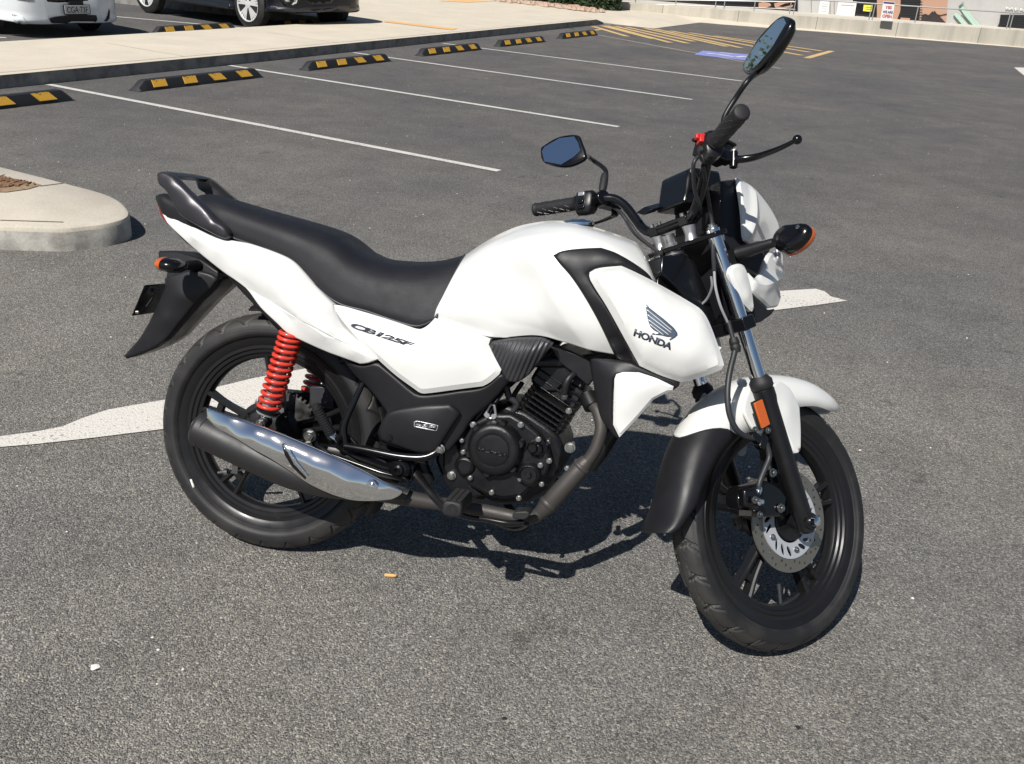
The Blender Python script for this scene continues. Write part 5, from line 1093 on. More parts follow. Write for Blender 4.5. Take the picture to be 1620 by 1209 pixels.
# ================================================================ muffler
mu0, mu1 = K(318, 677, -.205), K(470, 748, -.190); md = (mu1 - mu0).normalized(); MUL = (mu1 - mu0).length
mb = MB(); x_, y_, z_ = mb.frame(mu0, mu1); rows = []
upv = Vector((0, 0, 1)); upv = (upv - md * upv.dot(md)).normalized(); sdv = md.cross(upv)
CV = [(-.012, .30, .30), (-.012, .70, .72), (-.004, .97, .97), (.012, 1.0, 1.0), (.10, 1.02, 1.02), (.22, 1.0, 1.02), (.30, .93, .98), (.37, .82, .90), (.44, .62, .72), (.49, .45, .50), (.52, .34, .36)]
HR = .0445
def mp3(t, a, k1=1, k2=1):
    bend = .066 * (max(0, t - .24) / .28) ** 1.4; c_ = mu0 + md * t + upv * bend; return c_ + upv * (cos(a) * HR * k1) + sdv * (sin(a) * HR * 1.08 * k2)
for t, k1, k2 in CV: rows.append([mp3(t, 2 * pi * i / 48, k1, k2) for i in range(48)])
rows = [list(r) for r in zip(*[crv(cc, None, 3)[0] for cc in zip(*rows)])]
mb.grid(rows, loop=True, cap0=True, cap1=True); muf = build(mb, 'muffler', M_MUFF, bike, 'b', ang=50)
mb = MB(); mb.lathe(mu0 - md * .020, md, [(0, .013), (0, .016), (.02, .016), (.02, .013)], 24, cap=False); build(mb, 'tail_pipe', M_PIPE, muf, 'b')
mb = MB(); mb.lathe(mu0 + md * .010, md, [(0, HR * 1.05), (.003, HR * 1.075), (.006, HR * 1.05)], 48, cap=False); build(mb, 'end_cap_seam', M_MUFF, muf, 'b')
# chrome heat shield traced along its outline, bulged over the can
HS = [(327, 647, -.222, 'c'), (330, 645.5, -.224), (336, 648, -.226), (378, 662, -.232), (423, 677, -.236), (480, 700, -.240), (530, 722, -.238), (580, 747, -.232), (620, 768, -.222), (638, 777, -.214, 'c'), (632, 784, -.214), (620, 790, -.216, 'c'), (592, 792.5, -.222), (563, 792, -.226), (540, 787, -.230), (517, 779, -.234), (488, 765, -.240), (463, 748, -.246), (430, 727, -.250), (403, 712, -.250), (370, 692, -.244), (342, 677, -.234), (333, 671, -.228), (328, 662, -.224)]
HSI = [(360, 668, -.252), (400, 686, -.262), (450, 712, -.264), (500, 738, -.262), (550, 765, -.254), (600, 779, -.240), (430, 690, -.256), (520, 735, -.258), (480, 720, -.262)]
shld = panel('heat_shield', HS, M_CHROME, muf, inner=HSI, r=.005, puff=.003, th=.003, res=.007, reg=1.5e-3)
mb = MB(); c_ = K(588, 769, -.250); mb.lathe(c_ + YA * .006, -YA, [(0, .0135), (.004, .0135), (.006, .011), (.006, .0085), (.009, .008), (.011, .005)], 28); build(mb, 'shield_bolt', M_CHROME, muf, 'b')
M_SLOT = M_BLKG
poly_decal('shield_slot', [[(446, 703), (449, 704), (456, 716), (466, 734), (486, 755), (483, 758), (462, 738), (451, 720)]], shld, M_SLOT, .0012)
poly_decal('shield_ridge', [[(446, 703), (452, 701), (461, 712), (470, 729), (489, 753), (486, 755), (466, 734), (456, 716)]], shld, M_CHROME, .0022)
# heat shield mark, header pipe
ex = [K(938, 640, -.075), K(946, 652, -.09), K(951, 676, -.105), (K(945, 703, -.112)), K(934, 724, -.115), K(915, 745, -.118)]
mb = MB(); mb.tube(ex, .0145, 24, sm=8); mb.tube([K(930, 728, -.115), K(921, 738, -.117), K(865, 801, -.125), K(855, 811, -.125)], [.0165, .0215, .0215, .0165], 28); mb.lathe(K(921, 738, -.117), (K(865, 801, -.125) - K(921, 738, -.117)), [(-.006, .018), (-.003, .023), (.004, .0235), (.006, .0215)], 28, cap=False); mb.lathe(K(868, 797, -.125), (K(865, 801, -.125) - K(921, 738, -.117)), [(-.006, .0215), (-.003, .0232), (.003, .0232), (.006, .0215)], 28, cap=False)
mb.tube([K(857, 809, -.125), K(845, 818, -.125), K(826, 820, -.125), K(800, 815, -.125), K(766, 808, -.125), K(720, 800, -.13), K(690, 796, -.14), K(650, 789, -.155), K(612, 781, -.17), K(570, 772, -.18)], [.0165, .0155, .0155, .0155, .0155, .0155, .016, .019, .022, .024], 24, sm=6)
expipe = build(mb, 'exhaust_pipe', M_PIPE, bike, 'b', ang=60)
mb = MB(); mb.cyl(K(930, 626, -.06), K(938, 644, -.078), .022, .021, n=24); build(mb, 'exhaust_flange', M_BLKS, expipe, 'b')
# ================================================================ engine
def sblock(name, outl, y0, y1, m, parent, bevel=.006, fr='b'): return solid_side(name, outl, y0, y1, m, fr, parent, bevel)
eng = sblock('engine', [(690, 700), (705, 690), (730, 680), (760, 655), (800, 640), (832, 652), (862, 672), (885, 690), (892, 712), (888, 745), (868, 776), (838, 796), (800, 800), (760, 796), (722, 786), (700, 762), (688, 730)], -.085, .09, M_ENG, bike, .010)
def disc(name, px, py, y, prof, m, parent, n=48, ang=35):
    c = K(px, py, y); mb = MB(); mb.lathe(c, (0, -1, 0), prof, n); return build(mb, name, m, parent, 'b', ang=ang)
cvr = sblock('right_engine_cover', [(733, 690), (748, 668), (775, 655), (808, 655), (830, 668), (850, 684), (866, 706), (872, 728), (866, 752), (846, 768), (826, 786), (796, 790), (768, 784), (742, 770), (728, 750), (722, 735), (726, 712)], -.118, -.084, M_ENG, eng, .008)
sblock('case_web', [(700, 705), (722, 700), (730, 730), (742, 765), (765, 785), (740, 790), (712, 770), (700, 740)], -.105, -.08, M_ENG, eng, .006)
cl = disc('clutch_cover', 785, 708, -.116, [(0, .066), (.010, .066), (.016, .064), (.026, .060), (.031, .056), (.033, .050), (.033, .041), (.0315, .0395), (.0315, .0375), (.0335, .036), (.0345, .030), (.035, .001)], M_ENG, eng, 64)
for i in range(6):
    a = radians(20 + i * 60); mb = MB(); c = K(785, 708, -.116) + Vector((cos(a), 0, sin(a))) * .062; mb.lathe(c, (0, -1, 0), [(0, .011), (.018, .010), (.022, .007)], 20); build(mb, 'cover_lug', M_ENG, cl, 'b')
V_, F_ = text_quad('HONDA', [(757, 713), (804, 724), (805, 718.5), (758, 707.5)], bold=.02); decal('cover_lettering', V_, F_, cl, M_BLKS, .0012)
disc('timing_cap', 737, 736, -.112, [(0, .026), (.008, .025), (.014, .021), (.016, .017), (.013, .015), (.013, .001)], M_ENG, eng)
disc('oil_filter_cap', 838, 749, -.112, [(0, .030), (.010, .029), (.017, .025), (.020, .021), (.016, .018), (.016, .008), (.022, .006), (.022, .001)], M_ENG, eng)
disc('filler_cap', 852, 708, -.110, [(0, .024), (.008, .022), (.012, .014), (.026, .012), (.028, .008)], M_BLKG, eng)
disc('dipstick', 845, 706, -.118, [(0, .016), (.020, .013), (.026, .009)], M_BLKG, eng)
# bolts of the engine cover: every one its own part
for px, py, r in ((744, 756, 4.2), (778, 779, 4.6), (821, 788, 4.6), (823, 758, 4.2), (857, 766, 4.2), (855, 736, 4.6), (869, 729, 4.6), (852, 695, 4.6), (824, 672, 5.2), (733, 715, 4.2), (749, 672, 5.5), (897, 741, 4.2), (731, 697, 3.6)):
    mb = MB(); c = K(px, py, -.124); mb.lathe(c + YA * .012, (0, -1, 0), [(0, r * .0011), (.010, r * .0011)], 16); mb.hexbolt(c, (0, -1, 0), r * .00105, .007); build(mb, 'cover_screw', M_STEEL, eng, 'b', ang=30)
for px, py, y, r in ((697, 710, -.140, .0085), (902, 708, -.085, .0095), (715, 752, -.105, .008)):
    mb = MB(); c = K(px, py, y); mb.hexbolt(c, (0, -1, 0), r, .012); mb.cyl(c + YA * .04, c, r * .7, n=12); build(mb, 'mounting_bolt', M_STEEL, eng, 'b', ang=30)
# cylinder with cooling fins, leaning forwards
a, b = K(838, 690, -.0), K(905, 588, .0); cd = Vector((b.x - a.x, 0, b.z - a.z)).normalized(); cx = Vector((cd.z, 0, -cd.x)); base = Vector((a.x, 0, a.z))
Lc = (Vector((b.x, 0, b.z)) - base).length; RM = Matrix((cx, YA, cd)).transposed()
mb = MB(); mb.box(base + cd * .05, (.085, .105, .13), RM); cyl_o = build(mb, 'cylinder', M_ENG, eng, 'b', bevel=.006)
mb = MB()
for i in range(8):
    t = .030 + i * .0125; wv_ = .128 - .002 * abs(i - 4); q = []
    for u, v in ((-.5, -.32), (-.36, -.5), (.36, -.5), (.5, -.32), (.5, .32), (.36, .5), (-.36, .5), (-.5, .32)): q.append(base + cd * t + cx * u * wv_ + YA * v * .165)
    mb.prism(q, cd * .0032)
    for j in range(9):
        c_ = base + cd * (t + .0016) + cx * (-.052 + j * .013); mb.cyl(c_ - YA * .0825, c_ - YA * .0845, .0028, n=8)
build(mb, 'cooling_fins', M_ENG, cyl_o, 'b', ang=30)
mb = MB(); mb.box(base + cd * .155, (.105, .140, .05), RM, tp=.95)
for k in (-.015, .002, .019): mb.box(base + cd * (.150 + k), (.128, .158, .0035), RM)
hd = build(mb, 'cylinder_head', M_ENG, eng, 'b', bevel=.003)
mb = MB(); mb.box(base + cd * .200, (.10, .125, .05), RM, tp=.78); build(mb, 'head_cover', M_ENG, eng, 'b', bevel=.010)
for u, v in ((-.035, -.068), (.035, -.068)):
    mb = MB(); mb.hexbolt(base + cd * .225 + cx * u + YA * v * .8, cd, .006, .008); build(mb, 'head_bolt', M_STEEL, hd, 'b')
for px, py in ((893, 624), (900, 650), (866, 700)):
    mb = MB(); mb.hexbolt(K(px, py, -.085), (0, -1, 0), .0055, .008); build(mb, 'head_bolt', M_STEEL, hd, 'b')
# spark plug lead, intake hose, throttle body
mb = MB(); mb.tube([K(893, 623, -.092), K(897, 604, -.096), K(908, 592, -.085), K(930, 584, -.05)], [.0085, .0085, .0075, .005], 14, sm=5); build(mb, 'spark_plug_cap', M_BLKM, eng, 'b')
mb = MB(); mb.hexbolt(K(893, 624, -.092), K(893, 634, -.09) - K(893, 624, -.092), .007, .010); build(mb, 'spark_plug', M_STEEL, eng, 'b')
sblock('throttle_body', [(838, 600), (858, 568), (880, 553), (905, 556), (930, 568), (936, 585), (905, 597), (880, 622), (858, 622), (844, 612)], -.075, .07, M_ENG, bike, .008)
sblock('frame_cradle', [(868, 548), (880, 546), (934, 570), (940, 600), (930, 612), (905, 590), (885, 575)], -.088, -.070, M_BLKS, bike, .004)
mb = MB(); mb.tube([K(800, 612, -.09), K(806, 628, -.09), K(818, 640, -.085), K(808, 655, -.08)], [.009, .008, .007, .007], 14, sm=5); mb.tube([K(826, 606, -.05), K(815, 622, -.04), K(806, 640, -.05)], .006, 12, sm=5); mb.tube([K(790, 618, -.10), K(770, 640, -.11), K(756, 660, -.11), K(735, 680, -.10)], .0035, 8, sm=5); mb.tube([K(796, 622, -.10), K(778, 648, -.11), K(766, 668, -.10)], .0028, 8, sm=5); build(mb, 'cables', M_HOSE, bike, 'b', ang=80)
# small zinc stay with holes
pl2 = [K(*q) for q in ((767, 657, -.118), (776, 640, -.118), (782, 641, -.118), (785, 660, -.118), (776, 662, -.118))]
mb = MB(); 
for p1, p2 in zip(pl2, pl2[1:] + pl2[:1]): mb.tube([p1, p2], .0032, 8)
mb.cyl(K(771, 657, -.12), K(771, 657, -.12) + YA * -.003, .006, n=14); mb.cyl(K(781, 659, -.12), K(781, 659, -.12) + YA * -.003, .006, n=14); build(mb, 'cable_stay', M_ALU, bike, 'b')
# ---- frame
mb = MB()
for s in (-1, 1): mb.tube([Vector((.955, s * .018, .80)), Vector((.88, s * .045, .70)), Vector((.80, s * .06, .63)), Vector((.60, s * .09, .60)), Vector((.45, s * .10, .58)), Vector((.30, s * .10, .66)), Vector((.0, s * .085, .78)), Vector((-.22, s * .07, .84))], .014, 14, sm=5)
for s in (-1, 1): mb.tube([Vector((.45, s * .10, .58)), Vector((.43, s * .10, .45)), Vector((.42, s * .095, .35)), Vector((.45, s * .09, .28))], .015, 14, sm=5)
mb.tube([Vector((.985, 0, .73)), Vector((.90, 0, .55)), Vector((.85, 0, .42)), Vector((.82, 0, .36))], .018, 16, sm=5)
build(mb, 'frame', M_BLKS, bike, 'b', ang=60)
mb = MB(); mb.cyl(Vector(FRONT_C) + FA * .47 - FX * .046, Vector(FRONT_C) + FA * .655 - FX * .046, .031, n=32); build(mb, 'head_tube', M_BLKG, bike, 'b')
solid_side('frame_gusset', [(1040, 440), (1062, 432), (1080, 462), (1098, 500), (1112, 540), (1100, 560), (1060, 520), (1040, 490)], -.030, .030, M_BLKG)
solid_side('wiring_cover', [(1048, 405), (1080, 400), (1100, 412), (1122, 470), (1138, 522), (1134, 538), (1118, 545), (1098, 490), (1070, 455), (1046, 432)], -.050, .035, M_BLKG, fr='s')
mb = MB(); V_, F_ = text_quad('CAUTION', [(1082, 470), (1097, 520), (1101, 517), (1086, 467)], bold=.0)
# cables by the headstock
M_WIRE = mat('pale_grey_cable', (.35, .35, .37), .4, .3)
mb = MB(); mb.tube([S(1125, 438, -.10), S(1126, 455, -.09), S(1117, 475, -.06), S(1100, 488, -.03), S(1090, 494, 0)], .0028, 8, sm=6); build(mb, 'throttle_cable', M_WIRE, bike, 's')
mb = MB(); mb.tube([S(1130, 430, -.125), S(1132, 455, -.13), S(1140, 485, -.13), S(1151, 510, -.125)], .0030, 8, sm=6); build(mb, 'brake_pipe', M_WIRE, bike, 's')
mb = MB(); mb.tube([S(1104, 248, -.175), S(1097, 262, -.17), S(1099, 300, -.13), S(1108, 330, -.10), S(1104, 345, -.05), S(1085, 352, -.03)], .0045, 10, sm=6); mb.tube([S(1112, 262, -.17), S(1118, 300, -.12), S(1126, 350, -.09), S(1128, 400, -.10), S(1130, 430, -.125)], .0045, 10, sm=6)
mb.tube([S(950, 318, .20), S(968, 326, .19), S(985, 340, .15), S(1003, 368, .12), S(1030, 390, .08), S(1060, 410, .04)], .0045, 10, sm=6); mb.tube([S(948, 328, .21), S(975, 330, .18), S(995, 352, .13), S(1012, 375, .10), S(1050, 405, .03)], .004, 10, sm=6)
mb.tube([S(1095, 270, -.14), S(1110, 300, -.05), S(1120, 330, 0), S(1125, 380, .02)], .005, 10, sm=6)
build(mb, 'control_cables', M_HOSE, bike, 's', ang=80)
# front brake hose with its sleeve and clip
mb = MB(); mb.tube([S(1152, 508, -.125), S(1158, 530, -.128), S(1163, 548, -.13), S(1161, 562, -.13), S(1156, 582, -.13), S(1152, 605, -.13), S(1151, 630, -.13), S(1154, 655, -.13), S(1164, 678, -.13), S(1178, 690, -.125), S(1194, 694, -.122)], [.005, .005, .0065, .0065, .0065, .0065, .0065, .0065, .0065, .0065, .006], 14, sm=6); bh = build(mb, 'brake_hose', M_HOSE, bike, 's', ang=80)
mb = MB(); mb.lathe(S(1160, 534, -.129), S(1165, 556, -.130) - S(1160, 534, -.129), [(0, .009), (.008, .011), (.012, .0115), (.016, .010), (.020, .0115), (.024, .0115), (.034, .009)], 18); build(mb, 'hose_boot', M_RUB, bh, 's')
mb = MB(); mb.tube([S(1199, 698, -.12), S(1211, 702, -.12), S(1217, 722, -.12), S(1210, 742, -.118), S(1202, 762, -.115), S(1200, 776, -.112)], .0062, 14, sm=6); build(mb, 'brake_hose', M_HOSE, bike, 's', ang=80)
mb = MB(); mb.box(S(1196, 694, -.120), (.040, .018, .018), RM); mb.box(S(1204, 700, -.12), (.018, .02, .03), RM); build(mb, 'hose_clip', M_BLKG, bike, 's', bevel=.003)
for q in ((1194, 680), (1214, 681)):
    mb = MB(); mb.hexbolt(S(*q, -.124), (0, -1, 0), .0055, .006); build(mb, 'clip_bolt', M_STEEL, bike, 's')
# caliper
cal = sblock('brake_caliper', [(1173, 770), (1196, 766), (1210, 760), (1224, 764), (1236, 772), (1246, 786), (1244, 806), (1236, 818), (1212, 818), (1194, 812), (1172, 806), (1168, 790)], -.098, -.055, M_BLKG, bike, .006, 's')
sblock('caliper_body', [(1178, 774), (1200, 772), (1206, 788), (1202, 806), (1180, 802)], -.118, -.095, M_BLKG, cal, .006, 's')
sblock('caliper_bracket', [(1218, 750), (1230, 742), (1248, 780), (1252, 810), (1240, 822), (1228, 800)], -.080, -.066, M_BLKG, cal, .003, 's')
for q, y, r in (((1221, 748), -.098, .0075), ((1234, 804), -.10, .0075), ((1200, 814), -.10, .005), ((1193, 791), -.124, .006)):
    mb = MB(); mb.hexbolt(S(*q, y), (0, -1, 0), r, .009); build(mb, 'caliper_bolt', M_STEEL, cal, 's')
mb = MB(); mb.lathe(S(1201, 772, -.114), S(1199, 785, -.118) - S(1201, 772, -.114), [(0, .007), (.008, .0075), (.010, .006), (.016, .006)], 16); mb.lathe(S(1199, 794, -.118), (0, -1, 0), [(0, .008), (.006, .008), (.008, .006), (.014, .005)], 20); build(mb, 'banjo_fitting', M_CHROME, cal, 's')
mb = MB(); mb.box(S(1179, 812, -.095), (.020, .018, .012)); build(mb, 'brake_pad', M_PIPE, cal, 's')
# ---- footrests, pedal, side stand
def peg(a, b, r, m_end, nm, rings=12):
    mb = MB(); d = b - a; L_ = d.length; pr = [(0, r * .8)]
    for i in range(rings): t = .006 + (L_ - .012) * i / rings; pr += [(t, r), (t + (L_ - .012) / rings * .55, r), (t + (L_ - .012) / rings * .6, r * .86), (t + (L_ - .012) / rings * .95, r * .86)]
    pr.append((L_, r * .8)); mb.lathe(a, d, pr, 24); return build(mb, nm, m_end, bike, 'b', ang=30)
# driver's right footrest: bent arm and rubber block pointing at the viewer
mb = MB(); mb.tube([K(652, 742, -.115), K(665, 760, -.135), K(700, 800, -.19), K(712, 808, -.205)], [.014, .0115, .0115, .013], 14, sm=4, flat=.8); ft = build(mb, 'footrest_arm', M_BLKS, bike, 'b')
pa, pb2 = K(733, 786, -.185), K(715, 806, -.300); mb = MB(); d_ = (pb2 - pa).normalized(); x_ = Vector((1, 0, 0)); x_ = (x_ - d_ * x_.dot(d_)).normalized(); z_ = d_.cross(x_); rows = []
for t, k in ((0, .85), (.004, 1), (.5, 1.02), (.92, 1.05), (.985, 1.0), (1, .85)):
    rows.append([pa.lerp(pb2, t) + x_ * u * .021 * k + z_ * v * .018 * k for u, v in ((-1, -.5), (-.8, -.85), (0, -1), (.8, -.85), (1, -.5), (1, .5), (.8, .85), (0, .95), (-.8, .85), (-1, .5))])
mb.grid(rows, loop=True, cap0=True, cap1=True); fp = build(mb, 'footrest', M_RUB, ft, 'b', ang=40, bevel=.002)
mb = MB()
for i in range(11):
    for j in (-1, 0, 1): mb.box(pa.lerp(pb2, .1 + i * .08) + x_ * j * .012 - z_ * (-.019), (.009, .004, .003))
build(mb, 'footrest_ribs', M_RUB, fp, 'b')
mb = MB(); mb.lathe(pb2 - d_ * .002, d_, [(0, .013), (.003, .012), (.003, .004), (.001, .003)], 18); build(mb, 'footrest_cap', M_BLKM, fp, 'b')
# brake pedal
mb = MB(); mb.tube([K(705, 800, -.165), K(735, 816, -.175), K(770, 822, -.185), (K(805, 828, -.19)), K(830, 826, -.195)], [.009, .0085, .0075, .0075, .008], 14, sm=5); bp2 = build(mb, 'brake_pedal', M_BLKG, bike, 'b')
sblock('pedal_pad', [(810, 815), (814, 810), (832, 809), (838, 812), (837, 818), (830, 823), (814, 822), (810, 819)], -.215, -.175, M_RUB, bp2, .003)
mb = MB(); mb.tube([K(770, 819, -.10), K(800, 834, -.12), K(822, 836, -.16), K(834, 829, -.19)], .005, 10, sm=5); build(mb, 'pedal_guard', M_BLKG, bp2, 'b')
# passenger footrest folded up, its bracket and tube
mb = MB(); mb.tube([K(545, 702, -.150), K(543, 680, -.152), K(548, 662, -.15), K(560, 636, -.145), K(574, 606, -.135)], [.012, .010, .0085, .0075, .0065], 14, sm=5); pbk2 = build(mb, 'footrest_bracket', M_BLKG, bike, 'b')
mb = MB(); mb.tube([K(546, 706, -.152), K(580, 712, -.155), K(630, 722, -.156), K(668, 724, -.152), K(688, 717, -.145), K(698, 708, -.135)], .0098, 18, sm=6); build(mb, 'bracket_tube', M_BLKG, pbk2, 'b', ang=80)
sblock('bracket_plate', [(540, 684), (552, 688), (566, 704), (640, 724), (655, 735), (652, 762), (636, 765), (600, 745), (560, 725), (528, 706), (520, 700)], -.140, -.128, M_BLKG, pbk2, .003)
sblock('muffler_hanger', [(478, 680), (493, 678), (500, 686), (503, 704), (520, 716), (600, 745), (640, 755), (650, 765), (590, 755), (520, 730), (484, 712), (478, 700)], -.158, -.146, M_BLKG, muf, .003)
for q, r in (((491, 689), .0115), ((488, 704), .0085)):
    mb = MB(); mb.hexbolt(K(*q, -.162), (0, -1, 0), r, .012); build(mb, 'hanger_bolt', M_STEEL, muf, 'b')
mb = MB(); c_ = K(631, 743, -.155); mb.lathe(c_ + YA * .03, (0, -1, 0), [(0, .026), (.028, .026), (.034, .020), (.034, .014), (.040, .012), (.042, .007), (.036, .005)], 28); build(mb, 'swingarm_pivot', M_BLKG, bike, 'b', ang=30)
pg = peg(K(525, 690, -.165), K(498, 640, -.190), .0125, M_RUB, 'passenger_footrest')
mb = MB(); mb.lathe(K(530, 700, -.16), K(498, 640, -.190) - K(530, 700, -.16), [(0, .010), (.006, .0125), (.022, .0125), (.026, .010)], 20); build(mb, 'footrest_socket', M_CHROME, pg, 'b')
mb = MB(); mb.hexbolt(K(536, 694, -.165), (0, -1, 0), .006, .008); build(mb, 'socket_bolt', M_BLKG, pg, 'b')
for i in range(4):
    mb = MB(); a, b = K(572 + i * 9, 716 + i * 3, -.145), K(600 + i * 10, 728 + i * 4, -.13); mb.tube([a, a.lerp(b, .5) + Vector((0, -.004, .002)), b], .003, 8, sm=3)
    if i < 3: build(mb, 'wiring_loom', M_GREYP, bike, 'b')
# side stand down on the left, far side: reaches the ground
iw = FR['b'].inverted(); top = Vector((.52, .11, .27)); gp = iw @ Vector((.62, .30, .010)); mb = MB(); mb.tube([top, top.lerp(gp, .5) + Vector((.01, .01, 0)), gp], [.013, .011, .010], 14, sm=4); st_ = build(mb, 'side_stand', M_BLKG, bike, 'b')
mb = MB(); mb.lathe(gp - Vector(iw.to_3x3() @ Vector((0, 0, .006))), iw.to_3x3() @ Vector((0, 0, 1)), [(0, .024), (.006, .024), (.010, .012)], 20); build(mb, 'stand_foot', M_BLKG, st_, 'b')
mb = MB(); mb.tube([Vector((.60, .10, .27)), Vector((.60, .30, .27))], .010, 14); mb.tube([Vector((.60, .18, .27)), Vector((.60, .31, .272))], .017, 14); build(mb, 'left_footrest', M_RUB, bike, 'b')
mb = MB(); mb.tube([Vector((.50, .12, .25)), Vector((.60, .17, .24)), Vector((.76, .18, .27)), Vector((.76, .22, .27))], .006, 10, sm=5); build(mb, 'gear_lever', M_BLKG, bike, 'b')
mb = MB(); mb.lathe(K(785, 708, 0).xzz.to_3d() if False else Vector((K(775, 715, 0).x, .085, K(775, 715, 0).z)), (0, 1, 0), [(0, .08), (.03, .078), (.04, .06), (.045, .02)], 40); build(mb, 'left_engine_cover', M_ENG, eng, 'b')

# small white balance mark low on the rear tyre
_ty = [c for c in rear_w.children if c.name.startswith('tyre')][0]
_m = poly_decal('tyre_mark', [[(300, 759), (303, 758), (308.5, 771), (305, 772)]], _ty, M_PAP, .0012)
_m.parent = rear_w; _m.matrix_local = MW[rear_w.name].inverted() @ MW[_m.name]
# ================================================================ cars behind the footpath
M_CARW = mat('white_car_paint', (.74, .77, .78), .3, 0, .8); M_CARN = mat('dark_navy_car_paint', (.007, .008, .012), .3, .2, .7)
M_GLASS = mat('car_window_glass', (.01, .012, .014), .06, 0, .3); M_RIM = mat('bright_alloy_rim', (.72, .72, .70), .35, .3); M_LAMP = mat('clear_lamp_lens', (.45, .46, .47), .12, .4, .5)
M_PLATE = mat('pale_number_plate', (.55, .55, .50), .5)
def car_wheel(parent, fr, c, out, R=.335, rim=.235, name='car_wheel'):
    """out: -1 for the right-hand side (outer face towards -y)"""
    mb = MB(); h = .1
    mb.lathe(c - YA * h, YA, [(.02, rim - .02), (.0, rim), (.0, rim + .035), (.02, R - .02), (.04, R), (2 * h - .04, R), (2 * h - .02, R - .02), (2 * h, rim + .03), (2 * h, rim), (2 * h - .02, rim - .02)], 56)
    o = build(mb, name, M_TYRE, parent, fr, origin=c, ang=35)
    mb = MB(); f = c + YA * out * (h - .012)
    mb.lathe(f - YA * out * .10, YA * out, [(0, rim - .005), (.085, rim - .012), (.10, rim), (.108, rim - .004), (.104, rim - .018), (.06, rim - .026), (0, rim - .03)], 56, cap=False)
    for i in range(5):
        a0 = i * 2 * pi / 5 + .3
        for da in (-.30, -.10, .10, .30):
            a1 = a0 + da * 1.0; u0 = Vector((cos(a0 + da * .35), 0, sin(a0 + da * .35))); u1 = Vector((cos(a1), 0, sin(a1))); p, q = f + u0 * .045, f + u1 * (rim - .012) - YA * out * .004; w_ = .014
            tt = (q - p).normalized().cross(YA) * w_; mb.prism([p + tt * 1.1, q + tt, q - tt, p - tt * 1.1], YA * -out * .03)
    mb.lathe(f - YA * out * .03, YA * out, [(0, .06), (.034, .055), (.038, .03)], 28); mb.lathe(f - YA * out * .095, YA, [(0, .16), (.01, .16)], 32)
    build(mb, 'rim', M_RIM, o, fr, ang=35)
def carbody(name, fr, st, m, parent, arches, RA=.40):
    rows = []
    for x, w_, zb, zm, zbelt, zt in st:
        rows.append([Vector((x, 0, zt)), Vector((x, w_ * .55, zt - .012)), Vector((x, w_ * .86, zt - .05)), Vector((x, w_ * .97, zbelt)), Vector((x, w_, zm)), Vector((x, w_ * .985, zb + .12)), Vector((x, w_ * .93, zb)), Vector((x, 0, zb))])
    mb = skin('x', [[p for p in r] for r in rows], m, None, fr, su=5, sv=4, raw=True)
    o = build(mb, name, m, parent, fr, ang=50)
    me0 = o.data
    for ax in arches:
        for s in (-1, 1):
            c = MB(); c.cyl(Vector((ax, s * (.60 if s > 0 else .60), .36)) if False else Vector((ax, s * .62, .36)), Vector((ax, s * 1.4, .36)), RA, n=40); cu = build(c, 'cutter', m, parent, fr)
            md_ = o.modifiers.new('arch', 'BOOLEAN'); md_.object = cu; md_.operation = 'DIFFERENCE'; md_.solver = 'EXACT'
            bpy.context.view_layer.update(); dg = bpy.context.evaluated_depsgraph_get(); nm = bpy.data.meshes.new_from_object(o.evaluated_get(dg)); o.modifiers.clear(); o.data = nm; bpy.data.objects.remove(cu)
    return o
def greenhouse(fr, st, parent, m_roof):
    rows = []
    for x, w_, z0, z1 in st: rows.append([Vector((x, 0, z1)), Vector((x, w_ * .7, z1 - .01)), Vector((x, w_ * .88, z1 - .05)), Vector((x, w_, z0)), Vector((x, w_ * .5, z0 - .02)), Vector((x, 0, z0 - .02))])
    mb = skin('x', rows, M_GLASS, None, fr, su=4, sv=3, raw=True); o = build(mb, 'windows', M_GLASS, parent, fr, ang=50)
    r2 = [[p + Vector((0, 0, .012)) for p in r[:3]] for r in rows[2:-1]]; mb = skin('x', [[p for p in r] + [Vector((r[0].x, 0, r[0].z - .02))] for r in r2], m_roof, None, fr, su=4, sv=2, raw=True); build(mb, 'roof', m_roof, parent, fr, ang=50)
def carframe(key, loc, ang):
    FR[key] = Matrix.Translation(loc) @ Matrix.Rotation(radians(ang), 4, 'Z'); return FR[key]
# --- white hatchback: number plate seen at (118, 15)
HW = radians(-20); plc = CAMP + ray(118, 15) * 12.7; mW = carframe('cw', Vector((plc.x, plc.y, 0)), -20); 
carw = empty('parked_car', mW.copy()); tag(carw, 'white hatchback parked nose-in behind the footpath, at the top left corner', 'car', 'cars parked behind the footpath')
bw = carbody('body', 'cw', [(-4.12, .60, .40, .62, .80, .92), (-4.05, .76, .34, .62, .84, .98), (-3.6, .83, .24, .60, .90, 1.02), (-2.6, .85, .20, .58, .92, 1.0), (-1.6, .85, .20, .58, .92, .99), (-.85, .85, .20, .58, .84, .93), (-.40, .83, .19, .56, .74, .84), (-.16, .75, .18, .50, .66, .74), (-.05, .62, .18, .44, .58, .66), (-.005, .40, .19, .40, .54, .60)], M_CARW, carw, (-.82, -3.38), .36)
greenhouse('cw', [(-4.0, .62, .95, .99), (-3.7, .70, .96, 1.28), (-3.0, .74, .97, 1.42), (-2.2, .74, .97, 1.45), (-1.7, .72, .97, 1.38), (-.98, .66, .93, .96)], carw, M_CARW)
for x in (-.82, -3.38):
    for s in (-1, 1): car_wheel(carw, 'cw', Vector((x, s * .74, .30)), s, .30, .20)
def z6(pts, ox=0, oy=0, sc=6.23): return [(ox + x / sc, oy + y / sc) for x, y in pts]
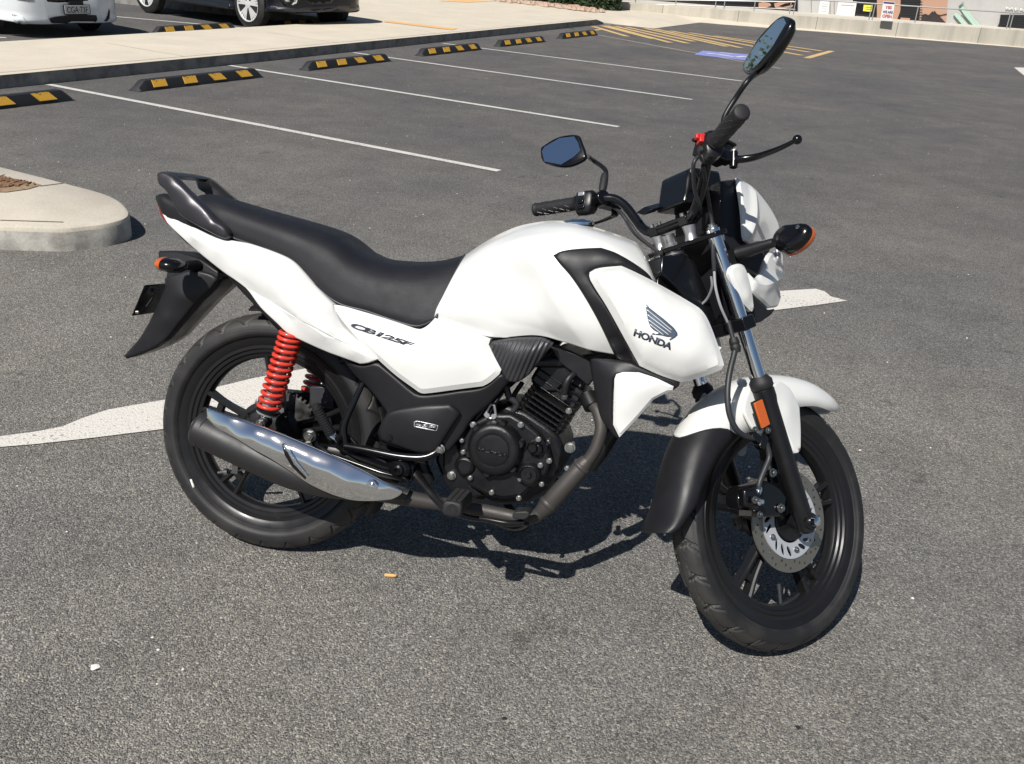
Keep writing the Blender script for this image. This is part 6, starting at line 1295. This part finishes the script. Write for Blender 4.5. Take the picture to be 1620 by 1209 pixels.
def pd(name, polys, obj, m, off=.004):
    o = poly_decal(name, polys, obj, m, off); o.modifiers.clear(); md_ = o.modifiers.new('solid', 'SOLIDIFY'); md_.thickness = .006; return o
pd('lower_grille', [z6([(478, 180), (540, 165), (640, 152), (800, 146), (945, 150), (957, 190), (925, 248), (880, 268), (700, 278), (550, 278), (500, 225)])], bw, M_BLKM)
pd('upper_grille', [z6([(425, -40), (900, -60), (865, 8), (760, 18), (560, 26), (470, 18)])], bw, M_BLKG)
pd('fog_lamp_recess', [z6([(107, 128), (175, 130), (225, 160), (260, 220), (330, 248), (400, 262), (300, 262), (220, 250), (150, 215), (120, 170)])], bw, M_CARW, .006)
pd('fog_lamp', [z6([(120, 140), (170, 142), (205, 175), (240, 235), (200, 235), (150, 200), (125, 165)])], bw, M_LAMP, .012)
pd('fog_lamp', [z6([(1072, 85), (1080, 120), (1076, 180), (1050, 212), (1005, 228), (1040, 190), (1058, 150)])], bw, M_BLKM, .008)
pd('headlamp', [z6([(90, -60), (330, -60), (320, 6), (280, 12), (180, 2), (110, -20)])], bw, M_LAMP, .006)
iC = FR['cw'].inverted()
mb = MB(); pc = Vector((.035, .012, iC @ plc and (iC @ plc).z)); mb.box(pc, (.012, .40, .125)); hold = build(mb, 'plate_holder', M_BLKM, carw, 'cw', bevel=.004); mb = MB(); mb.box(pc + Vector((.009, 0, 0)), (.006, .372, .107)); plt_ = build(mb, 'number_plate', M_PLATE, hold, 'cw', bevel=.002)
mb = MB(); mb.box(pc + Vector((-.005, 0, .085)), (.03, .20, .05)); mb.box(pc + Vector((-.02, 0, -.075)), (.03, .30, .05)); build(mb, 'plate_bracket', M_BLKM, hold, 'cw')
A, Fc = text2d('CGA\u00b773F', bold=.0); mb = MB(); mb.add([pc + Vector((.0135, -.155 + .31 * u, -.038 + .076 * v)) for u, v in A], Fc); build(mb, 'plate_lettering', M_BLKG, plt_, 'cw', solid=.001)
# --- dark suv
fc = G(396, 46); hd_ = Vector((cos(radians(-24)), sin(radians(-24)), 0)); rt_ = Vector((hd_.y, -hd_.x, 0)); org = fc - rt_ * .95; mS = carframe('cs', Vector((org.x, org.y, 0)), -24); FR['cs'] = mS = mS @ Matrix.Scale(1.1, 4)
cars_ = empty('parked_car', mS.copy()); tag(cars_, 'dark navy suv with bright alloy wheels parked behind the footpath, right of the white car', 'car', 'cars parked behind the footpath')
bs = carbody('body', 'cs', [(-3.45, .70, .50, .78, 1.05, 1.15), (-3.35, .84, .42, .78, 1.06, 1.18), (-2.9, .90, .30, .74, 1.06, 1.16), (-2.0, .91, .24, .70, 1.05, 1.14), (-1.0, .91, .24, .70, 1.02, 1.12), (-.3, .91, .24, .70, .98, 1.08), (.35, .89, .26, .68, .92, 1.02), (.62, .80, .28, .62, .86, .96), (.76, .64, .30, .56, .80, .90), (.82, .42, .31, .52, .76, .84)], M_CARN, cars_, (0, -2.60), .40)
greenhouse('cs', [(-3.3, .70, 1.12, 1.16), (-3.1, .76, 1.13, 1.48), (-2.4, .79, 1.13, 1.62), (-1.5, .79, 1.12, 1.64), (-.9, .77, 1.11, 1.56), (-.1, .70, 1.06, 1.10)], cars_, M_CARN)
for x in (0, -2.60):
    for s in (-1, 1): car_wheel(cars_, 'cs', Vector((x, s * .80, .345)), s, .345, .245)
def z4(pts): return [(190 + x / 4.263, y / 4.263) for x, y in pts]
mb = MB(); mb.prism([Vector((x, -.915, z)) for x, z in ((-2.18, .24), (-.42, .24), (-.40, .30), (-2.2, .32))], Vector((0, .06, 0))); build(mb, 'sill_trim', M_BLKM, cars_, 'cs', bevel=.01)
pd('bumper_lip', [z4([(1020, 40), (1100, 48), (1200, 62), (1240, 52), (1330, 50), (1460, 40), (1466, 58), (1420, 78), (1330, 84), (1250, 100), (1180, 88), (1080, 76), (1010, 62)])], bs, M_GREYP, .008)
pd('lower_intake', [z4([(1240, -60), (1250, 8), (1280, 30), (1420, 24), (1450, -20), (1440, -60)])], bs, M_BLKG, .006)
pd('fog_surround', [z4([(1080, -60), (1080, 10), (1110, 40), (1180, 44), (1210, 10), (1220, -60)])], bs, M_BLKG, .006)
pd('fog_lamp', [z4([(1110, -2), (1140, -4), (1144, 12), (1118, 16)])], bs, M_LAMP, .012)
pd('chrome_trim', [z4([(1180, -60), (1205, -60), (1190, 20), (1165, 36), (1150, 30), (1172, 12)])], bs, M_CHROME, .014)
pd('bumper_vents', [z4([(1290, 68), (1350, 62), (1350, 72), (1292, 78)]), z4([(1365, 61), (1420, 54), (1424, 64), (1367, 72)])], bs, M_BLKG, .014)
# ================================================================ retaining wall and the shopfront behind it
def wq(px, py, y): return _pl(px, py, y, FR['w'])
wall_line = [Vector((-2.55, 26.9, 0)), Vector((.5, 26.45, 0)), Vector((2.43, 26.45, 0)), Vector((3.93, 26.55, 0)), Vector((8.3, 26.70, 0)), Vector((22, 27.3, 0))]
tops = [.33, .37, .37, .372, .43, .56]
def zwall(px, py, i0):  # height on the wall's own line
    return 0
mb = MB(); rows = []
for p, t in zip(wall_line, tops): rows.append([p + Vector((0, 0, -.1)), p + Vector((0, 0, t - .01)), p + Vector((0, .01, t)), p + Vector((0, .19, t)), p + Vector((0, .20, t - .01)), p + Vector((0, .2, -.1))])
mb.grid(rows, loop=True, cap0=True, cap1=True); wall = build(mb, 'retaining_wall', M_WALL, None, 'w', origin=(0, 0, 0), ang=30); tag(wall, 'low pale stained concrete retaining wall topped by a metal handrail', 'wall')
jm = MB()
for x in (-1.2, .9, 3.0, 5.1, 7.2, 9.3, 11.4):
    y = np.interp(x, [p.x for p in wall_line], [p.y for p in wall_line]); t = np.interp(x, [p.x for p in wall_line], tops); jj = MB(); jj.box((x, y - .002, t / 2), (.014, .006, t - .004)); build(jj, 'wall_joint', M_JOINT, wall, 'w')
# raised terrace behind the wall
mb = MB(); mb.add([Vector((-2.6, 27.05, .30)), Vector((22, 27.45, .40)), Vector((30, 60, .45)), Vector((-30, 60, .45)), Vector((-12, 28.5, .30))], [(0, 1, 2, 3, 4)]); build(mb, 'terrace', M_APRON, None, 'w', origin=(0, 0, 0))['kind'] = 'structure'
# handrail: bent rail on slim posts, along the top of the wall
M_GALV = mat('galvanised_rail', (.50, .50, .49), .45, .7)
ry = lambda x: float(np.interp(x, [p.x for p in wall_line], [p.y for p in wall_line])) + .10
def onrail(px, py): 
    y = 26.6
    for _ in range(4): q = wq(px, py, y); y = ry(q.x)
    return q
mb = MB(); mb.tube([onrail(960, -1), onrail(1100, .5), onrail(1200, 2.2), onrail(1258, 3.2)], .018, 10); hr = build(mb, 'handrail', M_GALV, None, 'w', ang=80); tag(hr, 'thin galvanised handrail with slim posts standing on the low retaining wall', 'railing')
mb = MB(); mb.tube([onrail(962, 5), onrail(1100, 9), onrail(1200, 12.5), onrail(1258, 15)], .010, 8); build(mb, 'lower_rail', M_GALV, hr, 'w', ang=80)
mb = MB(); mb.tube([onrail(1235, -3), onrail(1355, 4), onrail(1459, 11), onrail(1620, 21.5), onrail(1760, 30)], .018, 10); build(mb, 'sloping_rail', M_GALV, hr, 'w', ang=80)
for px in (1005.6, 1070, 1133, 1147, 1195, 1252, 1259, 1380, 1385, 1453, 1599, 1604, 1690):
    t = onrail(px, float(np.interp(px, [960, 1200, 1258, 1259.5, 1355, 1459, 1620, 1760], [-1, 2.2, 3.2, -1, 4, 11, 21.5, 30]))); zb = float(np.interp(t.x, [p.x for p in wall_line], tops)); mb = MB(); mb.cyl((t.x, t.y, zb - .01), t, .014, n=10); build(mb, 'rail_post', M_GALV, hr, 'w')
# building
YB = 29.6
M_BWALL = concrete('pale_render_wall', (.46, .45, .43), .12); M_DGL = mat('dark_shop_glass', (.012, .012, .014), .08, 0, .3); M_BRN = mat('brown_mural_and_reflection', (.42, .25, .17), .7, var=.1); M_MURD = mat('dark_mural_paint', (.03, .022, .022), .6)  # the mural brown also colours the painted window reflections
M_SIGNW = mat('white_sign_board', (.72, .72, .70), .6); M_SIGNY = mat('yellow_sign', (.75, .72, .06), .6); M_REDL = mat('red_sign_lettering', (.62, .05, .04), .6); M_BLUEL = mat('dark_blue_sign_lettering', (.02, .03, .12), .6); M_MINT = mat('mint_green_graphic', (.40, .54, .45), .7); M_MINTD = mat('dark_green_graphic', (.05, .13, .11), .7)
M_LOUV = mat('black_louvre', (.015, .015, .017), .4)
mb = MB(); mb.box((9, YB + 3.02, 1.45), (42, 6, 3.0)); bld = build(mb, 'wall_render', M_BWALL, None, 'w', origin=(9, YB, 0)); bld.name = 'shop_building'; MW['shop_building'] = MW['wall_render']
tag(bld, 'pale rendered shop building with dark glazing and brown mural panels behind the retaining wall', 'building')
def fac(name, poly, m, out=.02, y=YB, parent=None, thick=.03):
    mb = MB(); mb.prism([wq(a, b, y - out) for a, b in poly], Vector((0, thick, 0))); return build(mb, name, m, parent or bld, 'w')
def c1(pts): return [(1200 + x / 3.857, y / 3.857) for x, y in pts]
UP = -95
fac('shop_glazing', [(700, UP), (1262, UP), (1262, 60), (700, 60)], M_DGL, .03)
mc_ = fac('wall_cladding', c1([(245, UP * 3), (575, UP * 3), (575, 150), (245, 150)]), M_BWALL, .05)
for x in (320, 435, 460): fac('cladding_joint', c1([(x, UP * 3), (x + 4, UP * 3), (x + 4, 150), (x, 150)]), M_JOINT, .056, parent=mc_, thick=.01)
fac('shop_glazing', c1([(575, UP * 3), (870, UP * 3), (870, 180), (575, 180)]), M_DGL, .03)
fac('mural_panel', c1([(725, UP * 3), (880, UP * 3), (872, 50), (850, 110), (830, 140), (722, 120)]), M_BRN, .06)
lv = fac('louvre_window', c1([(872, UP * 3), (1018, UP * 3), (985, 60), (970, 160), (850, 150), (866, 60)]), M_LOUV, .07)
mp1 = fac('mural_panel', c1([(1015, UP * 3), (1172, UP * 3), (1150, 80), (1138, 180), (980, 170), (985, 60)]), M_BRN, .065)
fac('mural_and_reflection_shape', c1([(998, 90), (1040, 92), (1060, 70), (1090, 85), (1125, 120), (1142, 140), (1140, 180), (985, 170)]), M_MURD, .075, thick=.01)
fac('mural_line', c1([(1000, 90), (1020, 85), (1050, 100), (1060, 84), (1075, 66), (1090, 88), (1110, 92), (1150, 84), (1150, 90), (1105, 99), (1085, 96), (1074, 78), (1062, 96), (1050, 110), (1020, 94)]), M_MURD, .082, thick=.008)
for q in ([(0, 18), (30, 12), (70, 20), (78, 34), (50, 46), (20, 50), (0, 44)], [(95, 22), (150, 8), (215, 4), (210, 14), (160, 22), (120, 40), (150, 44), (212, 30), (206, 44), (130, 58), (100, 46)]): fac('mural_and_reflection_shape', c1(q), M_BRN, .045, thick=.01)  # brown reflections in the dark glazing, painted as thin flat shapes
fac('louvre_window', c1([(1478, 90), (1640, 92), (1900, 110), (1900, 260), (1640, 200), (1455, 175), (1470, 140)]), M_LOUV, .05)
for k in range(7): fac('louvre_blade', c1([(1484, 98 + k * 13), (1900, 106 + k * 15), (1900, 108.5 + k * 15), (1484, 100.5 + k * 13)]), M_GREYP, .065, thick=.02)
for k in range(9): fac('louvre_blade', c1([(872, 8 + k * 16), (1000, 10 + k * 16), (1000, 12.5 + k * 16), (872, 10.5 + k * 16)]), M_GREYP, .085, thick=.02)
g1 = fac('green_wall_graphic', c1([(1190, 90), (1204, 78), (1225, 92), (1275, 150), (1290, 175), (1250, 165)]), M_MINT, .03, thick=.012)
fac('graphic_blade', c1([(1225, 45), (1245, 40), (1262, 55), (1350, 150), (1360, 180), (1310, 175)]), M_MINT, .034, parent=g1, thick=.012)
fac('graphic_blade', c1([(1262, 60), (1285, 70), (1310, 105), (1340, 160), (1300, 110)]), M_MINT, .04, parent=g1, thick=.012)
fac('graphic_outline', c1([(1220, 40), (1232, 30), (1256, 12), (1240, 36), (1238, 48), (1224, 48)]), M_MINTD, .044, parent=g1, thick=.012)
fac('graphic_outline', c1([(1238, 78), (1242, 76), (1315, 162), (1308, 162)]), M_MINTD, .044, parent=g1, thick=.012); fac('graphic_outline', c1([(1190, 95), (1194, 94), (1250, 160), (1244, 160)]), M_MINTD, .044, parent=g1, thick=.012)
def fac_text(s, q, m, parent, y, **k):
    P, Fc = text_quad(s, q, **k); mb = MB(); mb.add([wq(a, b, y) for a, b in P], Fc); return build(mb, 'lettering', m, parent, 'w', solid=.01)
fac_text('MEM', c1([(1510, 62), (1640, 76), (1642, 56), (1510, 42)]), M_SIGNW, bld, YB - .03)
po1 = fac('poster', c1([(378, 2), (436, 4), (424, 96), (364, 92)]), M_SIGNW, .075, thick=.012)
po2 = fac('poster', c1([(490, 4), (600, 10), (585, 100), (474, 92)]), M_SIGNW, .075, thick=.012)
M_REDS = mat('faint_red_print', (.55, .30, .28), .7); M_GRYS = mat('faint_grey_print', (.40, .40, .42), .7)
fac_text('NOTICE', c1([(500, 40), (590, 46), (592, 34), (502, 27)]), M_REDS, po2, YB - .082) if False else None
for k in range(4): fac('print_line', c1([(385, 22 + k * 15), (424 - k * 3, 24 + k * 15), (424 - k * 3, 27 + k * 15), (385, 25 + k * 15)]), M_GRYS, .082, parent=po1, thick=.006)
fac('print_line', c1([(505, 28), (585, 33), (585, 38), (505, 33)]), M_REDS, .082, parent=po2, thick=.006)
fac('yellow_sign', c1([(642, 30), (697, 33), (690, 72), (638, 68)]), M_SIGNY, .05, thick=.012)
for k in range(2): fac('print_line', c1([(652, 42 + k * 12), (688, 44 + k * 12), (688, 46.5 + k * 12), (652, 44.5 + k * 12)]), M_MURD, .056, thick=.006)
fac('vent_box', c1([(596, 98), (645, 101), (643, 116), (595, 112)]), M_BWALL, .09, thick=.08); fac('vent_box', c1([(868, 108), (925, 112), (922, 130), (864, 126)]), M_BRN, .12, thick=.05)
# the A-board of the shop tied to the rail
sy = 26.40
P = [wq(a, b, sy) for a, b in c1([(762, 8), (833, 13), (815, 128), (742, 122)])]; mb = MB(); mb.prism(P, Vector((0, .03, 0))); sg_ = build(mb, 'open_sign', M_SIGNW, None, 'w'); tag(sg_, 'white upright shop sign reading YES WE ARE OPEN, fixed to the handrail', 'sign')
mb = MB(); mb.prism([wq(a, b, sy - .004) for a, b in c1([(764, 11), (831, 16), (829, 26), (763, 21)])], Vector((0, .003, 0))); build(mb, 'sign_band', M_BLUEL, sg_, 'w')
for s_, q, m_ in (('YES', [(772, 53), (812, 56), (815, 38), (775, 35)], M_REDL), ('WE ARE', [(756, 80), (818, 84), (820, 68), (759, 64)], M_BLUEL), ('OPEN', [(754, 107), (812, 111), (815, 91), (757, 87)], M_REDL)):
    P, Fc = text_quad(s_, c1(q), bold=.03); mb = MB(); mb.add([wq(a, b, sy - .004) for a, b in P], Fc); build(mb, 'sign_lettering', m_, sg_, 'w', solid=.004)
# ================================================================ hedge, garden edge, trees
def leafmat(name, a, b):
    m = bpy.data.materials.new(name); m.use_nodes = True; N, L = nodes(m); p = N['Principled BSDF']; tc = N.new('ShaderNodeTexCoord'); n = N.new('ShaderNodeTexNoise'); n.inputs['Scale'].default_value = 5; n.inputs['Detail'].default_value = 5; L.new(tc.outputs['Object'], n.inputs['Vector']); r = ramp(N, [(.3, a), (.7, b)]); L.new(n.outputs['Fac'], r.inputs[0]); L.new(r.outputs[0], p.inputs['Base Color']); p.inputs['Roughness'].default_value = .6; return m
M_HEDGE = leafmat('dark_hedge_leaves', (.016, .034, .010), (.05, .085, .025)); M_TREEL = leafmat('tree_leaves', (.03, .06, .018), (.09, .13, .04)); M_BARK = mat('tree_bark', (.16, .12, .09), .9, bump=.6, bscale=30)
def foliage(n, fn, size, seed, tall=1.0):
    rnd = random.Random(seed); mb = MB(); V = []; Fs = []
    for i in range(n):
        c = fn(rnd); s = size * rnd.uniform(.6, 1.4); R = Matrix.Rotation(rnd.uniform(0, 6.3), 3, 'Z') @ Matrix.Rotation(rnd.uniform(-1.2, 1.2), 3, 'X') @ Matrix.Rotation(rnd.uniform(-1.2, 1.2), 3, 'Y'); b = len(V)
        V += [c + R @ Vector(q) * s for q in ((-.5, 0, 0), (0, -.28, .05), (.5, 0, 0), (0, .28, .05))]; Fs.append((b, b + 1, b + 2, b + 3))
    mb.add(V, Fs); return mb
hx = [wq(893, 15, 0) if False else G(905, 12, .15), G(940, 16, .15), G(966, 19, .15)]
for i, (px, py, r, h) in enumerate(((898, 10, .55, 1.4), (925, 12, .62, 1.6), (950, 15, .6, 1.5))):
    c = G(px, py, .15) + Vector((-.1, .5, 0)); c.z = .15
    def fn(rnd, c=c, r=r, h=h):
        while True:
            a = rnd.uniform(0, 2 * pi); q = rnd.uniform(.35, 1) ** .5; z = rnd.uniform(0, 1); rr = r * q * (1 - .35 * z ** 2); return c + Vector((cos(a) * rr, sin(a) * rr, z * h))
    t = empty('hedge_shrub', Matrix.Translation(c)); tag(t, ('left', 'middle', 'right')[i] + 'most dark clipped shrub of three beside the end of the retaining wall' if i != 1 else 'middle dark clipped shrub of three beside the end of the retaining wall', 'shrub', 'dark shrubs by the retaining wall')
    build(foliage(3800, fn, .11, 30 + i), 'foliage', M_HEDGE, t, 'w', ang=180); mb = MB(); mb.cyl(c - Vector((0, 0, .05)), c + Vector((0, 0, h * .8)), .05, .02, 10); build(mb, 'stem', M_BARK, t, 'w')
    MW[t.name] = Matrix.Translation(c)
rnd = random.Random(4); rk = MB(); e0, e1, e2 = G(790, 2, .16), G(880, 11, .16), G(930, 18, .16)
for i in range(260):
    a, b = (e0, e1) if rnd.random() < .6 else (e1, e2); c = a.lerp(b, rnd.random()) + Vector((rnd.uniform(-.4, .5), rnd.uniform(0, .8), 0)); c.z = zpath(c) + .02; s = rnd.uniform(.04, .12); ring = [c + Vector((cos(k * pi / 3) * s * rnd.uniform(.7, 1), sin(k * pi / 3) * s * rnd.uniform(.7, 1), 0)) for k in range(6)]; tp = [p + (c - p) * .4 + Vector((0, 0, s * .6)) for p in ring]
    rk.grid([ring, tp], loop=True, cap1=True)
M_ROCK = mat('pinkish_garden_rock', (.44, .31, .23), .9); o = build(rk, 'garden_rocks', M_ROCK, None, 'w', origin=(0, 0, 0)); o['kind'] = 'stuff'; tag(o, 'pinkish crushed rock spread along the garden edge', 'rocks')
def tree(loc, h, cr, seed, label, nl=9000):
    rnd = random.Random(seed); loc = Vector(loc); t = empty('street_tree', Matrix.Translation(loc)); tag(t, label, 'tree', 'trees around the car park'); mb = MB(); tips = []
    mb.tube([loc, loc + Vector((.05, 0, h * .25)), loc + Vector((-.05, .05, h * .5))], [.22, .16, .12], 12, sm=3)
    for i in range(9):
        a = i * 2.4; b = loc + Vector((0, 0, h * (.3 + .03 * i))); e = b + Vector((cos(a) * cr * rnd.uniform(.5, .85), sin(a) * cr * rnd.uniform(.5, .85), h * rnd.uniform(.15, .45))); mb.tube([b, b.lerp(e, .5) + Vector((0, 0, .2)), e], [.08, .05, .02], 8, sm=3); tips += [e, b.lerp(e, .6)]
    tips += [loc + Vector((0, 0, h * .85)), loc + Vector((.4, .3, h * .7))]; build(mb, 'trunk', M_BARK, t, 'w')
    def fn(r):
        c = r.choice(tips); v = Vector((r.gauss(0, 1), r.gauss(0, 1), r.gauss(0, .8))); return c + v * cr * .20
    build(foliage(nl, fn, .22, seed), 'crown', M_TREEL, t, 'w', ang=180)

for q, h, cr, sd_, lab in (((-22.5, 33, .1), 7.0, 3.2, 4, 'tall leafy tree beyond the middle of the far car park, seen only in the mirrors'), ((-26, 27, .1), 6.5, 3.0, 5, 'broad leafy tree beyond the far car park, seen only in the mirrors'), ((-9.5, 38.5, .3), 6.0, 2.6, 1, 'leafy tree rising left behind the shop building, seen only in the mirrors'), ((-4, 41, .3), 6.5, 3.0, 2, 'tall leafy tree behind the middle of the shop building, seen only in the mirrors'), ((-16.5, 36, .1), 7.2, 3.0, 3, 'leafy tree between the far car park and the shop building, seen only in the mirrors')): tree(q, h, cr, sd_, lab)
